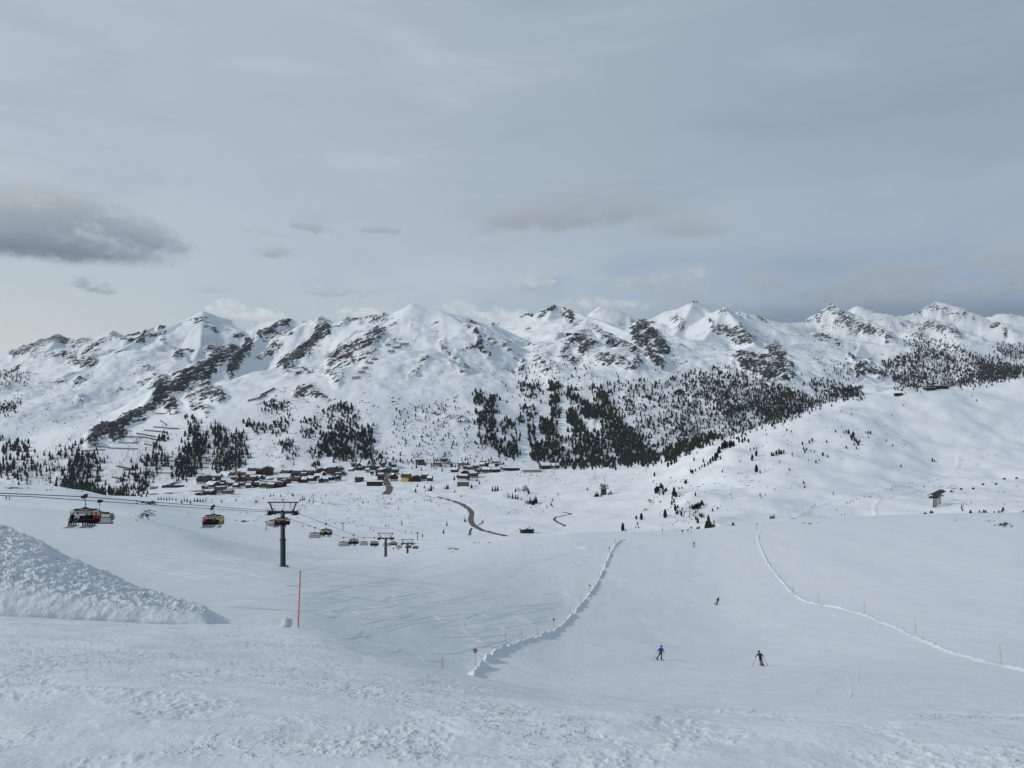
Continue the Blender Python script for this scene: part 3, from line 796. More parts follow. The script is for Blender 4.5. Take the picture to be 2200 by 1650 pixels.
# ------------------------------------------------------------------ mesh builder
class MB:
    """collects shapes; build() links them as one mesh object"""
    def __init__(self):
        self.v, self.f, self.mi = [], [], []

    def add(self, verts, faces, mi=0):
        o = len(self.v)
        self.v += [tuple(p) for p in verts]
        self.f += [tuple(i + o for i in f) for f in faces]
        self.mi += [mi] * len(faces)
        return self

    def box(self, c, s, rz=0.0, mi=0, mat=None):
        hx, hy, hz = s[0] / 2, s[1] / 2, s[2] / 2
        vs = [Vector((x, y, z)) for z in (-hz, hz) for x, y in ((-hx, -hy), (hx, -hy), (hx, hy), (-hx, hy))]
        M = mat or Matrix.Rotation(rz, 3, 'Z')
        vs = [M @ p + Vector(c) for p in vs]
        return self.add(vs, [(0, 3, 2, 1), (4, 5, 6, 7), (0, 1, 5, 4), (1, 2, 6, 5), (2, 3, 7, 6), (3, 0, 4, 7)], mi)

    def bar(self, a, b, w, h=None, mi=0):
        """square bar from a to b"""
        a, b = Vector(a), Vector(b)
        h = h or w
        d = (b - a)
        q = d.to_track_quat('Z', 'Y').to_matrix()
        return self.box((a + b) / 2, (w, h, d.length), mat=q, mi=mi)

    def tube(self, pts, r, n=8, mi=0, cap=True, r2=None):
        pts = [Vector(p) for p in pts]
        rings = []
        for i, p in enumerate(pts):
            d = (pts[min(i + 1, len(pts) - 1)] - pts[max(i - 1, 0)]).normalized()
            u = d.cross(Vector((0, 0, 1)) if abs(d.z) < 0.95 else Vector((1, 0, 0))).normalized()
            w = d.cross(u)
            rad = r if r2 is None else r + (r2 - r) * i / (len(pts) - 1)
            rings.append([p + (u * math.cos(2 * math.pi * k / n) + w * math.sin(2 * math.pi * k / n)) * rad for k in range(n)])
        vs = [p for g in rings for p in g]
        fs = [(i * n + k, i * n + (k + 1) % n, (i + 1) * n + (k + 1) % n, (i + 1) * n + k) for i in range(len(pts) - 1) for k in range(n)]
        if cap:
            fs += [tuple(range(n))[::-1], tuple((len(pts) - 1) * n + k for k in range(n))]
        return self.add(vs, fs, mi)

    def mesh(self, name, mats, smooth=False):
        me = bpy.data.meshes.new(name)
        me.from_pydata(self.v, [], self.f)
        for m in (mats if isinstance(mats, (list, tuple)) else [mats]):
            me.materials.append(m)
        me.polygons.foreach_set('material_index', self.mi)
        me.polygons.foreach_set('use_smooth', [smooth] * len(self.f))
        me.update()
        return me

    def build(self, name, mats, parent=None, smooth=False, loc=None, rz=0.0):
        o = link(bpy.data.objects.new(name, self.mesh(name, mats, smooth)), parent)
        if loc is not None:
            o.location = loc
            o.rotation_euler = (0, 0, rz)
        return o


def empty(name, loc, rz=0.0):
    o = bpy.data.objects.new(name, None)
    o.empty_display_size = 0.5
    o.location = loc
    o.rotation_euler = (0, 0, rz)
    return link(o)


def put(name, me, parent=None, loc=(0, 0, 0), rz=0.0, scale=None):
    o = bpy.data.objects.new(name, me)
    o.location = loc
    o.rotation_euler = (0, 0, rz)
    if scale is not None:
        o.scale = scale if isinstance(scale, (tuple, list)) else (scale,) * 3
    return link(o, parent)


rng = random.Random(7)
ORDN = ['first', 'second', 'third', 'fourth', 'fifth', 'sixth', 'seventh', 'eighth', 'ninth', 'tenth', 'eleventh', 'twelfth', 'thirteenth', 'fourteenth']


def numbered(spots, label):
    """(spot, label) pairs, counted from the left; long rows are counted in parts"""
    sp = sorted(spots, key=lambda s: (s[0], s[1]))
    n = len(sp)
    if n == 1:
        return [(sp[0], label)]
    parts = 1 if n <= 12 else 2 if n <= 22 else 3 if n <= 33 else 4
    names = {1: [''], 2: ['left half, ', 'right half, '], 3: ['left third, ', 'middle third, ', 'right third, '], 4: ['far left, ', 'centre left, ', 'centre right, ', 'far right, ']}[parts]
    size = math.ceil(n / parts)
    out = []
    for i, s in enumerate(sp):
        out.append((s, '%s, %s%s from left' % (label, names[i // size], ORDN[i % size])))
    return out




# ------------------------------------------------------------------ trees
def needle_mat(name, a, b):
    m = bpy.data.materials.new(name)
    m.use_nodes = True
    T = NT(m.node_tree)
    bs = T.n('ShaderNodeBsdfPrincipled')
    pos = T.n('ShaderNodeNewGeometry').outputs['Position']
    oi = T.n('ShaderNodeObjectInfo').outputs['Random']
    n = T.noise(pos, 0.35, 3, 0.6)
    c = T.mix(T.step(n, 0.3, 0.7), a, b)
    c = T.mix(T.m('MULTIPLY', oi, 0.25), c, (0.040, 0.045, 0.034))
    T.put(bs.inputs['Base Color'], c)
    bs.inputs['Roughness'].default_value = 0.85
    bs.inputs['Specular IOR Level'].default_value = 0.1
    o = T.n('ShaderNodeOutputMaterial')
    T.t.links.new(bs.outputs[0], o.inputs[0])
    return m


M_NEEDLE = needle_mat('conifer_needles', (0.014, 0.021, 0.021), (0.032, 0.040, 0.035))
M_LARCH = needle_mat('bare_larch_twigs', (0.070, 0.060, 0.052), (0.105, 0.092, 0.080))
M_BARK = simple('bark', (0.06, 0.048, 0.038), 0.9)


def crown_spruce(r_, layers=13, per=11, spread=0.24):
    """unit-height spruce crown: drooping sprays in whorls, each spray three small blades"""
    b = MB()
    for i in range(layers):
        t = i / (layers - 1)
        z = 0.07 + 0.90 * t
        rad = spread * (1 - t) ** 0.85 + 0.012
        n = max(4, int(per * (1 - 0.6 * t)))
        for k in range(n):
            a = 2 * math.pi * (k + r_.random() * 0.8) / n + i
            rr = rad * r_.uniform(0.65, 1.18)
            dr = r_.uniform(0.25, 0.55) * rr
            ca, sa = math.cos(a), math.sin(a)
            zz = z + r_.uniform(-0.025, 0.025)
            w = rr * 0.30 + 0.01
            tip = (ca * rr, sa * rr, zz - dr)
            mid = 0.55
            b.add([(0, 0, zz + 0.03), (ca * rr * mid - sa * w, sa * rr * mid + ca * w, zz - dr * 0.35), tip,
                   (ca * rr * mid + sa * w, sa * rr * mid - ca * w, zz - dr * 0.35)], [(0, 1, 2), (0, 2, 3)])
            b.add([(ca * rr * .3, sa * rr * .3, zz + 0.02), (ca * rr * .8, sa * rr * .8, zz - dr - 0.045), (ca * rr * .5, sa * rr * .5, zz - dr - 0.03)], [(0, 1, 2)])
    b.add([(-.012, 0, .93), (.012, 0, .93), (0, 0, 1.0)], [(0, 1, 2)])
    b.add([(0, -.012, .93), (0, .012, .93), (0, 0, 1.0)], [(0, 1, 2)])
    return b


def crown_pine(r_, n=330, width=0.21):
    """unit-height stone pine crown: dense upright tufts in a rounded column with gaps"""
    b = MB()
    lobes = [(r_.uniform(0, 6.28), r_.uniform(0.15, 0.9), r_.uniform(0.5, 1.0)) for _ in range(9)]
    for _ in range(n):
        t = r_.random() ** 0.9
        z = 0.06 + 0.92 * t
        prof = (math.sin(math.pi * min(1, 0.12 + t * 0.86)) ** 0.55) * (1.0 - 0.35 * t)
        a = r_.uniform(0, 6.283)
        g = 0.62 + 0.38 * max(math.cos(a - la) * math.exp(-((t - lt) / 0.2) ** 2) * lw for la, lt, lw in lobes)
        rad = width * prof * g * (0.55 + 0.45 * r_.random() ** 0.5)
        x, y = math.cos(a) * rad, math.sin(a) * rad
        s = r_.uniform(0.035, 0.07)
        q = Matrix.Rotation(r_.uniform(0, 6.28), 3, 'Z') @ Matrix.Rotation(r_.uniform(-0.9, 0.9), 3, 'X')
        vs = [q @ Vector(p) + Vector((x, y, z)) for p in ((-s, 0, -s * .5), (s, 0, -s * .5), (s * .4, 0, s * 1.2), (-s * .5, s * .3, s))]
        b.add(vs, [(0, 1, 2), (0, 2, 3)])
    return b


def crown_larch(r_, n=150):
    """leafless larch: fine upswept twigs round a thin stem"""
    b = MB()
    for _ in range(n):
        t = r_.random() ** 0.8
        z = 0.12 + 0.86 * t
        a = r_.uniform(0, 6.283)
        ln = 0.21 * (1 - t) ** 0.8 * r_.uniform(0.5, 1.1) + 0.02
        ca, sa = math.cos(a), math.sin(a)
        w = 0.0085
        up = r_.uniform(-0.2, 0.35) * ln
        b.add([(-sa * w, ca * w, z), (sa * w, -ca * w, z), (ca * ln, sa * ln, z + up), (ca * ln * .7, sa * ln * .7, z + up + .03)], [(0, 1, 2), (0, 2, 3)])
        b.add([(ca * ln * .4, sa * ln * .4, z + up * .4), (ca * ln * .6 - sa * .04, sa * ln * .6 + ca * .04, z + up * .5 - .02),
               (ca * ln * .7 - sa * .02, sa * ln * .7 + ca * .02, z + up * .7)], [(0, 1, 2)])
    return b


def trunk(h0=0.0, h1=0.95, r0=0.022):
    return MB().tube([(0, 0, h0 - 0.06), (0.004, 0, 0.35), (0, 0.003, h1)], r0, 6, r2=0.004)


TREE = {}
for kind, fn, cnt, mat in (('spruce_tree', crown_spruce, 4, M_NEEDLE), ('stone_pine', crown_pine, 4, M_NEEDLE), ('larch_tree', crown_larch, 3, M_LARCH)):
    TREE[kind] = [(fn(random.Random(100 + i)).mesh(kind + '_crown', mat), trunk(r0=0.02 if kind != 'larch_tree' else 0.014).mesh(kind + '_trunk', M_BARK)) for i in range(cnt)]

TREE_COUNT = [0]


def tree(px, py, hpx, kind='stone_pine', label=None, group=None, rmin=430.0, wide=1.0):
    p = hit(px, py, rmin)
    hm = hpx * p.y / FPX
    cm, tm = TREE[kind][rng.randrange(len(TREE[kind]))]
    o = empty(kind, p - Vector((0, 0, 0.15 * 1)), rng.uniform(0, 6.28))
    w = hm * rng.uniform(0.9, 1.15) * wide
    put('crown', cm, o, scale=(w, w, hm))
    put('trunk', tm, o, scale=(w, w, hm))
    tag(o, label, 'tree', group)
    TREE_COUNT[0] += 1
    return o


# trees one by one: (x, foot y, height) in photograph pixels, with the place they stand at
GROVES = [
    ('spruce_tree', 'dark spruce in the cluster below the yellow house', 'spruces on the plain below the yellow house',
     [(893, 1058, 12), (897, 1046, 9), (912, 1049, 8), (921, 1055, 9), (926, 1055, 18), (931, 1050, 8), (915, 1056, 6)]),
    ('spruce_tree', 'dark spruce near the long brown house', 'spruces by the long brown house',
     [(960, 1051, 13), (963, 1050, 10), (954, 1050, 7), (976, 1032, 12), (1013, 1049, 12), (977, 1058, 8), (1025, 1034, 10), (1030, 1040, 9)]),
    ('spruce_tree', 'slim spruce of the close trio above the larch grove', 'trio of slim spruces', [(1058, 1055, 13), (1064, 1055, 14), (1069, 1054, 13)]),
    ('larch_tree', 'bare larch in the grove left of the antenna station', 'larch grove on the plain',
     [(1091, 1071, 13), (1095, 1071, 11), (1120, 1076, 9), (1113, 1056, 11), (1117, 1057, 9), (1124, 1057, 14), (1128, 1057, 16), (1131, 1056, 14), (1134, 1058, 12), (1083, 1068, 7)]),
    ('spruce_tree', 'dark spruce among the bare larches left of the antenna station', 'spruces in the larch grove',
     [(1101, 1071, 14), (1108, 1072, 13), (1113, 1072, 12), (1108, 1057, 11), (1136, 1061, 13)]),
    ('spruce_tree', 'dark spruce of the tight clump before the larch grove', 'tight clump of dark spruces',
     [(1130, 1081, 9), (1134, 1082, 10), (1139, 1082, 16), (1145, 1085, 15), (1143, 1083, 12), (1151, 1081, 19), (1148, 1082, 15), (1153, 1080, 14)]),
    ('spruce_tree', 'small spruce in the loose row above the stream', 'small spruces above the stream',
     [(1187, 1076, 8), (1184, 1086, 10), (1187, 1090, 6), (1172, 1068, 5), (1262, 1053, 9)]),
    ('larch_tree', 'lone grey larch on the open valley plain', 'lone larches on the valley plain',
     [(863, 1130, 13), (960, 1131, 13), (908, 1156, 11), (1175, 1092, 9), (1199, 1065, 9)]),
    ('spruce_tree', 'lone small spruce near the winding road', 'lone spruces near the road',
     [(999, 1121, 11), (953, 1146, 12), (829, 1131, 7), (856, 1095, 6), (926, 1078, 6), (780, 1081, 7), (792, 1080, 6), (840, 1074, 6), (858, 1073, 5), (991, 1068, 7), (1109, 1142, 4)]),
    ('spruce_tree', 'small spruce in the row beneath the village', 'spruces beneath the village',
     [(476, 1079, 8), (507, 1077, 8), (550, 1080, 9), (566, 1072, 6), (581, 1067, 8), (588, 1066, 7), (603, 1067, 7), (608, 1076, 8), (630, 1066, 8), (645, 1077, 8), (650, 1074, 9), (654, 1074, 8),
      (665, 1078, 7), (674, 1079, 8), (690, 1072, 5), (700, 1066, 6), (627, 1064, 6), (516, 1102, 4), (530, 1102, 5)]),
    ('spruce_tree', 'spruce in the dense row below the pink house', 'dense dark row of spruces on the plain',
     [(340, 1074, 8), (346, 1074, 10), (352, 1074, 8), (358, 1075, 9), (364, 1074, 9), (370, 1074, 7), (378, 1076, 8), (390, 1080, 9), (396, 1077, 9), (402, 1078, 10), (409, 1081, 9), (418, 1078, 10), (424, 1078, 11),
      (430, 1078, 10), (436, 1078, 9), (442, 1077, 8), (455, 1076, 5), (391, 1084, 6), (410, 1085, 6)]),
    ('stone_pine', 'stone pine at the foot of the hill by the piste crest', 'pines along the foot of the hill',
     [(1338, 1141, 18), (1344, 1141, 5), (1378, 1117, 15), (1367, 1116, 9), (1370, 1128, 7), (1366, 1134, 5), (1372, 1135, 5), (1384, 1098, 5), (1388, 1097, 6), (1429, 1113, 19), (1455, 1120, 4)]),
    ('stone_pine', 'pine of the thicket round the snowy rock knob', 'pine thicket round the snowy rock',
     [(1408, 1060, 13), (1411, 1060, 16), (1415, 1056, 12), (1420, 1050, 13), (1424, 1053, 11), (1425, 1063, 10), (1429, 1058, 9), (1432, 1055, 8), (1417, 1064, 7)]),
    ('stone_pine', 'pine in the ragged strip down the hill flank', 'ragged strip of pines on the hill flank',
     [(1448, 1057, 11), (1446, 1066, 12), (1450, 1068, 14), (1453, 1068, 11), (1444, 1074, 9), (1443, 1085, 10), (1448, 1080, 9), (1450, 1092, 10), (1451, 1098, 14), (1456, 1092, 8), (1456, 1104, 9), (1453, 1106, 8),
      (1464, 1109, 11), (1461, 1101, 6), (1466, 1097, 7), (1470, 1105, 5), (1441, 1092, 5), (1468, 1111, 5), (1481, 1112, 5), (1459, 1052, 6), (1465, 1050, 6), (1474, 1038, 9), (1472, 1040, 8)]),
    ('stone_pine', 'pine in the broad clump above the piste signs', 'broad clump of pines above the piste signs',
     [(1482, 1093, 8), (1487, 1093, 10), (1492, 1094, 11), (1496, 1093, 12), (1500, 1092, 13), (1504, 1091, 12), (1508, 1086, 12), (1512, 1087, 7), (1494, 1103, 7), (1498, 1101, 6), (1489, 1095, 8), (1494, 1066, 9)]),
    ('stone_pine', 'pine in the tall clump behind the piste signs', 'tall pine clump behind the signs',
     [(1522, 1122, 16), (1518, 1135, 15), (1523, 1136, 22), (1527, 1136, 14), (1531, 1136, 10), (1515, 1137, 8), (1498, 1138, 7), (1502, 1139, 9), (1499, 1124, 12), (1495, 1117, 9), (1507, 1113, 11), (1503, 1110, 8)]),
    ('larch_tree', 'bare larch in the tall pine clump behind the piste signs', 'larches behind the signs', [(1534, 1135, 20), (1512, 1113, 10), (1509, 1111, 10)]),
    ('stone_pine', 'lone rounded pine on the crest of the piste, right of the tall clump', None, [(1575, 1136, 14)]),
    ('stone_pine', 'small pine of the pair above the tall clump', 'pair of small pines', [(1531, 1099, 8), (1542, 1094, 6)]),
    ('stone_pine', 'pine on the rising edge of the hill', 'pines on the edge of the hill',
     [(1488, 1018, 10), (1484, 1016, 9), (1494, 1013, 7), (1503, 1009, 7), (1508, 1005, 7), (1514, 1003, 9), (1521, 1000, 9), (1526, 996, 12), (1531, 992, 12), (1537, 990, 18), (1541, 984, 14), (1548, 988, 8), (1511, 993, 8), (1491, 990, 9),
      (1545, 975, 16), (1552, 966, 15), (1557, 963, 18), (1562, 962, 14), (1568, 963, 17), (1572, 958, 12), (1576, 960, 13), (1588, 951, 10), (1595, 951, 10), (1600, 948, 9), (1608, 951, 9), (1586, 944, 8), (1612, 930, 6), (1449, 996, 11), (1406, 1024, 10), (1379, 1001, 10), (1323, 1011, 9)]),
    ('stone_pine', 'pine on the upper left slope of the hill', 'pines on the upper left slope of the hill',
     [(1625, 980, 13), (1616, 990, 14), (1658, 980, 9), (1662, 980, 8), (1668, 977, 10), (1674, 976, 12), (1679, 976, 10), (1684, 974, 8), (1612, 968, 6), (1620, 967, 7), (1626, 965, 6), (1590, 993, 5), (1700, 929, 5), (1690, 926, 6), (1647, 935, 5), (1702, 978, 6)]),
    ('stone_pine', 'pine of the unequal pair on mid hill', 'columnar pine and its neighbour', [(1625, 1015, 17), (1633, 1017, 7)]),
    ('stone_pine', 'pine in the thicket on the back of the hill', 'dotted pine thicket on the back of the hill',
     [(1813, 931, 6), (1818, 930, 7), (1823, 933, 10), (1828, 941, 8), (1833, 940, 13), (1830, 946, 9), (1836, 948, 9), (1840, 952, 10), (1844, 957, 10), (1818, 964, 7), (1840, 965, 6), (1865, 933, 8), (1870, 933, 8), (1860, 931, 5), (1866, 941, 5), (1795, 929, 6), (1847, 950, 7), (1835, 957, 7),
      (1904, 948, 5), (1918, 958, 5)]),
    ('stone_pine', 'small pine in the loose group on mid hill', 'loose group of small pines on the hill',
     [(1724, 956, 8), (1729, 973, 9), (1733, 968, 7), (1739, 953, 8), (1745, 949, 8), (1726, 966, 7), (1768, 980, 9), (1778, 983, 7), (1753, 995, 7), (1760, 990, 5), (1776, 951, 6), (1750, 972, 5), (1742, 970, 5), (1737, 990, 4)]),
    ('stone_pine', 'isolated small pine on the open hill', 'isolated pines on the open hill',
     [(1936, 1003, 6), (2003, 992, 8), (2008, 992, 5), (1829, 892, 5), (1727, 1040, 7), (1729, 1049, 7), (1633, 1066, 6), (1635, 1070, 4), (1696, 1011, 6), (1552, 1015, 6), (1570, 1063, 4), (1915, 1054, 4), (2098, 862, 5), (2088, 851, 4), (1941, 872, 4)]),
    ('spruce_tree', 'small spruce low on the hill above the piste crest', 'pair of spruces low on the hill', [(1655, 1114, 9), (1659, 1114, 11), (1663, 1113, 10)]),
    ('larch_tree', 'thin leafless larch alone on the hillside', 'thin larches alone on the hillside', [(1790, 1064, 10), (1675, 995, 8), (1674, 1103, 5)]),
    ('stone_pine', 'low pine in the thicket under the hill lift station', 'dense pine thicket under the right lift station',
     [(2082, 1112, 9), (2085, 1110, 14), (2088, 1113, 12), (2092, 1112, 11), (2096, 1113, 10), (2099, 1111, 9), (2103, 1112, 11), (2106, 1112, 10), (2110, 1106, 8), (2114, 1102, 8), (2118, 1102, 7), (2104, 1104, 8)]),
    ('stone_pine', 'low pine in the patches at the right frame edge', 'broken pine patches at the frame edge',
     [(2126, 1112, 8), (2131, 1110, 6), (2136, 1102, 5), (2146, 1104, 8), (2150, 1108, 7), (2155, 1098, 9), (2152, 1101, 6), (2176, 1116, 8), (2182, 1116, 8), (2187, 1112, 10), (2192, 1108, 9), (2198, 1104, 8), (2066, 1088, 5), (2066, 1094, 6), (2070, 1084, 4), (2076, 1081, 3), (2086, 1081, 4), (2068, 1098, 5)]),
]
for kind, label, group, spots in GROVES:
    for (x, y, hh), lb in numbered(spots, label):
        tree(x, y, hh, kind, lb, group, wide=1.25 if kind == 'stone_pine' else 1.1)


# ------------------------------------------------------------------ the woods on the far slopes: one mass
def low_spruce(r_):
    b = MB()
    for z0, z1, rad in ((0.04, 0.5, 0.2), (0.3, 0.75, 0.15), (0.55, 1.0, 0.1)):
        n = 7
        ring = [(math.cos(6.283 * k / n + z0 * 9) * rad * r_.uniform(.7, 1.2), math.sin(6.283 * k / n + z0 * 9) * rad * r_.uniform(.7, 1.2), z0 + r_.uniform(-.05, .05)) for k in range(n)]
        b.add(ring + [(0, 0, z1)], [(k, (k + 1) % n, n) for k in range(n)])
    return b


def low_pine(r_):
    b = MB()
    n = 7
    lev = [(0.03, .10), (0.25, .20), (0.55, .18), (0.82, .11)]
    vs = []
    for z, rad in lev:
        vs += [(math.cos(6.283 * k / n + z) * rad * r_.uniform(.65, 1.25), math.sin(6.283 * k / n + z) * rad * r_.uniform(.65, 1.25), z + r_.uniform(-.07, .07)) for k in range(n)]
    vs.append((0, 0, 1.0))
    fs = [(i * n + k, i * n + (k + 1) % n, (i + 1) * n + (k + 1) % n, (i + 1) * n + k) for i in range(3) for k in range(n)]
    fs += [(3 * n + k, 3 * n + (k + 1) % n, 4 * n) for k in range(n)]
    return b.add(vs, [t for f in fs for t in ([f] if len(f) == 3 else [(f[0], f[1], f[2]), (f[0], f[2], f[3])])])


def low_larch(r_):
    b = MB()
    b.add([(-.02, 0, 0), (.02, 0, 0), (0, 0, 1)], [(0, 1, 2)])
    b.add([(0, -.02, 0), (0, .02, 0), (0, 0, 1)], [(0, 1, 2)])
    for k in range(16):
        t = r_.random()
        z = .15 + .75 * t
        a = r_.uniform(0, 6.28)
        ln = .19 * (1 - t) * r_.uniform(.6, 1.1) + .03
        b.add([(0, 0, z - .02), (0, 0, z + .025), (math.cos(a) * ln, math.sin(a) * ln, z + .05)], [(0, 1, 2)])
    return b


def tri_arrays(b):
    fs = [t for f in b.f for t in ([f] if len(f) == 3 else [(f[0], f[1], f[2]), (f[0], f[2], f[3])])]
    return np.array(b.v, np.float32), np.array(fs, np.int32)


LOW = {'s': [tri_arrays(low_spruce(random.Random(i))) for i in range(4)], 'p': [tri_arrays(low_pine(random.Random(20 + i))) for i in range(4)],
       'l': [tri_arrays(low_larch(random.Random(40 + i))) for i in range(4)]}

WOODS = [  # (polygon in photograph pixels, number, smallest and largest height in pixels, kinds, clumping 0..1)
    ([(0, 945), (60, 950), (75, 1000), (60, 1030), (0, 1035)], 150, 7, 15, 'sspl', .5),
    ([(60, 1062), (25, 1040), (80, 985), (165, 942), (215, 960), (225, 1000), (160, 1068)], 330, 7, 14, 'sll', .5),
    ([(155, 975), (218, 985), (215, 1010), (195, 1062), (130, 1068)], 230, 8, 15, 'ssl', .3),
    ([(235, 1068), (290, 1000), (335, 955), (362, 985), (335, 1012), (310, 1068)], 270, 7, 14, 'ssl', .4),
    ([(372, 1030), (385, 985), (398, 955), (432, 955), (432, 1000), (405, 1030)], 180, 8, 15, 's', .1),
    ([(395, 905), (425, 908), (435, 950), (445, 975), (420, 975)], 90, 7, 13, 'sp', .3),
    ([(450, 912), (490, 930), (525, 937), (527, 990), (495, 1015), (460, 1022), (455, 980), (465, 950)], 300, 8, 15, 'ssl', .3),
    ([(335, 948), (352, 928), (360, 934), (346, 952)], 16, 7, 10, 'p', 0),
    ([(135, 1046), (200, 1050), (250, 1060), (285, 1064), (285, 1072), (190, 1066), (135, 1056)], 190, 8, 14, 's', 0),
    ([(230, 1010), (300, 940), (330, 930), (330, 950), (250, 1040)], 60, 6, 11, 'l', .4),
    ([(528, 905), (562, 910), (572, 925), (540, 932)], 26, 7, 10, 'p', .2), ([(560, 868), (600, 860), (622, 885), (570, 888)], 42, 5, 9, 'p', .3),
    ([(580, 920), (622, 895), (622, 930), (590, 938)], 30, 6, 10, 'p', .3), ([(598, 948), (632, 945), (627, 972), (603, 975)], 28, 7, 11, 'ps', .2),
    ([(612, 960), (640, 955), (640, 1000), (615, 1000)], 22, 6, 10, 'ls', .3), ([(505, 985), (530, 985), (530, 1010), (505, 1010)], 14, 7, 11, 'l', .3),
    ([(690, 890), (740, 865), (762, 880), (768, 920), (720, 922)], 110, 5, 10, 'p', .4), ([(690, 930), (760, 925), (802, 918), (802, 948), (700, 952)], 120, 7, 12, 'p', .35),
    ([(690, 948), (745, 945), (762, 985), (700, 988)], 140, 7, 13, 'p', .35), ([(765, 955), (800, 940), (812, 982), (775, 988)], 70, 7, 12, 'p', .3),
    ([(648, 898), (682, 898), (682, 942), (655, 945)], 34, 6, 10, 'p', .4), ([(660, 958), (692, 958), (692, 1002), (665, 1002)], 30, 6, 10, 'p', .4),
    ([(800, 985), (830, 980), (830, 1000), (790, 1000)], 14, 6, 9, 'p', .3),
    ([(1017, 838), (1034, 838), (1034, 874), (1015, 872)], 36, 6, 10, 'p', .2), ([(1043, 858), (1073, 852), (1073, 889), (1040, 889)], 55, 7, 11, 'p', .3),
    ([(1024, 886), (1063, 886), (1063, 958), (1030, 956)], 100, 7, 12, 'p', .4), ([(1074, 897), (1100, 905), (1113, 945), (1085, 935)], 60, 7, 12, 'pl', .3),
    ([(1068, 953), (1100, 953), (1119, 982), (1070, 980)], 58, 7, 13, 'p', .25), ([(1112, 874), (1147, 880), (1147, 909), (1115, 909)], 34, 7, 10, 'p', .3),
    ([(1118, 822), (1167, 830), (1167, 862), (1120, 855)], 70, 5, 9, 'p', .35), ([(1181, 820), (1203, 825), (1203, 902), (1183, 900)], 110, 6, 11, 'p', .2),
    ([(1134, 914), (1152, 914), (1152, 948), (1134, 948)], 24, 7, 11, 'p', .2), ([(1163, 904), (1195, 904), (1194, 942), (1165, 942)], 80, 8, 13, 'p', .15),
    ([(1139, 955), (1166, 955), (1166, 992), (1143, 990)], 60, 8, 14, 'p', .2), ([(1163, 943), (1221, 940), (1222, 972), (1164, 970)], 115, 7, 13, 'pl', .3),
    ([(1217, 833), (1246, 838), (1245, 870), (1220, 868)], 50, 6, 10, 'p', .25), ([(1217, 880), (1242, 880), (1242, 910), (1220, 908)], 50, 7, 11, 'p', .2),
    ([(1247, 866), (1283, 870), (1283, 900), (1250, 898)], 95, 7, 11, 'p', .25), ([(1227, 905), (1256, 905), (1256, 932), (1228, 930)], 50, 7, 12, 'p', .25),
    ([(1230, 930), (1300, 930), (1302, 975), (1235, 975)], 170, 7, 13, 'ppl', .3), ([(1167, 965), (1302, 970), (1302, 998), (1170, 995)], 230, 7, 13, 'llp', .3),
    ([(1275, 832), (1302, 846), (1322, 893), (1369, 937), (1412, 982), (1335, 1000), (1302, 930), (1285, 870)], 900, 6, 11, 'ppl', .15),
    ([(1302, 815), (1352, 820), (1470, 806), (1470, 973), (1413, 978), (1369, 940), (1322, 876)], 900, 4, 9, 'llpp', .66),
    ([(1460, 806), (1544, 793), (1648, 820), (1675, 833), (1763, 868), (1746, 888), (1662, 918), (1561, 945), (1460, 965)], 2000, 4.5, 8.5, 'llpps', .45),
    ([(1635, 827), (1700, 838), (1765, 866), (1662, 915), (1615, 870)], 900, 4, 8, 's', .1),
    ([(1520, 800), (1620, 830), (1640, 870), (1560, 900), (1500, 850)], 420, 4, 8, 'pl', .5),
    ([(1709, 816), (1850, 828), (1857, 854), (1780, 864)], 240, 5, 8, 'lp', .3), ([(1783, 836), (1850, 838), (1852, 854), (1780, 858)], 90, 5, 8, 'p', .0),
    ([(1894, 778), (1985, 755), (2032, 761), (2099, 765), (2200, 788), (2200, 805), (2133, 824), (1985, 834), (1931, 841), (1914, 808)], 2100, 3.5, 7, 'llpps', .5),
    ([(2090, 775), (2200, 790), (2200, 808), (2130, 822)], 420, 4, 8, 's', .0), ([(1931, 729), (2040, 735), (2099, 771), (1985, 765)], 300, 3, 5, 'p', .3),
    ([(2133, 741), (2200, 745), (2200, 775), (2150, 768)], 190, 3, 5, 'p', .3), ([(0, 800), (60, 800), (80, 810), (0, 830)], 90, 3, 6, 's', .1),
    ([(0, 870), (45, 860), (30, 890), (0, 895)], 60, 4, 7, 'p', .3), ([(1760, 790), (1830, 780), (1850, 820), (1780, 820)], 60, 3, 6, 'p', .2),
    ([(1060, 800), (1250, 775), (1260, 820), (1100, 850)], 90, 3, 6, 'p', .5), ([(850, 870), (1010, 870), (1060, 960), (1000, 988), (830, 975)], 150, 3, 7, 'p', .5),
    ([(1180, 990), (1330, 988), (1335, 1006), (1185, 1004)], 130, 7, 13, 'p', .2), ([(1330, 988), (1415, 978), (1480, 955), (1540, 935), (1540, 945), (1440, 990), (1340, 1003)], 300, 8, 13, 'p', .0),
    ([(880, 985), (1080, 990), (1080, 1010), (900, 1008)], 60, 6, 10, 's', .3), ([(750, 985), (900, 985), (900, 1000), (750, 1003)], 40, 5, 9, 'sp', .4),
    ([(2060, 815), (2135, 795), (2140, 812), (2070, 826)], 130, 5, 9, 's', .0),
]


def in_poly(x, y, poly):
    c = False
    j = len(poly) - 1
    for i in range(len(poly)):
        xi, yi = poly[i]
        xj, yj = poly[j]
        if (yi > y) != (yj > y) and x < (xj - xi) * (y - yi) / (yj - yi) + xi:
            c = not c
        j = i
    return c


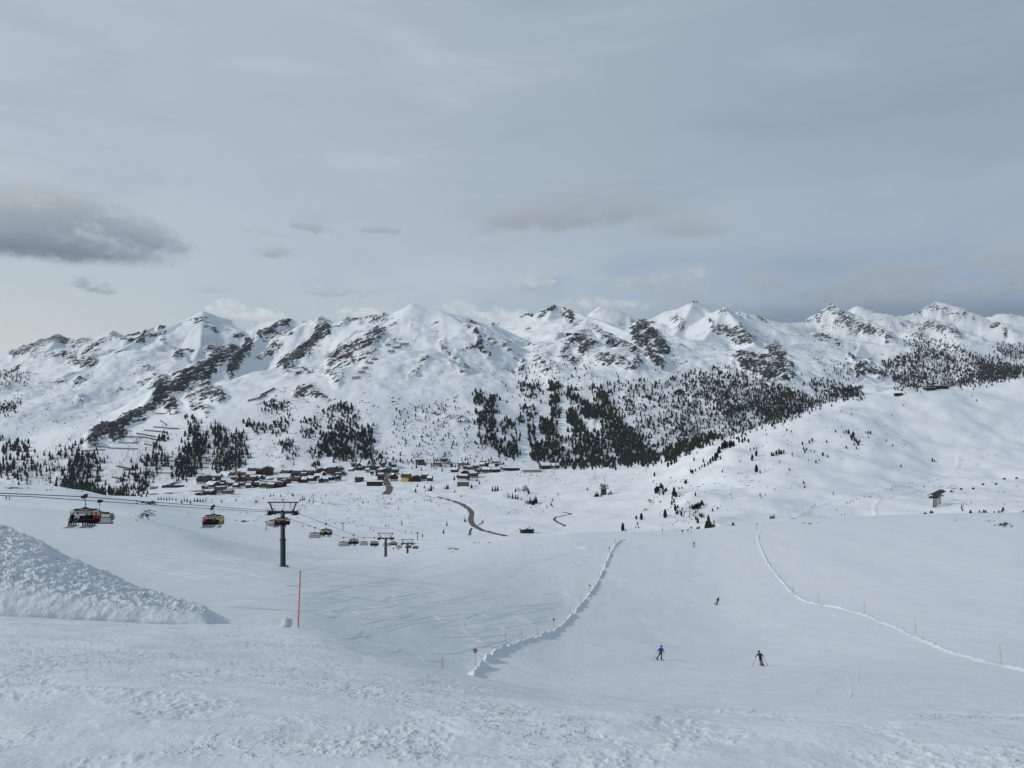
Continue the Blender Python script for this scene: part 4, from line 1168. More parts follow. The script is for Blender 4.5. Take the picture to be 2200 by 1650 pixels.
spots = []
for poly, n, h0, h1, kinds, cl in WOODS:
    xs_, ys_ = [p[0] for p in poly], [p[1] for p in poly]
    n = int(n * 1.35)
    made, tries = 0, 0
    cx_, cy_ = rng.uniform(0, 99), rng.uniform(0, 99)
    px_try = np.array([rng.uniform(min(xs_), max(xs_)) for _ in range(n * 9)])
    py_try = np.array([rng.uniform(min(ys_), max(ys_)) for _ in range(n * 9)])
    field = fbm(px_try / 24 + cx_, py_try / 17 + cy_, 4, 200, 0.6)
    for a, b_, fv in zip(px_try, py_try, field):
        if made >= n:
            break
        if not in_poly(a, b_, poly) or fv < -0.75 + cl * 0.95 + 0.25 * rng.random():
            continue
        big_ = min(1.0, (max(xs_) - min(xs_)) / 60)
        spots.append((a + rng.gauss(0, 7) * big_, b_ + rng.gauss(0, 5) * big_, rng.uniform(h0, h1) * rng.choice((.7, .9, 1, 1, 1.1)), rng.choice(kinds)))
        made += 1
spots.sort(key=lambda s: s[1])
parts_v, parts_f, parts_m, off = [], [], [], 0
for a, b_, hp, k in spots:
    p = hit(a, b_, 1250.0)
    hm = 1.06 * hp * p.y / FPX
    v, f = LOW[k][rng.randrange(4)]
    ang = rng.uniform(0, 6.28)
    ca, sa = math.cos(ang), math.sin(ang)
    w = hm * rng.uniform(.95, 1.35) * (1.0 if k != 'l' else 1.0)
    q = np.empty_like(v)
    q[:, 0] = (v[:, 0] * ca - v[:, 1] * sa) * w + p.x
    q[:, 1] = (v[:, 0] * sa + v[:, 1] * ca) * w + p.y
    q[:, 2] = v[:, 2] * hm + p.z - 0.04 * hm
    parts_v.append(q)
    parts_f.append(f + off)
    parts_m.append(np.full(len(f), 1 if k == 'l' else 0, np.int32))
    off += len(v)
me = mesh_np('forest', np.concatenate(parts_v), np.concatenate(parts_f), M_NEEDLE, smooth=False)
me.materials.append(M_LARCH)
me.polygons.foreach_set('material_index', np.concatenate(parts_m))
tag(link(bpy.data.objects.new('forest', me)), 'dark conifer and bare larch woods covering the far mountain slopes', 'forest', kind='stuff')

# ------------------------------------------------------------------ dwarf scrub and stones poking through the snow: nobody could count them
SCRUB = [  # polygon, number, size range in pixels
    ([(430, 1065), (760, 1055), (1000, 1070), (1180, 1060), (1180, 1100), (1000, 1120), (720, 1135), (480, 1100)], 420, .8, 2.2),
    ([(560, 1065), (740, 1060), (740, 1090), (590, 1095)], 130, 1, 2.5), ([(860, 1060), (940, 1060), (940, 1085), (860, 1085)], 70, 1, 2.4),
    ([(760, 1055), (860, 1060), (850, 1090), (740, 1100)], 90, 1, 2.4), ([(1090, 1080), (1200, 1080), (1200, 1105), (1090, 1105)], 60, 1, 2.2),
    ([(1180, 1010), (1420, 1000), (1420, 1050), (1200, 1060)], 90, .8, 2), ([(1440, 1040), (1600, 960), (1700, 930), (1760, 1010), (1650, 1090), (1500, 1110)], 260, 1, 2.6),
    ([(1620, 900), (1900, 860), (1960, 960), (1760, 1000)], 160, .8, 2.2), ([(1900, 1040), (2200, 1030), (2200, 1090), (2060, 1100), (1950, 1060)], 90, .8, 2.5),
    ([(770, 860), (1010, 870), (1060, 960), (1000, 990), (830, 975)], 260, 1, 3), ([(1100, 780), (1260, 760), (1330, 830), (1120, 850)], 300, 1, 2.5),
    ([(560, 830), (700, 830), (700, 880), (560, 880)], 160, 1, 2.5), ([(0, 830), (200, 800), (260, 860), (150, 950), (0, 940)], 330, .8, 2.6),
    ([(230, 760), (330, 730), (350, 800), (250, 850)], 80, .8, 2.2), ([(530, 880), (690, 880), (690, 1000), (560, 1010)], 190, 1, 2.8),
    ([(1430, 740), (1650, 700), (1700, 790), (1450, 810)], 260, .8, 2.4), ([(1700, 700), (2000, 690), (2150, 760), (1900, 790), (1720, 780)], 520, .8, 2.2),
    ([(850, 700), (1050, 730), (1060, 840), (850, 850)], 150, .8, 2), ([(380, 1095), (470, 1085), (470, 1110), (380, 1120)], 14, 1, 2.5),
    ([(1400, 1030), (1480, 1020), (1520, 1120), (1420, 1130)], 130, 1, 3.5), ([(0, 950), (500, 900), (530, 1040), (60, 1065)], 260, 1, 3), ([(800, 985), (1200, 985), (1200, 1030), (800, 1050)], 120, 1, 3),
]
parts_v, parts_f, off = [], [], 0
BUSH = []
for i in range(6):
    r_ = random.Random(300 + i)
    b = MB()
    n = 6
    vs = [(math.cos(6.283 * k / n) * r_.uniform(.5, 1.1), math.sin(6.283 * k / n) * r_.uniform(.5, 1.1), r_.uniform(-.25, .1)) for k in range(n)]
    vs += [(math.cos(6.283 * k / n + .5) * r_.uniform(.25, .7), math.sin(6.283 * k / n + .5) * r_.uniform(.25, .7), r_.uniform(.4, .9)) for k in range(n)] + [(0, 0, r_.uniform(.7, 1.1))]
    fs = [(k, (k + 1) % n, n + (k + 1) % n, n + k) for k in range(n)] + [(n + k, n + (k + 1) % n, 2 * n) for k in range(n)]
    BUSH.append(tri_arrays(b.add(vs, fs)))
for poly, n, s0, s1 in SCRUB:
    xs_, ys_ = [p[0] for p in poly], [p[1] for p in poly]
    px_try = np.array([rng.uniform(min(xs_), max(xs_)) for _ in range(n * 6)])
    py_try = np.array([rng.uniform(min(ys_), max(ys_)) for _ in range(n * 6)])
    field = fbm(px_try / 30 + n, py_try / 13, 4, 230, .6)
    made = 0
    for a, b_, fv in zip(px_try, py_try, field):
        if made >= n:
            break
        if fv < 0.12 + 0.3 * rng.random() or not in_poly(a, b_, poly):
            continue
        made += 1
        p = hit(a, b_, 430.0)
        s = rng.uniform(s0, s1) * p.y / FPX * 0.62
        v, f = BUSH[rng.randrange(6)]
        parts_v.append((v * np.array([s * rng.uniform(.8, 1.6), s, s * rng.uniform(.6, 1.1)], np.float32) + np.array(p, np.float32)))
        parts_f.append(f + off)
        off += len(v)
me = mesh_np('scrub', np.concatenate(parts_v), np.concatenate(parts_f), simple('scrub_and_stone', (0.045, 0.045, 0.042), 0.9, scale=0.2), smooth=False)
tag(link(bpy.data.objects.new('scrub', me)), 'scattered dwarf shrubs and stones sticking out of the snow', 'scrub', kind='stuff')

# ------------------------------------------------------------------ chair lift
M_DARKSTEEL = simple('dark_green_painted_steel', (0.030, 0.038, 0.034), 0.5, 0.3)
M_GALV = simple('galvanised_steel', (0.30, 0.32, 0.33), 0.45, 0.6)
M_BLACK = simple('black_rubber_and_steel', (0.018, 0.018, 0.020), 0.6)
M_ROPE = simple('steel_rope', (0.05, 0.05, 0.055), 0.5, 0.4)
M_BUBBLE = simple('cream_canopy_shell', (0.60, 0.58, 0.51), 0.3, var=0.06, scale=1.2)
M_PANEL = simple('light_grey_seat_shell', (0.44, 0.46, 0.45), 0.45, var=0.08)
M_SEAT = simple('dark_red_brown_upholstery', (0.040, 0.016, 0.016), 0.8)


def line_x(y):
    return -45.0 - 0.02 * y


GA = 2.65                                              # half the distance between the two ropes
ROPE_K = [(-10, 2.5), (20, -1.6), (79, -11.5), (123, -19.7), (163, -27.0), (240, -47.6), (314, -62.6), (391, -80.6), (470, -97)]


def rope_z(y):
    ys_, zs_ = [k[0] for k in ROPE_K], [k[1] for k in ROPE_K]
    return float(np.interp(y, ys_, zs_))


cable = MB()
for s in (-1, 1):
    pts = [(line_x(y) + s * GA, y, rope_z(y)) for y in (-10, 5, 20, 50, 79, 100, 123, 143, 163, 190, 215, 240, 278, 314, 350, 391, 430, 470)]
    cable.tube(pts, 0.045, 6, cap=False)
tag(cable.build('haul_rope', M_ROPE), 'dark steel haul rope of the chair lift running down both sides of the pylons', 'rope')


def pylon(y, label, foot=None, big=True):
    x = line_x(y)
    rz = rope_z(y)
    g = ground(x, y)
    o = empty('lift_pylon', (x, y, g - 0.3))
    top = rz - g + 0.3
    H = top - 0.15
    m = MB()
    m.tube([(0, 0, 0), (0, 0, H * 0.52)], 0.56, 20)
    m.tube([(0, 0, H * 0.52), (0, 0, H * 0.56), (0, 0, H)], 0.50, 20, r2=0.40)
    m.tube([(0, 0, H * 0.50), (0, 0, H * 0.53)], 0.66, 20)
    m.build('shaft', M_DARKSTEEL, o, smooth=False)
    m = MB()
    for k in range(int(H / 0.35)):
        m.box((-0.18, -0.62, 0.6 + k * 0.35), (0.36, 0.05, 0.05))
    m.bar((-0.36, -0.62, 0.5), (-0.36, -0.62, H), 0.05)
    m.bar((0.0, -0.62, 0.5), (0.0, -0.62, H), 0.05)
    m.build('ladder', M_GALV, o)
    MB().box((0, 0, H + 0.12), (2 * GA + 1.0, 0.55, 0.5)).build('crossarm', M_DARKSTEEL, o)
    for s in (-1, 1):
        MB().bar((s * (GA - 0.55), 0, H + 0.3), (s * (GA + 0.15), 0, H + 2.15), 0.26).build('gantry_post', M_DARKSTEEL, o)
        b = MB()
        for dy in (-1.5, 1.5):
            b.box((s * GA, dy * 0.5, H + 0.06), (0.22, 1.5, 0.24))
        b.build('sheave_beam', M_DARKSTEEL, o)
        wm = MB()
        for k in range(6):
            yy = -1.5 + 0.6 * k
            wm.tube([(s * GA - 0.10, yy, H + 0.02), (s * GA + 0.10, yy, H + 0.02)], 0.22, 12)
        wm.build('sheave_train', M_BLACK, o)
        b = MB()
        b.box((s * GA, 0, H - 0.28), (1.3, 2.6, 0.06))
        for dx in (-0.62, 0.62):
            b.bar((s * GA + dx, -1.3, H + 0.75), (s * GA + dx, 1.3, H + 0.75), 0.05)
            for dy in (-1.3, 0, 1.3):
                b.bar((s * GA + dx, dy, H - 0.28), (s * GA + dx, dy, H + 0.75), 0.05)
        b.build('service_platform', M_DARKSTEEL, o)
    MB().box((0, 0, H + 2.22), (2 * GA + 1.3, 0.24, 0.22)).build('gantry_beam', M_DARKSTEEL, o)
    b = MB()
    for dx in (-0.14, 0.14):
        b.bar((0.2 + dx, 0, H + 0.3), (0.2 + dx, 0, H + 2.2), 0.05)
    for k in range(5):
        b.bar((0.06, 0, H + 0.5 + k * 0.36), (0.34, 0, H + 0.5 + k * 0.36), 0.04)
    b.bar((1.3, -0.2, H + 0.35), (1.55, 0, H + 2.2), 0.06)
    b.bar((1.9, -0.2, H + 0.35), (1.65, 0, H + 2.2), 0.06)
    b.build('top_ladder', M_GALV, o)
    b = MB()
    b.box((0, 0, 0.2), (1.9, 1.9, 0.5))
    b.build('footing', simple('concrete', (0.30, 0.29, 0.27), 0.9), o)
    tag(o, label, 'pylon', 'pylons of the chair lift')
    return o


pylon(163, 'tall dark steel chair lift pylon nearest the viewer, with ladder and crossarm')
pylon(314, 'smaller dark chair lift pylon, second down the line, half sunk behind the snow crest')
pylon(391, 'farthest small chair lift pylon, only its head above the snow crest')

# one chair: local x across, riders look along -y, origin where the grip holds the rope
CHAIR = {}


def chair_meshes():
    m = MB()
    m.box((0, 0, 0), (0.30, 0.75, 0.26)).box((0, 0.25, 0.16), (0.18, 0.5, 0.16)).tube([(-0.18, -0.2, 0.05), (0.18, -0.2, 0.05)], 0.12, 10)
    CHAIR['grip'] = m.mesh('grip', M_BLACK)
    m = MB()
    m.tube([(0, 0, 0), (0.05, 0.02, -0.35), (0.02, 0.16, -0.75), (-0.04, 0.25, -1.05), (-0.05, 0.22, -1.32)], 0.062, 10)
    CHAIR['hanger'] = m.mesh('hanger', M_GALV, True)
    m = MB()
    m.tube([(-1.0, 0.2, -1.34), (0, 0.2, -1.24), (1.0, 0.2, -1.34)], 0.07, 8)
    m.tube([(-1.0, 0.6, -1.36), (1.0, 0.6, -1.36)], 0.05, 8).tube([(-1.0, -0.2, -1.36), (1.0, -0.2, -1.36)], 0.05, 8)
    for x in (-1.0, -0.5, 0, 0.5, 1.0):
        m.tube([(x, -0.2, -1.36), (x * 0.8, 0.2, -1.26), (x, 0.6, -1.36)], 0.035, 6)
    m.tube([(-0.6, 0.2, -1.30), (-0.05, 0.22, -1.10), (0.6, 0.2, -1.30)], 0.045, 8)
    for s in (-1, 1):
        m.tube([(s * 1.0, 0.2, -1.36), (s * 1.38, 0.2, -1.42), (s * 1.52, 0.22, -1.62), (s * 1.55, 0.25, -2.1), (s * 1.50, 0.22, -2.5), (s * 1.40, 0.0, -2.62), (s * 1.30, -0.35, -2.58)], 0.045, 8)
        m.box((s * 1.02, 0.2, -1.36), (0.16, 0.3, 0.2))
    CHAIR['frame'] = m.mesh('frame', M_BLACK, True)
    # seat shell seen from behind, cushions seen from the front
    m = MB()
    n = 10
    vs, fs = [], []
    for i in range(n + 1):
        t = i / n
        z = -1.95 - 0.62 * t
        y = 0.38 - 0.10 * t
        for x in (-1.46, 1.46):
            vs += [(x, y, z), (x, y - 0.07, z)]
    for i in range(n):
        a = i * 4
        fs += [(a, a + 2, a + 6, a + 4), (a + 1, a + 5, a + 7, a + 3), (a, a + 4, a + 5, a + 1), (a + 2, a + 3, a + 7, a + 6)]
    fs += [(0, 1, 3, 2), (n * 4, n * 4 + 2, n * 4 + 3, n * 4 + 1)]
    m.add(vs, fs)
    CHAIR['back_shell'] = m.mesh('back_shell', M_PANEL)
    m = MB()
    m.box((0, 0, 0), (0.44, 0.09, 0.58))
    CHAIR['cushion'] = m.mesh('cushion', M_SEAT)
    m = MB()
    m.box((0, 0, 0), (2.9, 0.55, 0.12))
    CHAIR['seat'] = m.mesh('seat', M_SEAT)
    m = MB()
    m.tube([(-1.42, 0.1, -2.1), (-1.35, -0.55, -2.25), (1.35, -0.55, -2.25), (1.42, 0.1, -2.1)], 0.03, 6)
    for x in (-1.15, -0.7, -0.23, 0.23, 0.7, 1.15):
        m.tube([(x, -0.55, -2.25), (x, -0.62, -2.75), (x + 0.15, -0.66, -2.80), (x - 0.15, -0.66, -2.80)], 0.022, 6)
    CHAIR['safety_bar'] = m.mesh('safety_bar', M_BLACK)

    def shell(a0, a1, rad, cy, cz, wid):
        k, b = 12, MB()
        vs, fs = [], []
        for i in range(k + 1):
            a = math.radians(a0 + (a1 - a0) * i / k)
            taper = 1 - 0.06 * abs(2 * i / k - 1) ** 3
            for x in (-wid * taper, -wid * 0.98 * taper, wid * 0.98 * taper, wid * taper):
                inset = 0.10 if abs(x) > wid * 0.979 * taper else 0.0
                vs.append((x, cy + math.cos(a) * (rad - inset), cz + math.sin(a) * (rad - inset)))
        for i in range(k):
            for j in range(3):
                a = i * 4 + j
                fs.append((a, a + 1, a + 5, a + 4))
        b.add(vs, fs)
        # thickness: an inner skin
        b.add([(v[0], cy + (v[1] - cy) * 0.96, cz + (v[2] - cz) * 0.96) for v in vs], [f[::-1] for f in fs])
        return b
    CHAIR['canopy_open'] = shell(10, 118, 0.72, 0.05, -2.02, 1.46).mesh('canopy', M_BUBBLE, True)
    CHAIR['canopy_closed'] = shell(25, 205, 0.74, 0.0, -2.06, 1.46).mesh('canopy', M_BUBBLE, True)


chair_meshes()


def chair(y, side, label, loaded, scale=1.0):
    x = line_x(y) + side * GA
    z = rope_z(y)
    o = empty('lift_chair', (x, y, z), 0.0 if loaded else math.pi)
    put('grip', CHAIR['grip'], o)
    put('hanger', CHAIR['hanger'], o)
    put('frame', CHAIR['frame'], o)
    put('canopy', CHAIR['canopy_open'] if loaded else CHAIR['canopy_closed'], o)
    bs = put('back_shell', CHAIR['back_shell'], o)
    for k in range(6):
        put('cushion', CHAIR['cushion'], bs, (-1.2 + 0.48 * k, 0.24, -2.27))
    put('seat', CHAIR['seat'], o, (0, 0.02, -2.58))
    put('safety_bar', CHAIR['safety_bar'], o)
    tag(o, label, 'lift chair', 'chairs hanging on the lift rope')
    return o


# ------------------------------------------------------------------ people: one skinned body each, clothes as coloured regions
CLOTH = {}


def cloth(name, col):
    if name not in CLOTH:
        CLOTH[name] = simple(name, col, 0.85, var=0.2, scale=6, spec=0.1)
    return CLOTH[name]


def body_mesh(name, J, bones, mats, sub=2):
    """J: joint -> (point, radius); bones: (joint, joint, material index)"""
    keys = list(J)
    idx = {k: i for i, k in enumerate(keys)}
    me = bpy.data.meshes.new(name + '_skeleton')
    me.from_pydata([J[k][0] for k in keys], [(idx[a], idx[b]) for a, b, _ in bones], [])
    ob = link(bpy.data.objects.new(name + '_skeleton', me))
    md = ob.modifiers.new('skin', 'SKIN')
    md.use_smooth_shade = True
    for i, k in enumerate(keys):
        sv = me.skin_vertices[0].data[i]
        r = J[k][1]
        sv.radius = r if isinstance(r, tuple) else (r, r)
        sv.use_root = (k == 'pelvis')
    sb = ob.modifiers.new('sub', 'SUBSURF')
    sb.levels = sb.render_levels = sub
    dg = bpy.context.evaluated_depsgraph_get()
    out = bpy.data.meshes.new_from_object(ob.evaluated_get(dg))
    out.name = name
    bpy.data.objects.remove(ob)
    bpy.data.meshes.remove(me)
    out.materials.clear()
    for m in mats:
        out.materials.append(m)
    A = np.array([J[a][0] for a, b, _ in bones])
    Bv = np.array([J[b][0] for a, b, _ in bones])
    mi = [b[2] for b in bones]
    for p in out.polygons:
        c = np.array(p.center)
        e = Bv - A
        t = np.clip(((c - A) * e).sum(1) / (e * e).sum(1), 0, 1)
        d = np.linalg.norm(A + e * t[:, None] - c, axis=1)
        p.material_index = mi[int(np.argmin(d))]
        p.use_smooth = True
    return out


STAND = [('pelvis', 'waist', 1), ('waist', 'chest', 0), ('chest', 'neck', 0), ('neck', 'head', 2), ('head', 'crown', 3),
         ('chest', 'shl', 0), ('shl', 'ell', 0), ('ell', 'wrl', 0), ('wrl', 'hal', 4), ('hal', 'fil', 4),
         ('chest', 'shr', 0), ('shr', 'elr', 0), ('elr', 'wrr', 0), ('wrr', 'har', 4), ('har', 'fir', 4),
         ('pelvis', 'hil', 1), ('hil', 'knl', 1), ('knl', 'anl', 1), ('anl', 'tol', 5),
         ('pelvis', 'hir', 1), ('hir', 'knr', 1), ('knr', 'anr', 1), ('anr', 'tor', 5)]


def pose(pel, chest, head, el, er, hl, hr, kl, kr, al, ar):
    """skier seen from behind, facing +y; l = left of the picture"""
    V = Vector
    pel, chest, head = V(pel), V(chest), V(head)
    up = (chest - pel).normalized()
    shl, shr = chest + V((-0.19, 0, 0.04)), chest + V((0.19, 0, 0.04))
    hil, hir = pel + V((-0.10, 0, -0.04)), pel + V((0.10, 0, -0.04))
    f = V((0, 0.2, -0.02))
    d = {'pelvis': (pel, (0.15, 0.12)), 'waist': (pel.lerp(chest, 0.45), (0.155, 0.125)), 'chest': (chest, (0.17, 0.13)),
         'neck': (chest.lerp(head, 0.52), 0.065), 'head': (head, (0.095, 0.105)), 'crown': (head + V((0, 0, 0.11)), (0.10, 0.11)),
         'shl': (shl, 0.085), 'ell': (V(el), 0.062), 'wrl': (V(hl), 0.05), 'hal': (V(hl) + V((0, 0.05, -0.05)), 0.05), 'fil': (V(hl) + V((0, 0.10, -0.07)), 0.035),
         'shr': (shr, 0.085), 'elr': (V(er), 0.062), 'wrr': (V(hr), 0.05), 'har': (V(hr) + V((0, 0.05, -0.05)), 0.05), 'fir': (V(hr) + V((0, 0.10, -0.07)), 0.035),
         'hil': (hil, 0.11), 'knl': (V(kl), 0.08), 'anl': (V(al), 0.072), 'tol': (V(al) + f, 0.055),
         'hir': (hir, 0.11), 'knr': (V(kr), 0.08), 'anr': (V(ar), 0.072), 'tor': (V(ar) + f, 0.055)}
    return {k: (tuple(v[0]), v[1]) for k, v in d.items()}


M_SKIN = simple('skin', (0.42, 0.27, 0.20), 0.6)
M_BOOT = simple('ski_boot', (0.03, 0.03, 0.035), 0.4)
M_SKI = simple('ski', (0.05, 0.05, 0.06), 0.35)
M_POLE = simple('ski_pole', (0.10, 0.10, 0.11), 0.4, 0.5)


def skier(px, py, who, J, jacket, pants, helm, glove, heading=0.0, height=1.0, pack=None, planted=((-.5, .1), (.5, .1))):
    p = hit(px, py)
    o = empty('person', p, heading)
    me = body_mesh('body', J, STAND, [jacket, pants, M_SKIN, helm, glove, M_BOOT])
    put('body', me, o, scale=height)
    hd = Vector(J['head'][0]) + Vector((0, -0.005, 0.06))
    m = MB()
    for i in range(5):
        a0, a1 = math.radians(-20 + 110 * i / 5), math.radians(-20 + 110 * (i + 1) / 5)
        n = 12
        vs = [hd + Vector((math.cos(a) * 0.135 * math.cos(6.283 * k / n), math.cos(a) * 0.150 * math.sin(6.283 * k / n), math.sin(a) * 0.155)) for a in (a0, a1) for k in range(n)]
        m.add(vs, [(k, (k + 1) % n, n + (k + 1) % n, n + k) for k in range(n)])
    put('helmet', m.mesh('helmet', helm, True), o, scale=height)
    if pack is not None:
        ch = Vector(J['chest'][0])
        m = MB().box(ch + Vector((0, -0.18, -0.14)), (0.30, 0.16, 0.42))
        m.box(ch + Vector((-0.11, -0.02, 0.06)), (0.05, 0.34, 0.05)).box(ch + Vector((0.11, -0.02, 0.06)), (0.05, 0.34, 0.05))
        put('backpack', m.mesh('backpack', pack), o, scale=height)
    tag(o, who, 'person', 'skiers on the piste')
    M = Matrix.Translation(p) @ Matrix.Rotation(heading, 4, 'Z')
    short = who.split(' on ')[0].split(' low')[0].split(' with ')[0]
    for s, k in (('left', 'anl'), ('right', 'anr')):
        a = M @ (Vector(J[k][0]) * height)
        fw = Vector((math.sin(-heading), math.cos(-heading), 0))
        pts = []
        for t in (-0.75, -0.4, 0, 0.4, 0.75, 0.9, 0.98):
            q = a + fw * t
            q.z = ground(q.x, q.y) + 0.05 + (max(0, t - 0.75) * 0.7)
            pts.append(q)
        m = MB()
        side = Vector((fw.y, -fw.x, 0)) * 0.05
        vs = [v for q in pts for v in (q - side, q + side, q + side + Vector((0, 0, .03)), q - side + Vector((0, 0, .03)))]
        fs = []
        for i in range(len(pts) - 1):
            b = i * 4
            fs += [(b, b + 4, b + 5, b + 1), (b + 1, b + 5, b + 6, b + 2), (b + 2, b + 6, b + 7, b + 3), (b + 3, b + 7, b + 4, b)]
        fs += [(0, 1, 2, 3), (len(pts) * 4 - 4, len(pts) * 4 - 1, len(pts) * 4 - 2, len(pts) * 4 - 3)]
        m.add(vs, fs)
        tag(m.build('ski', M_SKI), 'dark ski on the %s foot of the %s' % (s, short), 'ski', 'skis of the skiers on the piste')
    for s, k, (dx, dy) in (('left', 'hal', planted[0]), ('right', 'har', planted[1])):
        h_ = M @ (Vector(J[k][0]) * height)
        b = M @ Vector(((J[k][0][0] + dx), J[k][0][1] + dy, 0))
        b.z = ground(b.x, b.y)
        m = MB()
        d = (h_ - b).normalized()
        m.tube([b - d * 0.02, b + d * (h_ - b).length, h_ + d * 0.12], 0.016, 6)
        m.tube([b + d * 0.08, b + d * 0.10], 0.055, 10)
        m.tube([h_ - d * 0.06, h_ + d * 0.13], 0.026, 8)
        tag(m.build('ski_pole', M_POLE), 'thin ski pole in the %s hand of the %s' % (s, short), 'ski pole', 'poles of the skiers on the piste')
    return o


DK = cloth('black_trousers', (0.014, 0.015, 0.018))
BK = cloth('black_jacket', (0.012, 0.013, 0.016))
skier(1419, 1418, 'skier in a bright blue jacket with black trousers low on the piste',
      pose((0.02, 0, 0.92), (0.08, 0.06, 1.36), (0.12, 0.10, 1.62), (-0.32, 0.10, 1.14), (0.42, 0.06, 1.12), (-0.34, 0.28, 0.95), (0.46, 0.22, 0.90),
           (-0.22, 0.08, 0.52), (0.12, 0.08, 0.50), (-0.42, -0.02, 0.12), (0.12, -0.02, 0.12)),
      cloth('blue_jacket', (0.012, 0.045, 0.34)), DK, BK, BK, heading=-0.1, pack=cloth('blue_pack', (0.014, 0.05, 0.30)), planted=((-.55, -.2), (-.06, -.1)))
skier(1541, 1299, 'skier in black leaning into a turn on the middle of the piste',
      pose((0.10, 0, 0.86), (0.26, 0.10, 1.26), (0.36, 0.14, 1.50), (-0.08, 0.12, 1.10), (0.58, 0.12, 1.02), (-0.26, 0.2, 1.02), (0.60, 0.28, 0.78),
           (-0.10, 0.12, 0.48), (0.10, 0.10, 0.48), (-0.30, 0, 0.12), (-0.06, 0, 0.12)),
      BK, DK, BK, BK, heading=0.25, planted=((-.35, -.2), (.12, -.1)))
skier(1491, 1175, 'farthest skier in black and white on the piste just before its crest',
      pose((0, 0, 0.92), (0.02, 0.08, 1.36), (0.03, 0.12, 1.62), (-0.28, 0.10, 1.12), (0.30, 0.10, 1.12), (-0.32, 0.28, 0.98), (0.34, 0.28, 0.98),
           (-0.13, 0.1, 0.5), (0.13, 0.1, 0.5), (-0.15, 0, 0.12), (0.15, 0, 0.12)),
      BK, cloth('grey_trousers', (0.20, 0.20, 0.21)), BK, BK, heading=0.1, planted=((-.2, -.2), (.2, -.2)))
skier(1634, 1431, 'skier in a dark green jacket low on the right of the piste, poles spread',
      pose((0.0, 0, 0.94), (-0.10, 0.06, 1.37), (-0.16, 0.10, 1.62), (-0.46, 0.02, 1.22), (0.30, 0.02, 1.22), (-0.52, 0.20, 1.04), (0.34, 0.22, 1.06),
           (-0.02, 0.08, 0.52), (0.18, 0.08, 0.52), (0.12, -0.02, 0.12), (0.36, -0.02, 0.12)),
      cloth('dark_green_jacket', (0.022, 0.030, 0.028)), DK, BK, BK, heading=-0.08, planted=((-.42, -.25), (.52, -.25)))

# ------------------------------------------------------------------ riders on the chairs
SIT = [b for b in STAND]


def sit_pose():
    V = Vector
    d = {'pelvis': ((0, 0.05, 0.10), (0.15, 0.12)), 'waist': ((0, 0.07, 0.30), (0.15, 0.12)), 'chest': ((0, 0.05, 0.52), (0.17, 0.12)),
         'neck': ((0, 0.02, 0.68), 0.06), 'head': ((0, 0, 0.80), (0.10, 0.11)), 'crown': ((0, 0, 0.90), (0.105, 0.115)),
         'shl': ((-0.19, 0.04, 0.56), 0.08), 'ell': ((-0.23, -0.10, 0.33), 0.06), 'wrl': ((-0.12, -0.30, 0.28), 0.05), 'hal': ((-0.09, -0.37, 0.28), 0.05), 'fil': ((-0.06, -0.42, 0.27), 0.035),
         'shr': ((0.19, 0.04, 0.56), 0.08), 'elr': ((0.23, -0.10, 0.33), 0.06), 'wrr': ((0.12, -0.30, 0.28), 0.05), 'har': ((0.09, -0.37, 0.28), 0.05), 'fir': ((0.06, -0.42, 0.27), 0.035),
         'hil': ((-0.10, 0.0, 0.09), 0.10), 'knl': ((-0.12, -0.44, 0.10), 0.08), 'anl': ((-0.12, -0.52, -0.34), 0.075), 'tol': ((-0.12, -0.70, -0.38), 0.055),
         'hir': ((0.10, 0.0, 0.09), 0.10), 'knr': ((0.12, -0.44, 0.10), 0.08), 'anr': ((0.12, -0.50, -0.34), 0.075), 'tor': ((0.12, -0.68, -0.38), 0.055)}
    return d


RIDER_COL = {'black': (0.014, 0.014, 0.018), 'red': (0.42, 0.03, 0.03), 'white and grey': (0.50, 0.52, 0.54), 'navy': (0.02, 0.03, 0.09), 'orange red': (0.55, 0.09, 0.03),
             'yellow green': (0.50, 0.52, 0.10), 'brown': (0.10, 0.06, 0.04), 'lilac': (0.42, 0.36, 0.55), 'yellow': (0.50, 0.42, 0.08)}
sit_base = body_mesh('body', sit_pose(), SIT, [BK, DK, M_SKIN, BK, BK, M_BOOT], 1)
SITM = {}
for nm, colr in RIDER_COL.items():
    m2 = sit_base.copy()
    m2.materials[0] = cloth(nm.replace(' ', '_') + '_jacket', colr)
    if nm in ('yellow green',):
        m2.materials[1] = cloth('yellow_green_trousers', (0.46, 0.50, 0.12))
    if nm == 'white and grey':
        m2.materials[1] = cloth('turquoise_trousers', (0.03, 0.18, 0.26))
    SITM[nm] = m2
ski_pair = [MB().box((0, 0, 0), (0.10, 1.55, 0.03)).box((0, -0.83, 0.03), (0.09, 0.14, 0.03)).mesh('ski', M_SKI)]


def rider(ch, slot, colour, where):
    place = ('left end', 'second place', 'third place', 'fourth place', 'fifth place', 'right end')[slot]
    c = Vector(ch.location)
    x = -1.2 + 0.48 * slot
    o = empty('person', c + Vector((x, 0.0, -2.50)))
    put('body', SITM[colour], o)
    for dx in (-0.12, 0.12):
        put('ski', ski_pair[0], o, (dx, -0.62, -0.46), rng.uniform(-0.2, 0.2))
    tag(o, 'rider in a %s jacket, %s of the %s' % (colour, place, where), 'person', 'riders on the %s' % where)


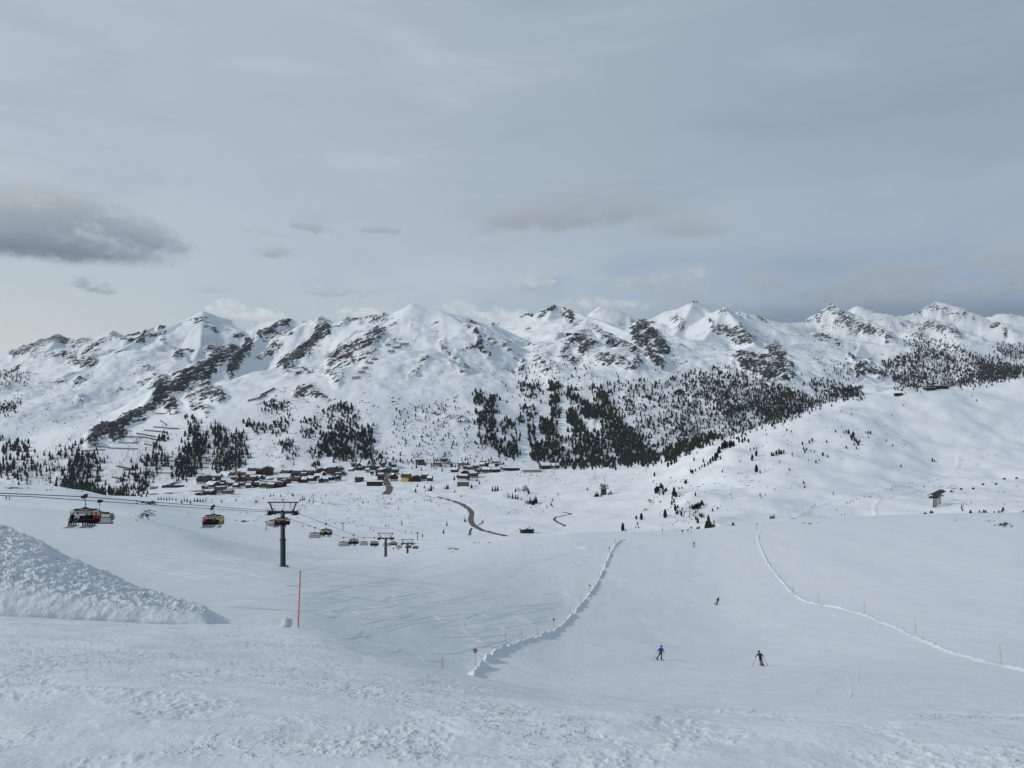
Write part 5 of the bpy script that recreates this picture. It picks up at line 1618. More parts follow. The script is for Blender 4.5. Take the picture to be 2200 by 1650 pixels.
c1 = chair(79.5, 1, 'nearest chair of the lift, full of riders under its raised cream canopy', True)
chair(93, -1, 'nearest empty chair, cream canopy closed, overlapping the full chair', False)
c2 = chair(115.6, 1, 'full chair hanging alone halfway to the tall pylon', True)
chair(129.5, -1, 'empty chair hidden just behind the lone full chair', False)
c3 = chair(152.7, 1, 'full chair passing right at the tall pylon', True)
chair(166.5, -1, 'empty chair half hidden behind the tall pylon', False)
c4 = chair(192, 1, 'full chair first below the tall pylon', True)
chair(203, -1, 'empty chair first below the tall pylon', False)
c5 = chair(229, 1, 'full chair second below the tall pylon', True)
chair(241, -1, 'empty chair second below the tall pylon', False)
c6 = chair(268, 1, 'full chair just above the second pylon', True)
chair(278, -1, 'empty chair just above the second pylon', False)
c7 = chair(318, 1, 'full chair right at the second pylon', True)
chair(336, -1, 'empty chair just below the second pylon', False)
c8 = chair(372, 1, 'full chair just above the farthest pylon', True)
chair(378, -1, 'empty chair just above the farthest pylon', False)
chair(404, 1, 'loaded chair just past the farthest pylon', True)
for slot, colr in ((0, 'black'), (1, 'white and grey'), (3, 'navy'), (4, 'black'), (5, 'red')):
    rider(c1, slot, colr, 'nearest chair of the lift')
for slot, colr in ((0, 'red'), (1, 'black'), (2, 'navy'), (3, 'brown'), (5, 'yellow green')):
    rider(c2, slot, colr, 'lone full chair')
for slot, colr in ((0, 'black'), (1, 'orange red'), (3, 'navy'), (4, 'brown')):
    rider(c3, slot, colr, 'chair passing the tall pylon')
for slot, colr in ((1, 'yellow'), (2, 'black'), (4, 'lilac'), (5, 'red')):
    rider(c4, slot, colr, 'first full chair past the pylon')
for slot, colr in ((0, 'orange red'), (1, 'navy'), (3, 'black'), (4, 'brown')):
    rider(c5, slot, colr, 'second full chair past the pylon')
for slot, colr in ((1, 'black'), (3, 'navy'), (4, 'brown')):
    rider(c6, slot, colr, 'full chair above the second pylon')

# ------------------------------------------------------------------ village
M_SNOWROOF = simple('roof_snow', SNOW, 0.7, var=0.03)
M_TIMBER = simple('dark_timber', (0.040, 0.033, 0.029), 0.85, var=0.3, scale=0.6)
M_ROOF = simple('dark_roof_sheet', (0.045, 0.042, 0.042), 0.7)
M_WINDOW = simple('window_glass', (0.025, 0.03, 0.035), 0.15)
WALLS = {'white': simple('white_plaster', (0.52, 0.51, 0.48), 0.9), 'grey': simple('grey_plaster', (0.26, 0.26, 0.26), 0.9), 'beige': simple('beige_plaster', (0.40, 0.34, 0.26), 0.9),
         'yellow': simple('yellow_plaster', (0.52, 0.38, 0.14), 0.9), 'pink': simple('pink_plaster', (0.38, 0.26, 0.24), 0.9), 'blue grey': simple('blue_grey_plaster', (0.22, 0.29, 0.35), 0.9),
         'orange': simple('orange_plaster', (0.46, 0.24, 0.10), 0.9), 'dark brown': M_TIMBER, 'brown': simple('brown_boards', (0.13, 0.105, 0.09), 0.9), 'black': simple('blackened_timber', (0.025, 0.024, 0.025), 0.9)}
WIN = {}


def house(px, py, wpx, hpx, wall, label, rz=None, flat=False, windows=3, rmin=1000.0, storeys=2, snow=0.8, group='houses of the village', timber=True):
    p = hit(px, py, rmin)
    s = p.y / FPX
    W, H = wpx * s, hpx * s
    D = W * rng.uniform(0.75, 1.0) if not flat else W * 0.55
    rz = rng.choice((0.0, 1.57, 1.57, -1.57)) + rng.uniform(-0.45, 0.45) if rz is None else rz
    o = empty('house' if not flat else 'flat_roofed_house', p - Vector((0, 0, 0.6)), rz)
    Hw = H * (0.62 if not flat else 0.8) + 0.6
    MB().box((0, 0, Hw * 0.5), (W * 0.86, D * 0.86, Hw)).build('wall', WALLS[wall], o)
    if timber and not flat:
        MB().box((0, 0, Hw * 0.78), (W * 0.875, D * 0.875, Hw * 0.44)).build('timber_storey', M_TIMBER, o)
        MB().box((0, -D * 0.47, Hw * 0.58), (W * 0.80, D * 0.09, Hw * 0.11)).build('balcony', M_TIMBER, o)
    if flat:
        r = MB().box((0, 0, Hw + 0.25), (W, D, 0.5)).build('roof', M_ROOF, o)
        MB().box((0, 0, Hw + 0.55 + 0.3 * snow), (W * 0.97, D * 0.97, 0.1 + 0.6 * snow)).build('roof_snow', M_SNOWROOF, r)
    else:
        rise = H - (Hw - 0.6)
        t = 0.35

        def gable(lift, grow, th):
            w, d = W / 2 * grow, D / 2 * grow
            e0, e1 = Hw - 0.12 * H * 0 + lift, Hw + rise + lift
            vs = []
            for y in (-d, d):
                vs += [(-w, y, e0 - rise * 0.12), (0, y, e1), (w, y, e0 - rise * 0.12), (-w, y, e0 - rise * 0.12 + th), (0, y, e1 + th), (w, y, e0 - rise * 0.12 + th)]
            fs = [(0, 1, 4, 3), (1, 2, 5, 4), (6, 9, 10, 7), (7, 10, 11, 8), (3, 4, 10, 9), (4, 5, 11, 10), (0, 6, 7, 1), (1, 7, 8, 2), (0, 3, 9, 6), (2, 8, 11, 5)]
            return MB().add(vs, fs)
        gw, gd = W * 0.43, D * 0.43
        MB().add([(-gw, -gd, Hw - .02), (gw, -gd, Hw - .02), (0, -gd, Hw + rise * .9), (-gw, gd, Hw - .02), (gw, gd, Hw - .02), (0, gd, Hw + rise * .9)],
                 [(0, 1, 2), (4, 3, 5)]).build('gable', M_TIMBER if timber else WALLS[wall], o)
        r = gable(0.05, 1.06, t).build('roof', M_ROOF, o)
        if snow > 0.05:
            gable(0.05 + t + 0.02, 0.70 + 0.3 * snow, 0.15 + 0.6 * snow).build('roof_snow', M_SNOWROOF, r)
        MB().box((W * 0.18, D * 0.1, Hw + rise * 0.95), (0.9, 0.9, 1.9)).build('chimney', WALLS['grey'], r)
    ww, wh = max(0.9, W * 0.085), max(1.1, Hw * 0.13)
    key = (round(ww, 1), round(wh, 1))
    if key not in WIN:
        WIN[key] = MB().box((0, 0, 0), (key[0], 0.14, key[1])).mesh('window', M_WINDOW)
    for st in range(storeys):
        for k in range(windows):
            xx = W * 0.86 * ((k + 0.5) / windows - 0.5)
            put('window', WIN[key], o, (xx, -D * 0.4375 - 0.06, Hw * (0.26 + 0.44 * st)))
    tag(o, label, 'house', group)
    return o


HS = [  # x, foot y, width, height in photograph pixels, wall, label
    (439, 1040, 22, 15, 'white', 'large gabled chalet at the left end of the village'),
    (457, 1049, 20, 11, 'white', 'white chalet in front of the large gabled one at the village\'s left end'),
    (465, 1035, 18, 13, 'grey', 'grey chalet behind the white one at the village\'s left end'),
    (486, 1029, 19, 12, 'blue grey', 'blue grey house left of the narrow orange one'),
    (485, 1041, 20, 11, 'white', 'white gabled chalet below the blue grey house'),
    (506, 1027, 10, 12, 'orange', 'narrow orange house in the upper row of the village'),
    (501, 1036, 16, 10, 'grey', 'grey chalet right below the narrow orange house'),
    (522, 1038, 18, 12, 'white', 'white gable fronted chalet in the middle of the left cluster'),
    (497, 1043, 12, 8, 'dark brown', 'small dark timber house below the narrow orange one'),
    (526, 1025, 22, 9, 'dark brown', 'long low dark house in the upper row left of the hotel'),
    (540, 1026, 16, 10, 'grey', 'grey chalet in the upper row between long house and hotel'),
    (546, 1018, 18, 11, 'brown', 'brown chalet adjoining the dark hotel on its left'),
    (560, 1020, 18, 12, 'dark brown', 'dark middle wing of the hotel at the top of the village'),
    (574, 1020, 22, 15, 'dark brown', 'tall dark hotel highest on the slope above the village'),
    (545, 1036, 18, 11, 'dark brown', 'dark timber chalet right of the white gable fronted one'),
    (556, 1034, 14, 10, 'black', 'black small chalet below the hotel'),
    (536, 1045, 16, 8, 'grey', 'grey low house at the front of the left cluster'),
    (555, 1045, 18, 8, 'black', 'black low house at the front of the left cluster, with heavy roof snow'),
    (567, 1047, 14, 8, 'dark brown', 'dark cabin at the front, next to the wide dark shed'),
    (583, 1049, 16, 9, 'brown', 'brown chalet at the front edge right of the dark cabin'),
    (598, 1046, 24, 9, 'black', 'wide dark shed where the left cluster narrows'),
    (612, 1034, 20, 12, 'grey', 'grey chalet just right of the bare earth bank'),
    (616, 1025, 18, 12, 'dark brown', 'dark chalet uphill of the bare earth bank'),
    (641, 1026, 19, 13, 'black', 'black broad chalet in the middle of the village'),
    (639, 1037, 17, 10, 'white', 'white chalet below the black broad one in mid village'),
    (653, 1028, 13, 10, 'dark brown', 'narrow dark chalet right of the black broad one'),
    (666, 1025, 18, 11, 'dark brown', 'dark chalet left of the beige house'),
    (669, 1033, 15, 8, 'black', 'low black house below the beige one'),
    (684, 1028, 15, 8, 'beige', 'beige house with flat front in mid village'),
    (689, 1020, 17, 12, 'dark brown', 'dark chalet uphill of the beige house'),
    (709, 1021, 19, 13, 'brown', 'brown broad chalet near the right end of the left cluster'),
    (727, 1019, 17, 14, 'dark brown', 'tall dark chalet at the right end of the left cluster'),
    (696, 1032, 14, 7, 'grey', 'low grey house in front of the brown broad chalet'),
    (710, 1032, 13, 7, 'dark brown', 'low dark house right of the low grey one'),
    (726, 1033, 12, 9, 'white', 'small white house behind the snowy knoll'),
    (450, 1062, 20, 7, 'black', 'dark hut alone on the snow below the left cluster'),
    (474, 1060, 22, 12, 'pink', 'pink house at the front of the village by the snow plain'),
    (489, 1061, 20, 6, 'pink', 'low pink annex right of the pink house'),
    (427, 1063, 12, 4, 'grey', 'tiny grey shed left of the dark hut'),
    (755, 1013, 9, 6, 'grey', 'leftmost small house on the slope between the two village clusters'),
    (771, 1010, 11, 6, 'dark brown', 'second small house on the slope between the village clusters'),
    (785, 1008, 11, 6, 'grey', 'third small house on the slope between the village clusters'),
    (800, 1010, 13, 8, 'dark brown', 'dark house just uphill of the brown road strip'),
    (772, 1035, 14, 8, 'dark brown', 'lone dark chalet left of the flat roofed hall'),
    (816, 1021, 14, 10, 'dark brown', 'dark house beside the upper end of the brown road strip'),
    (818, 1032, 15, 12, 'brown', 'tall brown house behind the flat roofed hall'),
    (835, 1018, 18, 10, 'grey', 'grey apartment house at the top of the brown road strip'),
    (843, 1004, 12, 9, 'brown', 'brown house highest above the brown road strip'),
    (848, 1019, 15, 11, 'beige', 'beige apartment house right of the brown road strip'),
    (845, 1033, 15, 12, 'white', 'white gabled house right of the brown road strip'),
    (873, 1034, 15, 13, 'yellow', 'yellow house with snowy roof'),
    (894, 1034, 18, 10, 'dark brown', 'dark chalet right of the yellow house'),
    (913, 1033, 13, 11, 'white', 'white chalet second right of the yellow house'),
    (924, 1033, 10, 8, 'dark brown', 'small dark house third right of the yellow house'),
    (902, 996, 13, 7, 'grey', 'grey house on the wooded knoll above the village'),
    (940, 1000, 13, 5, 'pink', 'pinkish low house on top of the wooded knoll'),
    (954, 994, 13, 8, 'white', 'white chalet highest on the wooded knoll'),
    (977, 1014, 14, 7, 'dark brown', 'lone dark house on the snow right of the wooded knoll'),
    (995, 999, 19, 6, 'beige', 'beige long house at the upper edge of the right cluster'),
    (1001, 1020, 17, 8, 'white', 'white house at the left front of the right cluster'),
    (1004, 1011, 15, 8, 'dark brown', 'dark house behind the white one at the right cluster\'s front'),
    (1016, 1026, 17, 9, 'beige', 'beige chalet lowest in the right cluster'),
    (996, 1031, 19, 9, 'white', 'white house right behind the long brown one'),
    (1020, 1006, 17, 8, 'grey', 'grey house in the left half of the right cluster'),
    (1033, 1004, 20, 8, 'beige', 'beige hotel in the middle of the right cluster'),
    (1047, 1004, 18, 8, 'dark brown', 'dark chalet right of the beige hotel'),
    (1031, 1014, 17, 8, 'white', 'white chalet below the beige hotel'),
    (1045, 1016, 17, 9, 'grey', 'grey chalet beside the wooded bank of the right cluster'),
    (1058, 1006, 20, 8, 'grey', 'grey broad house near the right end of the right cluster'),
    (1070, 1006, 20, 8, 'dark brown', 'dark broad house left of the long dark hall'),
    (1063, 1014, 17, 8, 'black', 'black chalet in front of the dark broad house'),
    (1170, 1008, 17, 11, 'dark brown', 'gabled dark chalet at the far right end of the village'),
    (1183, 1007, 17, 9, 'white', 'white chalet second from the far right end of the village'),
    (1192, 1006, 13, 8, 'dark brown', 'last small dark chalet at the far right end of the village'),
]
for (x, y, w, hh, wl, lb) in HS:
    house(x, y, w * 1.3, hh * 1.3, wl, lb, windows=3 if w > 14 else 2, snow=rng.choice((0.15, 0.35, 0.55, 0.75, 0.95)), timber=wl not in ('blue grey', 'orange', 'pink', 'yellow'))
for poly_, n_, lb_, w_ in (([(430, 1036), (480, 1026), (580, 1018), (740, 1016), (740, 1032), (600, 1050), (440, 1055)], 32, 'small chalet filling a gap in the left village cluster', (11, 17)),
                           ([(985, 998), (1085, 1000), (1078, 1014), (1000, 1024)], 12, 'small chalet filling a gap in the right village cluster', (11, 16)),
                           ([(750, 1005), (862, 998), (862, 1024), (770, 1020)], 9, 'small chalet above the brown road strip', (9, 14))):
    pts_ = []
    while len(pts_) < n_:
        a_, b_ = rng.uniform(min(q[0] for q in poly_), max(q[0] for q in poly_)), rng.uniform(min(q[1] for q in poly_), max(q[1] for q in poly_))
        if in_poly(a_, b_, poly_) and all(abs(a_ - q[0]) > 8 or abs(b_ - q[1]) > 5 for q in pts_):
            pts_.append((a_, b_))
    for (x, y), lb in numbered(pts_, lb_):
        wl = rng.choice(('white', 'grey', 'dark brown', 'black', 'beige', 'brown'))
        house(x, y, rng.uniform(*w_), rng.uniform(8, 12), wl, lb, windows=2, snow=rng.choice((0.35, 0.6, 0.8, 1.0)))
for (x, y, w, hh, wl, lb) in [
    (805, 1043, 36, 11, 'black', 'wide flat roofed hall with a snow covered roof left of the brown road strip'),
    (995, 1044, 28, 11, 'brown', 'long brown flat roofed house standing alone before the right cluster'),
    (1099, 1012, 40, 9, 'black', 'long dark hall at the right end of the village'),
    (1138, 1014, 30, 6, 'beige', 'flat long building right of the long dark hall'),
    (1155, 1014, 20, 6, 'grey', 'flat grey building left of the gabled dark chalet'),
    (331, 1051, 17, 7, 'grey', 'grey flat building below the avalanche fences'),
]:
    house(x, y, w, hh, wl, lb, flat=True, windows=5, storeys=1, snow=0.7, rz=rng.uniform(-.1, .15))

# slanted dark gallery where the lift enters the valley, left of the village
gp = hit(372, 1047, 1000.0)
gs = gp.y / FPX
o = empty('lift_valley_station', gp - Vector((0, 0, .5)))
MB().box((0, 0, 2.5), (44 * gs, 14, 5)).build('base', WALLS['black'], o)
for k, (dx, a) in enumerate(((-8, .35), (0, .42), (8, .3))):
    m = MB().box((dx * gs, 2, 8 + k), (22 * gs, 9, 1.4), mat=Matrix.Rotation(-a, 3, 'Y'))
    r = m.build('slanted_roof', M_ROOF, o)
    MB().box((dx * gs, 2, 9.2 + k), (14 * gs, 6, 0.8), mat=Matrix.Rotation(-a, 3, 'Y')).build('roof_snow', M_SNOWROOF, r)
MB().bar((2 * gs, 0, 5), (2 * gs, 0, 32), 1.0).build('mast', M_GALV, o)
tag(o, 'dark valley station with slanting roofs and a mast at the foot of the fenced slope', 'building')

# timber hut on the valley floor beyond the crest
hp = hit(1132, 1145, 430.0)
hsx = hp.y / FPX
o = empty('timber_hut', hp - Vector((0, 0, .3)), 0.15)
W = 30 * hsx
MB().box((0, 0, 1.2), (W * .9, 6.5, 3.0)).build('wall', M_TIMBER, o)
for s in (-1, 1):
    r = MB().box((s * W * .26, 0, 3.35), (W * .5, 8.0, .35), mat=Matrix.Rotation(s * .13, 3, 'Y')).build('roof', M_TIMBER, o)
    MB().box((s * W * .24, .4, 3.75), (W * .36, 5.6, .5), mat=Matrix.Rotation(s * .13, 3, 'Y')).build('roof_snow', M_SNOWROOF, r)
MB().box((0, -3.9, 3.1), (W * .98, .3, .4)).build('eaves_beam', WALLS['black'], o)
for k in (-1, 0, 1):
    MB().box((k * W * .27, -3.3, 1.4), (1.1, .2, 1.0)).build('window', M_WINDOW, o)
MB().box((W * .2, 1, 4.4), (.8, .8, 1.8)).build('chimney', WALLS['grey'], o)
tag(o, 'low dark timber hut with snow on its roof just beyond the near crest', 'hut')

# station with platforms and a radio mast on its rocky knoll
sp = hit(1297, 1063, 700.0)
ss = sp.y / FPX
o = empty('antenna_station', sp - Vector((0, 0, 1)))
MB().box((0, 0, 7 * ss), (11 * ss, 8 * ss, 16 * ss)).build('tower_block', simple('dark_stone', (0.06, 0.056, 0.052), 0.9), o)
for z, w in ((15.5, 20), (19.5, 19), (22.5, 17)):
    MB().box((1 * ss, 0, z * ss), (w * ss, 9 * ss, .9 * ss)).build('platform', M_GALV, o)
for dx in (-6, -2, 3, 7):
    MB().bar((dx * ss, -3 * ss, 15 * ss), (dx * ss, -3 * ss, 22 * ss), .5 * ss).build('post', M_DARKSTEEL, o)
MB().box((0, 0, 18 * ss), (8 * ss, 6 * ss, 7 * ss)).build('cabin', WALLS['grey'], o)
MB().tube([(-5 * ss, 0, 22 * ss), (-5 * ss, 0, 25.5 * ss)], 1.7 * ss, 10).build('radar_drum', M_DARKSTEEL, o)
m = MB().tube([(2 * ss, 0, 22 * ss), (2 * ss, 0, 42 * ss)], .75 * ss, 8, r2=.35 * ss)
for z in (28, 32, 36):
    m.box((2 * ss, 0, z * ss), (2.2 * ss, .5 * ss, .35 * ss))
m.build('radio_mast', M_GALV, o)
for dx, z in ((-4, 8), (0, 8), (4, 8), (-4, 12), (4, 12)):
    MB().box((dx * ss, -4.05 * ss, z * ss), (1.4 * ss, .2, 1.8 * ss)).build('window', M_WINDOW, o)
tag(o, 'dark stone antenna station with stacked platforms and a tall radio mast', 'building')
for (x, y, hh), lb in numbered([(1280, 1066, 11), (1283, 1067, 14), (1286, 1067, 10), (1291, 1067, 9), (1308, 1063, 9), (1312, 1061, 10), (1278, 1068, 7), (1315, 1062, 6)], 'spruce at the foot of the antenna station'):
    tree(x, y, hh, 'spruce_tree', lb, 'spruces at the antenna station', rmin=700)

# buildings on the skyline of the hill, top station on the knoll
for (x, y, w, hh, lb) in ((2014, 834, 44, 6, 'long low dark mountain restaurant on the skyline of the hill'), (1997, 838, 22, 6, 'dark annex left of the mountain restaurant'),
                          (1930, 850, 18, 6, 'small dark building on the left shoulder of the hill skyline')):
    house(x, y, w, hh, 'dark brown', lb, flat=True, windows=6, storeys=1, rmin=1200, group='buildings on the hill skyline', rz=0.05, snow=0.5)
house(1222, 720, 14, 5, 'black', 'dark top station on the snowy knoll of the far mountain', flat=True, windows=3, storeys=1, rmin=2300, group='top station buildings', rz=0, snow=.4)
house(1239, 720, 11, 5, 'black', 'smaller building right of the dark top station on the knoll', flat=True, windows=2, storeys=1, rmin=2300, group='top station buildings', rz=0, snow=.4)

# ------------------------------------------------------------------ lift station on the hill, right
lp = hit(2005, 1090, 600.0)
ls = lp.y / FPX
o = empty('hill_lift_station', lp, 0.0)
HB = 22 * ls
r = MB()
w0, w1 = -4 * ls, 46 * ls
vs = [(w0, -4, HB), (w1, 14, HB + 6.5 * ls), (w0 + 3 * ls, 1.5, HB + 5 * ls), (w1, 19, HB + 9 * ls), (w0, 7, HB), (w1, 25, HB + 6.5 * ls)]
vs2 = [(v[0], v[1], v[2] + .5) for v in vs]
r.add(vs + vs2, [(0, 2, 3, 1), (2, 4, 5, 3), (6, 7, 9, 8), (8, 9, 11, 10), (0, 1, 7, 6), (4, 10, 11, 5), (0, 6, 8, 2), (2, 8, 10, 4), (1, 3, 9, 7), (3, 5, 11, 9)])
r.build('roof', M_ROOF, o)
MB().box((22 * ls, 9, HB + .5 * ls), (18 * ls, 6, 3.0 * ls), rz=.25).build('machine_hall', WALLS['grey'], o)
for dx, dy in ((1, -1), (6, 2), (12, 5), (19, 8), (27, 12), (35, 16)):
    MB().bar((dx * ls, dy - 2, ground(lp.x + dx * ls, lp.y + dy - 2) - lp.z - 1), (dx * ls, dy - 2, HB + (1 + dx * .15) * ls), .4).build('support_post', M_DARKSTEEL, o)
MB().tube([(0, -1, -1), (0, -1, HB)], .7, 12, r2=.5).build('front_pylon', M_DARKSTEEL, o)
MB().box((0, -1, HB), (8, 2.4, 1.6)).build('pylon_head', M_DARKSTEEL, o)
m = MB()
for k in range(9):
    m.box((2.5 * ls + 6 * k * .4, -3, HB - 6 + k * .5), (.2, 3, .2))
m.build('railing', M_DARKSTEEL, o)
tag(o, 'open roofed lift station on posts with a dark front pylon, on the hill at right', 'building')


def small_pylon(px, py, hpx, wpx, label, group, rmin=430.0, mat=None):
    p = hit(px, py, rmin)
    s = p.y / FPX
    o = empty('drag_lift_pylon', p - Vector((0, 0, .2)))
    MB().tube([(0, 0, 0), (0, 0, hpx * s)], .28, 8, r2=.2).build('mast', mat or M_DARKSTEEL, o)
    MB().box((0, 0, hpx * s), (wpx * s, .35, .35)).build('crossarm', mat or M_DARKSTEEL, o)
    m = MB()
    for sx in (-1, 1):
        for k in range(3):
            m.tube([(sx * wpx * s * .42, -.5 + .5 * k, hpx * s - .3), (sx * wpx * s * .42 + .15, -.5 + .5 * k, hpx * s - .3)], .25, 8)
    m.build('sheave_train', M_BLACK, o)
    tag(o, label, 'pylon', group)


for (x, y, hh, w, lb) in ((572, 1139, 19, 6, 'drag lift pylon just left of the tall chair lift pylon'), (737, 1138, 15, 8, 'drag lift pylon on the snow above the second pair of chairs'),
                          (897, 1160, 16, 8, 'drag lift pylon right of the second chair lift pylon'), (1136, 1040, 12, 4, 'thin pylon on the slope left of the antenna station'),
                          (1389, 1015, 19, 5, 'thin pylon on the shoulder right of the antenna station'), (1278, 1032, 18, 3, 'thin pylon behind the antenna station'), (2050, 1058, 9, 11, 'T shaped pylon beside the hill lift station'),
                          (1101, 1036, 8, 3, 'thin pylon at the edge of the plateau below the long dark hall'), (1190, 1024, 9, 3, 'tiny pylon above the larch grove'), (881, 1035, 6, 3, 'tiny pylon at the yellow house')):
    small_pylon(x, y, hh, w, lb, 'small pylons of the drag lifts')
# rope of the drag lift
m = MB()
pa = [hit(x, y, 430.0) + Vector((0, 0, hh * hit(x, y, 430.0).y / FPX)) for x, y, hh in ((572, 1139, 19), (737, 1138, 15), (897, 1160, 16))]
m.tube(pa, .05, 5, cap=False)
tag(m.build('drag_lift_rope', M_ROPE), 'thin rope strung between the drag lift pylons on the valley floor', 'rope')

m = MB().box((0, 0, 0), (3.4, 1.0, 1.5)).box((0, 0, 1.1), (2.6, .8, .5))
m.tube([(0, 0, 1.2), (0, 0, 3.2)], .1, 6)
far_chair = m.mesh('far_chair', M_DARKSTEEL)
hr = MB()
spots_c = [(1988, 1104, 6), (2001, 1101, 6), (2044, 1056, 8), (2065, 1051, 7), (2091, 1050, 6), (2112, 1041, 7), (2140, 1040, 8), (2158, 1029, 8), (2184, 1028, 8)]
for i, (x, y, up) in enumerate(spots_c):
    g = hit(x, y + up, 600.0)
    q = g + Vector((0, 0, up * g.y / FPX))
    c = empty('small_lift_chair', q)
    put('cabin', far_chair, c, scale=.85)
    tag(c, ['small chair hanging lowest below the hill lift station', 'small chair right under the front pylon of the hill lift station', 'first small chair above the hill lift station', 'second small chair above the hill lift station',
            'third small chair above the hill lift station', 'fourth small chair above the hill lift station', 'fifth small chair above the hill lift station', 'sixth small chair above the hill lift station',
            'last small chair of the hill lift at the frame edge'][i], 'lift chair', 'chairs of the hill lift')

# ------------------------------------------------------------------ road, stream, avalanche fences
def ribbon(name, pix, width, mat, lift=.25, rmin=430.0, wide_end=1.0, skirt=0.0):
    P = []
    for (a, b) in zip(pix[:-1], pix[1:]):
        for k in range(6):
            t = k / 6
            P.append((a[0] + (b[0] - a[0]) * t, a[1] + (b[1] - a[1]) * t))
    P.append(pix[-1])
    W = [hit(x, y, rmin) for x, y in P]
    # smooth the line in plan
    for _ in range(4):
        W = [W[0]] + [(W[i - 1] + W[i] * 2 + W[i + 1]) / 4 for i in range(1, len(W) - 1)] + [W[-1]]
    vs, fs = [], []
    for i, p in enumerate(W):
        d = (W[min(i + 1, len(W) - 1)] - W[max(i - 1, 0)])
        n = Vector((d.y, -d.x, 0)).normalized()
        w = width * (1 + (wide_end - 1) * i / len(W)) / 2 * rng.uniform(.88, 1.1)
        for s in (-1, -.4, .4, 1):
            q = p + n * w * s
            z = max(ground(q.x, q.y), p.z - 1.0)
            vs.append((q.x, q.y, z + lift * (1 if abs(s) < 1 else .5)))
    for i in range(len(W) - 1):
        for j in range(3):
            a = i * 4 + j
            fs.append((a, a + 1, a + 5, a + 4))
    m = MB().add(vs, fs)
    return m.build(name, mat, smooth=True)


M_ROAD = simple('wet_brown_road', (0.115, 0.105, 0.090), 0.75, var=0.3, scale=.25)
tag(ribbon('road', [(942, 1068), (965, 1074), (987, 1081), (1000, 1088), (1010, 1096), (1014, 1104), (1011, 1114), (1012, 1122), (1018, 1130), (1035, 1139), (1060, 1146), (1088, 1152)], 7.5, M_ROAD, .45, wide_end=.55), kind='structure')
tag(ribbon('village_road', [(829, 1010), (828, 1025), (831, 1040), (838, 1048), (834, 1056), (829, 1062)], 14, simple('brown_earth_bank', (0.11, 0.095, 0.085), 0.9, var=.4, scale=.1), .8, rmin=1000), kind='structure')
tag(ribbon('valley_road', [(325, 1063), (380, 1058), (430, 1055), (480, 1053), (540, 1047), (600, 1044)], 16, simple('slushy_road', (0.20, 0.19, 0.18), 0.8, var=.4, scale=.05), .8, rmin=1000), kind='structure')
tag(ribbon('earth_bank', [(575, 1031), (588, 1027), (603, 1026), (612, 1029)], 22, MATS['brown_earth_bank'], .8, rmin=1000), kind='structure')
M_WATER = simple('dark_stream_water', (0.018, 0.020, 0.022), 0.45)
tag(ribbon('stream', [(1208, 1101), (1224, 1103), (1228, 1105), (1210, 1108), (1195, 1111), (1189, 1116), (1196, 1121), (1208, 1127), (1214, 1129), (1211, 1131)], 2.6, M_WATER, .35), kind='structure')
tag(ribbon('brook', [(1038, 1119), (1036, 1124), (1028, 1128), (1022, 1131)], 1.8, M_WATER, .3), kind='structure')
tag(ribbon('lower_brook', [(1013, 1135), (1009, 1143), (1010, 1148), (1008, 1150)], 2.0, M_WATER, .3), kind='structure')

M_FENCE = simple('weathered_fence_steel', (0.035, 0.033, 0.032), 0.7)


def fence(pix, hpx, label, group, rmin=2000.0, posts=True, tall=1.0):
    pts = [hit(x, y, rmin) for x, y in pix]
    base = pts[0].copy()
    o = empty('avalanche_fence', base)
    H = hpx * base.y / FPX * tall
    L = [p - base for p in pts]
    for zf in (.35, .65, .95):
        m = MB()
        for a, b in zip(L[:-1], L[1:]):
            m.bar(a + Vector((0, 0, H * zf)), b + Vector((0, 0, H * zf)), max(.5, H * .2), max(.5, H * .2))
        m.build('rail', M_FENCE, o)
    n = max(3, int((L[-1] - L[0]).length / (H * 1.1)))
    pm = None
    for k in range(n + 1):
        t = k / n * (len(L) - 1)
        i = min(int(t), len(L) - 2)
        q = L[i].lerp(L[i + 1], t - i)
        if pm is None:
            mm = MB()
            mm.bar((0, 0, -1), (0, 0, H), max(.6, H * .12))
            mm.bar((0, -H * .6, -H * .5), (0, 0, H * .8), .45)
            pm = mm.mesh('post', M_FENCE)
        put('post', pm, o, q)
    tag(o, label, 'fence', group)


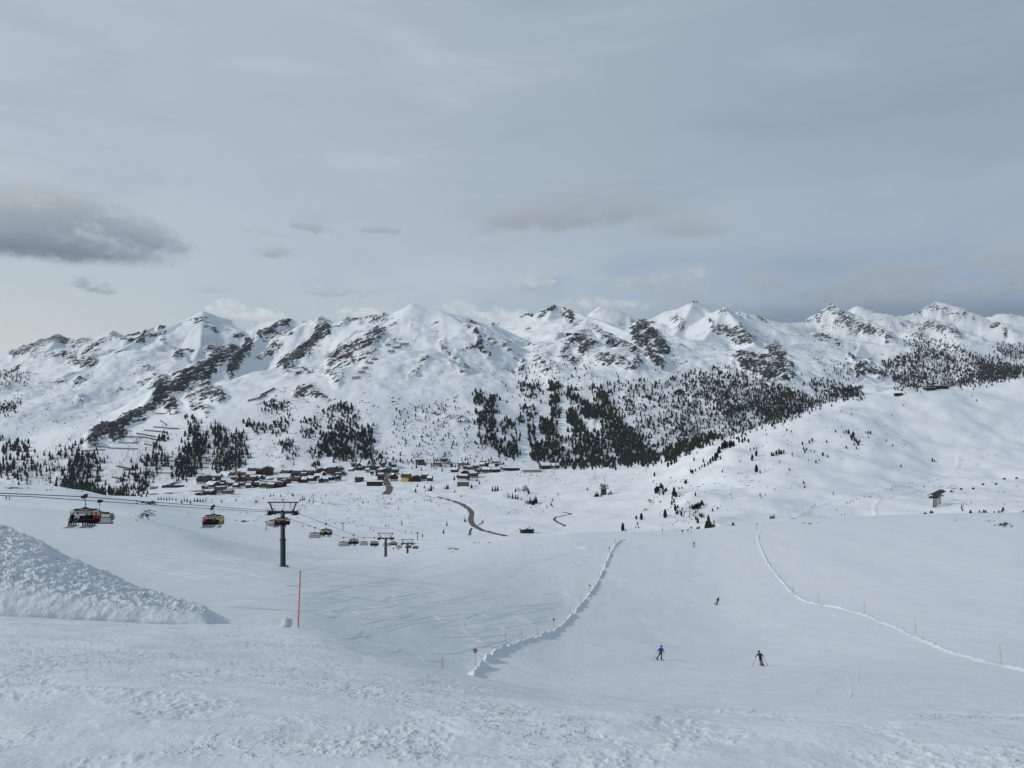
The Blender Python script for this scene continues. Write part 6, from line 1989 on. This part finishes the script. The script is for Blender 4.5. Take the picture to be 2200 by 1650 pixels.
PEAK = [((757, 815), (774, 814)), ((770, 803), (784, 802)), ((779, 794), (791, 793)), ((789, 783), (802, 782)), ((798, 775), (812, 774)), ((834, 758), (848, 757)), ((844, 750), (862, 749)), ((860, 743), (879, 742))]
ORD = ['lowest', 'second lowest', 'third lowest', 'fourth lowest', 'fifth lowest', 'third highest', 'second highest', 'highest']
for (a, b), w in zip(PEAK, ORD):
    fence([a, ((a[0] + b[0]) / 2, (a[1] + b[1]) / 2), b], 5.4, '%s of the avalanche barriers stepping up the face of the main peak' % w, 'avalanche barriers on the main peak')
SLOPE = [((335, 890), (369, 891)), ((345, 905), (358, 915)), ((330, 918), (360, 921), (385, 922)), ((310, 925), (357, 930)), ((293, 932), (335, 940)), ((265, 939), (312, 941), (340, 947)), ((235, 952), (285, 953), (295, 951)),
         ((196, 955), (213, 955)), ((210, 961), (235, 962)), ((232, 964), (297, 966)), ((180, 970), (226, 968)), ((310, 955), (345, 962)), ((350, 983), (372, 983)), ((345, 990), (380, 992)), ((345, 1003), (377, 1004)), ((335, 1017), (367, 1018)),
         ((252, 1003), (290, 1010)), ((265, 1010), (292, 1011)), ((410, 996), (450, 997)), ((412, 1007), (448, 1006)), ((425, 985), (445, 984)), ((180, 1000), (205, 1003)), ((185, 1012), (220, 1013)), ((190, 1025), (207, 1026)), ((240, 1026), (275, 1033)),
         ((505, 960), (530, 961)), ((145, 1000), (165, 1000)), ((180, 1040), (196, 1040)), ((265, 1048), (280, 1050)), ((425, 1025), (443, 1025))]
SLOPE.sort(key=lambda g: g[0][1])
seen_f = {}
for i, sgm in enumerate(SLOPE):
    x, y = sgm[0]
    where = ('under the dark cliff' if y < 950 else 'low among the trees at the left' if y > 995 else 'in mid slope left of the village')
    seen_f[where] = seen_f.get(where, 0) + 1
    fence(list(sgm), 2.6, '%s from the top of the thin snow fences %s' % (ORDN[seen_f[where] - 1], where), 'snow fences %s' % where)
for sgm, lb in ((((533, 864), (555, 858), (573, 851)), 'lower of the two long dark dams in the snow bowl'), (((560, 852), (578, 843), (590, 837)), 'upper of the two long dark dams in the snow bowl')):
    fence(list(sgm), 4.5, lb, 'dams in the snow bowl')

# ------------------------------------------------------------------ far skiers, a few pixels each
far_pose = pose((0, 0, 0.90), (0.02, 0.08, 1.34), (0.03, 0.12, 1.60), (-0.30, 0.10, 1.12), (0.32, 0.10, 1.12), (-0.36, 0.24, 0.98), (0.38, 0.24, 0.98), (-0.13, 0.1, 0.5), (0.13, 0.1, 0.5), (-0.16, 0, 0.12), (0.16, 0, 0.12))
far_body = body_mesh('body', far_pose, STAND, [BK, DK, BK, BK, BK, M_BOOT], 1)
FARSK = [
    ('tiny skier on the curving hill piste', 'skiers on the curving piste of the hill',
     [(1744, 1092), (1748, 1090), (1752, 1087), (1818, 1081), (1820, 1083), (1825, 1082), (1828, 1078), (1833, 1078), (1840, 1074), (1846, 1074), (1857, 1069), (1868, 1069), (1871, 1069), (1888, 1068), (1797, 1098), (1808, 1108), (1815, 1107), (1917, 1047), (1924, 1046), (1954, 1040), (1960, 1039), (1996, 1036), (2006, 1034), (2015, 1033), (2033, 1027),
      (2060, 1018), (2075, 1012), (2067, 990), (2080, 990), (2105, 958), (2134, 956), (2110, 984), (2123, 980), (2140, 978), (2100, 998), (2134, 960), (2142, 980)]),
    ('tiny skier near the drag lift', 'skiers near the drag lift',
     [(700, 1120), (706, 1119), (711, 1118), (747, 1117), (748, 1114), (758, 1124), (762, 1123), (721, 1128), (796, 1137), (802, 1142), (820, 1124), (871, 1146), (884, 1148), (667, 1133), (663, 1132), (560, 1112), (546, 1122), (553, 1119), (845, 1183), (856, 1182), (835, 1133), (883, 1125), (651, 1133)]),
    ('tiny skier on the left shoulder', 'two skiers on the left shoulder', [(13, 1074), (20, 1075)]),
    ('tiny skier near the hill skyline', 'skiers on the hill skyline', [(1952, 855), (1968, 851), (1980, 849), (2008, 846), (2020, 845), (1962, 858), (2056, 850)]),
    ('tiny skier left of the antenna station', 'skiers left of the antenna station', [(1150, 1036), (1160, 1030), (1176, 1034), (1155, 1037), (1187, 1030), (1196, 1029), (1208, 1027)]),
]
for lb, gp_, pts in FARSK:
    for (x, y), lb in numbered(pts, lb):
        q = hit(x, y, 380.0 if x > 100 else 250.0)
        oo = put('person', far_body, None, q, rng.uniform(-1, 1), scale=1.15)
        tag(oo, lb, 'person', gp_)
pb = hit(1809, 1108, 500)

# ------------------------------------------------------------------ near snow: ploughed bank, piste berms, tracks, markers, bare rock
def loft(name, rows, mat, kind='structure', smooth=True):
    """rows: array (n, m, 3)"""
    n, m, _ = rows.shape
    i, j = np.meshgrid(np.arange(n - 1), np.arange(m - 1), indexing='ij')
    q = np.stack([i * m + j, (i + 1) * m + j, (i + 1) * m + j + 1, i * m + j + 1], axis=-1).reshape(-1, 4)
    o = link(bpy.data.objects.new(name, mesh_np(name, rows.reshape(-1, 3), q, mat, smooth)))
    return tag(o, kind=kind)


def gz(x, y):
    return np.array([ground(a, b) for a, b in zip(x.ravel(), y.ravel())]).reshape(x.shape)


# the ploughed bank at the left
bx_ = np.array([-320, -150, 0, 200, 400, 520, 600, 650])
by_ = np.array([1288, 1302, 1316, 1334, 1343, 1344, 1342, 1347])
cx_ = np.array([-320, -150, 0, 40, 90, 130, 200, 300, 400, 480, 560, 610, 650])
cy_ = np.array([1010, 1076, 1134, 1146, 1166, 1192, 1222, 1268, 1296, 1318, 1334, 1341, 1346])
NU, NV = 620, 150
pu = np.linspace(-300, 645, NU)
pyb = gsm(np.interp(pu, bx_, by_), 8)
pyc = gsm(np.interp(pu, cx_, cy_), 6)
th_u = np.arctan((pu - CX) / FPX)
depth0 = np.interp(pu, [-300, 640], [25.5, 27.0])            # where the plough cut the wall
runl = np.interp(pu, [-300, 0, 300, 520, 645], [10.0, 8.5, 5.5, 2.2, 0.6])
pyw = gsm(np.interp(pu, [-300, 0, 200, 400, 520, 600, 645], [1225, 1262, 1288, 1316, 1334, 1341, 1347]), 8)
v = np.linspace(0, 1, NV)
x0_, y0_ = depth0 * np.tan(th_u), depth0
zb0 = np.array([ground(a, b) for a, b in zip(x0_, y0_)])
ztop = -(pyw - CY) / FPX * (depth0 + 0.45)
zcre = -(pyc - CY) / FPX * (depth0 + runl)
ztop = np.maximum(ztop, zb0 + 0.02)
f1, f2 = 0.20, 0.74
dep = np.where(v[None, :] < f1, depth0[:, None] + 0.45 * (v[None, :] / f1) ** 1.3,
               np.where(v[None, :] < f2, depth0[:, None] + 0.45 + (runl[:, None] - 0.45) * (v[None, :] - f1) / (f2 - f1),
                        depth0[:, None] + runl[:, None] + 4.5 * (v[None, :] - f2) / (1 - f2)))
xb = dep * np.tan(th_u)[:, None]
yb = dep.copy()
g0 = gz(xb[:, ::6], yb[:, ::6])
g0 = np.array([np.interp(np.arange(NV), np.arange(0, NV, 6), g) for g in g0])
tw = (v[None, :] / f1).clip(0, 1) ** 0.75
t2 = ((v[None, :] - f1) / (f2 - f1)).clip(0, 1)
t3 = ((v[None, :] - f2) / (1 - f2)).clip(0, 1)
zb = np.where(v[None, :] < f1, zb0[:, None] + (ztop - zb0)[:, None] * tw,
              np.where(v[None, :] < f2, ztop[:, None] + (zcre - ztop)[:, None] * t2,
                       zcre[:, None] * (1 - t3 ** 1.4) + (g0 - 0.4) * t3 ** 1.4))
Hb = np.maximum(zcre - zb0, 0) + np.maximum(ztop - zb0, 0)
rough_w = sstep(v, 0.15, 0.26)[None, :] * sstep(Hb, 0.05, 0.6)[:, None]
cl1 = fbm(xb / 0.34, yb / 0.30 + zb / 0.4, 4, 301, 0.6)
cl2 = ridged(xb / 1.3, yb / 1.0 + zb, 3, 305, 0.55)
zb += rough_w * (0.085 * cl1 + 0.05 * cl2 + 0.03) + (1 - rough_w) * 0.03 * cl1 * sstep(Hb, 0.05, 0.6)[:, None]
yb += rough_w * 0.10 * fbm(xb / 0.4 + 9, zb / 0.3, 3, 309) + (1 - rough_w) * 0.05 * fbm(xb / 0.9, zb / 0.5, 2, 311)
zb[:, 0] -= 0.25
zb -= 0.35 * (1 - sstep(Hb, 0.02, 0.25))[:, None]
loft('snow_bank', np.stack([xb, yb, zb], axis=-1), M_BANK)

# the two berms along the edges of the groomed piste
M_BERM = snow_mat('berm_snow', [(0.08, 0.012), (0.35, 0.05)], base=SHADED_SNOW)


def berm(name, pix, width, height, steep_side, rough=1.0, n=420, rmin=0.0, y0=0.0):
    P = np.array(pix, float)
    t = np.linspace(0, len(P) - 1, n)
    px = gsm(np.interp(t, np.arange(len(P)), P[:, 0]), 7)
    py = gsm(np.interp(t, np.arange(len(P)), P[:, 1]), 7)
    W = np.array([hit(a, b, rmin) for a, b in zip(px, py)])
    for c in (0, 1):
        W[:, c] = gsm(W[:, c], 10)
    d = np.gradient(W[:, :2], axis=0)
    d /= np.linalg.norm(d, axis=1)[:, None] + 1e-9
    nr = np.stack([d[:, 1], -d[:, 0]], axis=1)
    m = 26
    s = np.linspace(-1, 1, m)
    wv = width * (0.85 + 0.5 * fbm(W[:, 0] / 4 + 7, W[:, 1] / 4, 3, 325))[:, None]
    x = W[:, 0:1] + nr[:, 0:1] * s * wv
    y = W[:, 1:2] + nr[:, 1:2] * s * wv
    z = gz(x, y)
    # one flank cut steep, the other tapering into the field
    k = s * steep_side
    prof = np.where(k > 0.0, np.clip(1 - k / 0.55, 0, 1) ** 1.0, (1 - np.clip(-k, 0, 1)) ** 1.6)
    along = sstep(np.linspace(0, 1, n), -.02, .06) * (1 - sstep(np.linspace(0, 1, n), .96, 1))
    h_ = height * (0.75 + 0.6 * fbm(W[:, 0] / 5, W[:, 1] / 5, 4, 320, .6)).clip(.15)[:, None] * along[:, None]
    nz_ = fbm(x / 0.9, y / 0.9, 5, 330, 0.65)
    z += prof[None, :] * h_ * (1 + 0.45 * rough * nz_) + 0.05 * rough * nz_ * prof[None, :] - 0.03
    loft(name, np.stack([x, y, z], axis=-1), M_BERM)


berm('piste_berm', [(1008, 1460), (1022, 1446), (1045, 1424), (1068, 1402), (1090, 1394), (1112, 1386), (1130, 1376), (1160, 1373), (1182, 1366), (1205, 1350), (1225, 1331), (1240, 1311), (1262, 1286), (1280, 1262), (1292, 1238),
                   (1300, 1218), (1310, 1195), (1318, 1177), (1330, 1163), (1350, 1157)], 1.25, 0.72, -1, .8, rmin=30.0)
berm('far_piste_berm', [(1640, 1134), (1628, 1146), (1627, 1160), (1636, 1182), (1645, 1203), (1657, 1222), (1680, 1250), (1702, 1274), (1727, 1293), (1760, 1300), (1800, 1305), (1850, 1318), (1900, 1337), (1950, 1361), (2000, 1385),
                       (2060, 1408), (2120, 1423), (2200, 1441), (2300, 1462)], 1.1, 0.30, 1, .8, rmin=30.0)

# ski tracks: shallow pressed ridges lying on the snow, uncountable
tv, tf = [], []


def track(pix, w=0.16, h=0.05, rmin=30.0):
    P = np.array(pix, float)
    n = max(12, int(np.abs(np.diff(P, axis=0)).sum() / 5))
    t = np.linspace(0, len(P) - 1, n)
    # smooth curve through the points
    px = np.interp(t, np.arange(len(P)), P[:, 0])
    py = np.interp(t, np.arange(len(P)), P[:, 1])
    k = max(1, n // (len(P) * 4))
    px, py = gsm(px, k), gsm(py, k)
    W = [hit(a, b, rmin) for a, b in zip(px, py)]
    o = len(tv)
    for i, p in enumerate(W):
        d = W[min(i + 1, n - 1)] - W[max(i - 1, 0)]
        nn = Vector((d.y, -d.x, 0))
        nn = nn.normalized() if nn.length > 1e-6 else Vector((1, 0, 0))
        fade = math.sin(math.pi * min(1, max(0.0, i / (n - 1)))) ** .5
        for s, hh in ((-1, -.02), (-.25, h * fade), (.35, h * .6 * fade), (1, -.02)):
            q = p + nn * w * s
            tv.append((q.x, q.y, ground(q.x, q.y) + hh))
    for i in range(n - 1):
        for j in range(3):
            a = o + i * 4 + j
            tf.append((a, a + 1, a + 5, a + 4))


tr = random.Random(77)
for _ in range(170):       # sweeping turns across the ungroomed field
    x0, y0 = tr.uniform(560, 1240), tr.uniform(1190, 1420)
    lim = np.interp(x0, [560, 700, 900, 1000, 1100, 1200, 1300], [1320, 1345, 1410, 1440, 1375, 1340, 1200])
    if y0 > lim - 10:
        continue
    L = tr.uniform(60, 240) * (0.5 + (y0 - 1180) / 260)
    sl_ = tr.uniform(-.22, .05)
    cv_ = tr.uniform(-14, 14)
    pts = [(x0 + L * t, y0 + sl_ * L * t + cv_ * math.sin(math.pi * t) + tr.uniform(-2, 2)) for t in (0, .2, .4, .6, .8, 1)]
    pts = [(a, b) for a, b in pts if a < np.interp(b, [1160, 1200, 1260, 1310, 1345, 1375, 1400, 1450], [1300, 1285, 1262, 1225, 1190, 1120, 1050, 990])]
    if len(pts) > 2:
        track(pts, tr.uniform(.10, .24), tr.uniform(.035, .09))
for _ in range(34):       # short hooked turns nearer the piste
    x0, y0 = tr.uniform(700, 1260), tr.uniform(1240, 1400)
    if x0 > np.interp(y0, [1160, 1200, 1260, 1310, 1345, 1375, 1400], [1290, 1270, 1240, 1200, 1160, 1080, 1020]) or y0 > np.interp(x0, [600, 700, 850, 1000], [1300, 1340, 1390, 1430]):
        continue
    r0 = tr.uniform(14, 48)
    a0 = tr.uniform(-.4, 1.2)
    s_ = tr.choice((-1, 1))
    pts = [(x0 + s_ * r0 * math.cos(a0 + t * 1.7), y0 + r0 * .75 * math.sin(a0 + t * 1.7)) for t in (0, .2, .4, .6, .8, 1)]
    track(pts, .13, .06)
    track([(a + 5, b + 1) for a, b in pts], .11, .05)
for _ in range(26):       # long lines on the left field
    x0, y0 = tr.uniform(160, 560), tr.uniform(1150, 1290)
    L = tr.uniform(120, 330)
    pts = [(x0 + L * t, y0 + .17 * L * t + tr.uniform(-4, 4) + 8 * math.sin(3 * t)) for t in (0, .25, .5, .75, 1)]
    if y0 > np.interp(x0, [160, 300, 560], [1165, 1215, 1290]):
        continue
    track(pts, tr.uniform(.14, .3), tr.uniform(.04, .09))
for _ in range(30):       # carved arcs on the groomed piste, faint
    y0 = tr.uniform(1180, 1480)
    xl, xr = np.interp(y0, [1160, 1200, 1260, 1310, 1400, 1480], [1350, 1330, 1300, 1270, 1110, 1150]), np.interp(y0, [1160, 1250, 1300, 1400, 1480], [1620, 1670, 1740, 2000, 2150])
    x0 = tr.uniform(xl + 20, xr - 30)
    sc_ = (y0 - 1100) / 250
    r0 = tr.uniform(50, 130) * sc_
    s_ = tr.choice((-1, 1))
    pts = [(x0 + s_ * r0 * .6 * math.cos(-1.1 + t * 2.2), y0 + r0 * .55 * math.sin(-1.1 + t * 2.2)) for t in (0, .2, .4, .6, .8, 1)]
    track(pts, .09, .012)
for _ in range(22):       # long scrapes on the right field
    x0, y0 = tr.uniform(1850, 2150), tr.uniform(1320, 1400)
    L = tr.uniform(40, 160)
    track([(x0 + L * t, y0 + .12 * L * t + 3 * math.sin(3 * t)) for t in (0, .3, .6, 1)], .12, .03)
for k in range(5):        # the turning loops beyond the berm's far end
    track([(1262 + 26 * math.cos(a) * (1 - .12 * k), 1172 + 9 * math.sin(a) * (1 - .12 * k)) for a in np.linspace(.6, 4.2, 9)], .35, .12)
m = MB()
m.v, m.f, m.mi = tv, tf, [0] * len(tf)
tag(m.build('ski_tracks', snow_mat('track_snow', [(0.2, 0.01)], base=SHADED_SNOW), smooth=True), 'criss-crossing ski tracks pressed into the snow field', 'tracks', kind='stuff')

# groomed piste edge and cut on the hill: pale raised track edges
def snow_edge(name, pix, width, h, rmin=430.0):
    P = []
    for a, b in zip(pix[:-1], pix[1:]):
        for k in range(8):
            P.append((a[0] + (b[0] - a[0]) * k / 8, a[1] + (b[1] - a[1]) * k / 8))
    W = np.array([hit(x, y, rmin) for x, y in P])
    for c in (0, 1):
        W[:, c] = gsm(W[:, c], 3)
    d = np.gradient(W[:, :2], axis=0)
    d /= np.linalg.norm(d, axis=1)[:, None] + 1e-9
    nr = np.stack([d[:, 1], -d[:, 0]], axis=1)
    s = np.linspace(-1, 1, 9)
    x = W[:, 0:1] + nr[:, 0:1] * s * width
    y = W[:, 1:2] + nr[:, 1:2] * s * width
    z = gz(x, y) + h * np.clip(1 - np.abs(s), 0, 1)[None, :] ** .8 - .05
    loft(name, np.stack([x, y, z], axis=-1), M_HILL)


snow_edge('piste_edge', [(1700, 1118), (1720, 1104), (1760, 1084), (1800, 1071), (1850, 1062), (1900, 1051), (1960, 1041), (2010, 1031), (2040, 1020), (2058, 1004), (2060, 988), (2056, 976)], 4, .6)
snow_edge('piste_edge', [(1884, 1116), (1879, 1100), (1878, 1086), (1890, 1074), (1915, 1066), (1960, 1056), (2020, 1048)], 3, .6)
snow_edge('snow_track', [(1980, 876), (2010, 888), (2040, 906), (2070, 926), (2100, 942)], 3, .5)
snow_edge('snow_track', [(2110, 856), (2140, 862), (2170, 868), (2200, 874)], 3, .4)
snow_edge('snow_track', [(2100, 942), (2140, 930), (2170, 915), (2200, 895)], 3, .5)

# clods that rolled off the bank, and the round one beside the marker pole
def clod_mesh(seed, sq=1.0):
    bm = bmesh.new()
    bmesh.ops.create_icosphere(bm, subdivisions=3, radius=1.0)
    r_ = random.Random(seed)
    ofs = Vector((r_.uniform(0, 50), r_.uniform(0, 50), 0))
    from mathutils import noise as mn
    for vt in bm.verts:
        n = mn.fractal(vt.co * 1.3 + ofs, 0.7, 2.0, 4)
        vt.co *= 1 + 0.28 * n
        vt.co.z *= sq
    me = bpy.data.meshes.new('snow_clod')
    bm.to_mesh(me)
    bm.free()
    me.materials.append(M_BANK)
    me.polygons.foreach_set('use_smooth', [True] * len(me.polygons))
    return me


CL = [clod_mesh(i) for i in range(5)]
p = Vector(((616 - CX) / FPX * 26.2, 26.2, 0))
p.z = ground(p.x, p.y)
c = put('snow_clod', CL[0], None, p + Vector((0, 0, .13)), 0.5, (.19, .17, .19))
tag(c, 'round frozen snow clod standing beside the tall orange pole', 'snow clod')
tv2, tf2, o2 = [], [], 0
for _ in range(170):
    a = rng.uniform(-20, 600)
    ii = int(np.clip((a + 300) / 945 * (NU - 1), 0, NU - 1))
    jj = int(rng.uniform(.22, .74) * (NV - 1))
    if Hb[ii] < .12:
        continue
    me_ = CL[rng.randrange(5)]
    s = rng.uniform(.02, .07) * (1.8 if rng.random() < .06 else 1)
    q = Vector((xb[ii, jj], yb[ii, jj], zb[ii, jj] + s * .4))
    vv = np.array([vt.co for vt in me_.vertices]) * np.array([s * 1.2, s, s * .8]) + np.array(q)
    tv2.append(vv)
    tf2.append(np.array([f.vertices[:] for f in me_.polygons]) + o2)
    o2 += len(vv)
me = mesh_np('snow_lumps', np.concatenate(tv2), np.concatenate(tf2), M_BANK)
tag(link(bpy.data.objects.new('snow_lumps', me)), 'loose lumps of snow lying on the ploughed bank', 'snow lumps', kind='stuff')

# marker poles and discs
M_ORANGE = simple('orange_pole_paint', (0.62, 0.12, 0.035), 0.5, var=.2)
M_PALEPOLE = simple('faded_pole_paint', (0.42, 0.24, 0.17), 0.6, var=.2)
M_DISC = simple('dark_red_disc', (0.16, 0.03, 0.03), 0.5)
M_DISCW = simple('white_disc_band', (0.50, 0.50, 0.48), 0.5)
M_DISCB = simple('black_disc', (0.02, 0.02, 0.022), 0.5)
M_YEL = simple('yellow_sign', (0.55, 0.34, 0.03), 0.5)


def marker(px, py, top, label, group, mat=M_ORANGE, lean=0.0, rad=.022, disc=None, rmin=0.0):
    p = hit(px, py, rmin)
    if px == 640:
        p = Vector(((640 - CX) / FPX * 26.6, 26.6, 0))
        p.z = ground(p.x, p.y)
        py = CY - p.z / p.y * FPX
    H = (py - top) * p.y / FPX
    o = empty('marker_pole' if disc is None else 'piste_sign', p)
    e = Vector((lean * H, 0, H))
    thick = max(rad, 0.9 * p.y / FPX * .5)
    if disc is None:
        MB().tube([(0, 0, -.3), tuple(e)], thick, 8).build('shaft', mat, o)
        MB().tube([tuple(e), tuple(e * 1.012)], thick * 1.02, 8).build('end_cap', M_DISCB, o)
    else:
        R_ = disc * p.y / FPX
        MB().tube([(0, 0, -.3), tuple(e)], thick, 8).build('shaft', mat, o)
        d = MB().tube([(e.x, -.05, e.z - R_), (e.x, -.08, e.z - R_)], R_, 20).build('disc', M_DISC if disc != 4.01 else M_YEL, o)
        MB().box((e.x, -.092, e.z - R_ * 1.15), (R_ * 1.2, .02, R_ * .42)).build('band', M_DISCW, d)
        MB().box((e.x, -.092, e.z - R_ * .52), (R_ * .8, .02, R_ * .36)).build('emblem', M_ORANGE, d)
    tag(o, label, 'marker pole' if disc is None else 'sign', group)


marker(640, 1343, 1228, 'tall bright orange marker pole beside the snow clod', None, lean=.045, rad=.021)
G1 = 'marker poles along the left edge of the piste'
for (x, y, t, ln, lb) in ((951, 1446, 1414, 0, 'nearest orange pole of the piste edge, behind the near crest'), (1087, 1394, 1356, -.02, 'tall orange pole between the two nearest piste signs'),
                          (1122, 1378, 1350, -.06, 'leaning pole second past the nearest sign'), (1156, 1370, 1349, -.08, 'thin leaning pole just before the second sign'), (1225, 1324, 1303, 0, 'orange pole first beyond the second sign'),
                          (1248, 1295, 1276, 0, 'faint pole just below the third sign'), (1288, 1250, 1232, 0, 'faint pole above the third sign'), (1302, 1214, 1198, 0, 'faint pole below the fourth sign'), (1322, 1171, 1157, 0, 'farthest pole at the bend of the berm')):
    marker(x, y, t, lb, G1, M_ORANGE if y > 1300 else M_PALEPOLE, ln, rmin=38.0)
G2 = 'round signs along the left edge of the piste'
for (x, y, t, r_, lb) in ((1021, 1432, 1393, 4.6, 'nearest round dark red piste sign on an orange pole'), (1190, 1356, 1328, 2.6, 'second round piste sign up the berm'), (1267, 1271, 1256, 2.0, 'third round piste sign up the berm'),
                          (1309, 1188, 1175, 1.8, 'fourth and smallest round piste sign on the berm')):
    marker(x, y, t, lb, G2, M_ORANGE, 0, disc=r_, rmin=38.0)
G3 = 'marker poles along the right edge of the piste'
for (x, y, t, ln, lb) in ((1649, 1213, 1197, 0, 'farthest pole on the right edge of the piste'), (1704, 1277, 1258, .03, 'second pole down the right edge of the piste'), (1760, 1299, 1277, -.13, 'leaning pole third down the right edge of the piste'),
                          (1857, 1319, 1293, -.03, 'pole fourth down the right edge of the piste'), (1968, 1361, 1331, -.10, 'leaning pole fifth down the right edge of the piste'), (2153, 1429, 1387, -.13, 'nearest leaning pole at the right frame edge')):
    marker(x, y, t, lb, G3, M_PALEPOLE, ln)
G4 = 'signs on the crest of the piste'
for (x, y, t, r_, lb) in ((1423, 1150, 1136, 1.6, 'leftmost small round sign on the crest of the piste'), (1466, 1147, 1138, 2.4, 'dark sign second from the left on the crest'), (1478, 1146, 1136, 4.01 / 1.6, 'yellow sign on the crest of the piste'),
                          (1485, 1145, 1131, 1.5, 'thin signpost right of the yellow crest sign'), (1626, 1139, 1124, 1.5, 'rightmost round sign on the crest, by the berm\'s far end')):
    marker(x, y, t, lb, G4, M_PALEPOLE, 0, disc=r_ if 'yellow' not in lb else 2.2)
for ob in bpy.data.objects:
    if ob.name.startswith('disc') and ob.parent and 'yellow' in str(ob.parent.get('label', '')) and 'thin' not in str(ob.parent.get('label', '')):
        ob.data.materials[0] = M_YEL

# bare rock and turf showing through the near snow
M_BARE = simple('bare_rock_and_turf', (0.060, 0.045, 0.035), 0.95, var=.45, scale=2.0, bump=.4)


def outcrop(px, py, wpx, hpx, n, label, seed, rmin=100.0, flatk=.35):
    r_ = random.Random(seed)
    c0 = hit(px, py, rmin)
    root = empty('rock_outcrop', c0)
    for _ in range(n):
        o = MB()
        a = px + r_.gauss(0, .5) * wpx * .5
        b = py + r_.gauss(0, .5) * hpx * .5
        q = hit(a, b, rmin) - c0
        s = r_.uniform(.6, 1.9) * c0.y / FPX * wpx / 18
        k = 9
        ring = [(q.x + math.cos(6.283 * i / k) * s * r_.uniform(.5, 1.5) * 1.7, q.y + math.sin(6.283 * i / k) * s * r_.uniform(.5, 1.4), q.z - .15) for i in range(k)]
        top = [(q.x + math.cos(6.283 * i / k) * s * r_.uniform(.3, .5) * 1.5, q.y + math.sin(6.283 * i / k) * s * r_.uniform(.3, .9), q.z + s * flatk * r_.uniform(.2, 1)) for i in range(k)]
        o.add(ring + top + [(q.x, q.y, q.z + s * flatk * 1.0)], [(i, (i + 1) % k, k + (i + 1) % k, k + i) for i in range(k)] + [(k + i, k + (i + 1) % k, 2 * k) for i in range(k)])
        o.build('stone', M_BARE, root)
    tag(root, label, 'rock', 'bare rock patches in the snow')


for i, (x, y, w, hh, n, lb) in enumerate((
    (312, 1107, 42, 20, 46, 'dark broken rock patch below the ropes between the chairs'), (322, 1080, 44, 7, 26, 'long dark rock strip on the crest above the broken rock patch'), (348, 1086, 18, 5, 9, 'dark rock at the right end of the long rock strip'),
    (280, 1088, 14, 3, 6, 'thin dark rock streak left of the long rock strip'), (970, 1179, 34, 9, 26, 'brown bare patches on the crest right of the second pylon'), (1110, 1155, 8, 3, 4, 'tiny dark rock on the crest below the timber hut'),
    (1030, 1166, 26, 3, 7, 'row of small brown stones along the crest'), (523, 1120, 34, 4, 14, 'dark streak of bare ground left of the tall pylon'), (548, 1128, 12, 2, 4, 'short dark streak nearest the tall pylon'), (115, 1109, 9, 2, 3, 'small dark stone left of the nearest chair'),
    (30, 1048, 40, 5, 12, 'dark grass streaks on the left shoulder'), (2160, 1127, 40, 11, 34, 'brown bare ground at the right frame edge'), (2128, 1119, 24, 5, 12, 'dark broken edge leading to the brown bare ground'), (2053, 1118, 16, 4, 9, 'brown patch on the crest left of the pine thicket'),
    (2074, 1117, 12, 3, 6, 'small brown patch on the crest under the pine thicket'), (1738, 1125, 32, 3, 8, 'flat dark streak on the crest right of the berm\'s far end'), (1640, 1131, 6, 3, 3, 'dark stone at the far end of the right berm'), (2056, 1280, 5, 1.5, 2, 'tiny dark stone alone on the right snow field'),
    (341, 1244, 7, 2, 3, 'small dark stone at the top edge of the ploughed bank'), (741, 1191, 12, 2, 3, 'dark plank-like streak below the second pair of chairs'))):
    outcrop(x, y, w, hh, n, lb, 900 + i, rmin=60.0)
for i, (x, y, w, hh, n, lb) in enumerate(((1422, 1056, 18, 14, 16, 'snowy rock knob inside the pine thicket'), (1400, 1078, 18, 20, 18, 'slanting rock rib below the pine thicket'), (1672, 974, 16, 9, 12, 'dark boulder on the upper left slope of the hill'),
                                          (1085, 1134, 10, 7, 6, 'dark rock on the small mound near the road'), (1496, 1090, 22, 10, 14, 'dark rocks under the broad pine clump'))):
    outcrop(x, y, w, hh, n, lb, 950 + i, rmin=430.0, flatk=.8)

# ------------------------------------------------------------------ air: even thin haze round everything
def haze(density):
    zmin, zmax = float(Z.min()) - 3, float(Z.max()) + 60
    m = MB().box((0, 0, (zmin + zmax) / 2), (36000, 36000, zmax - zmin))
    mat = bpy.data.materials.new('haze')
    mat.use_nodes = True
    T = NT(mat.node_tree)
    v = T.n('ShaderNodeVolumePrincipled')
    v.inputs['Color'].default_value = (0.80, 0.88, 0.97, 1)
    v.inputs['Density'].default_value = density
    v.inputs['Anisotropy'].default_value = 0.0
    o = T.n('ShaderNodeOutputMaterial')
    T.t.links.new(v.outputs[0], o.inputs['Volume'])
    ob = m.build('haze', mat)
    tag(ob, kind='stuff')


HAZE = 1.7e-5
if HAZE:
    haze(HAZE)
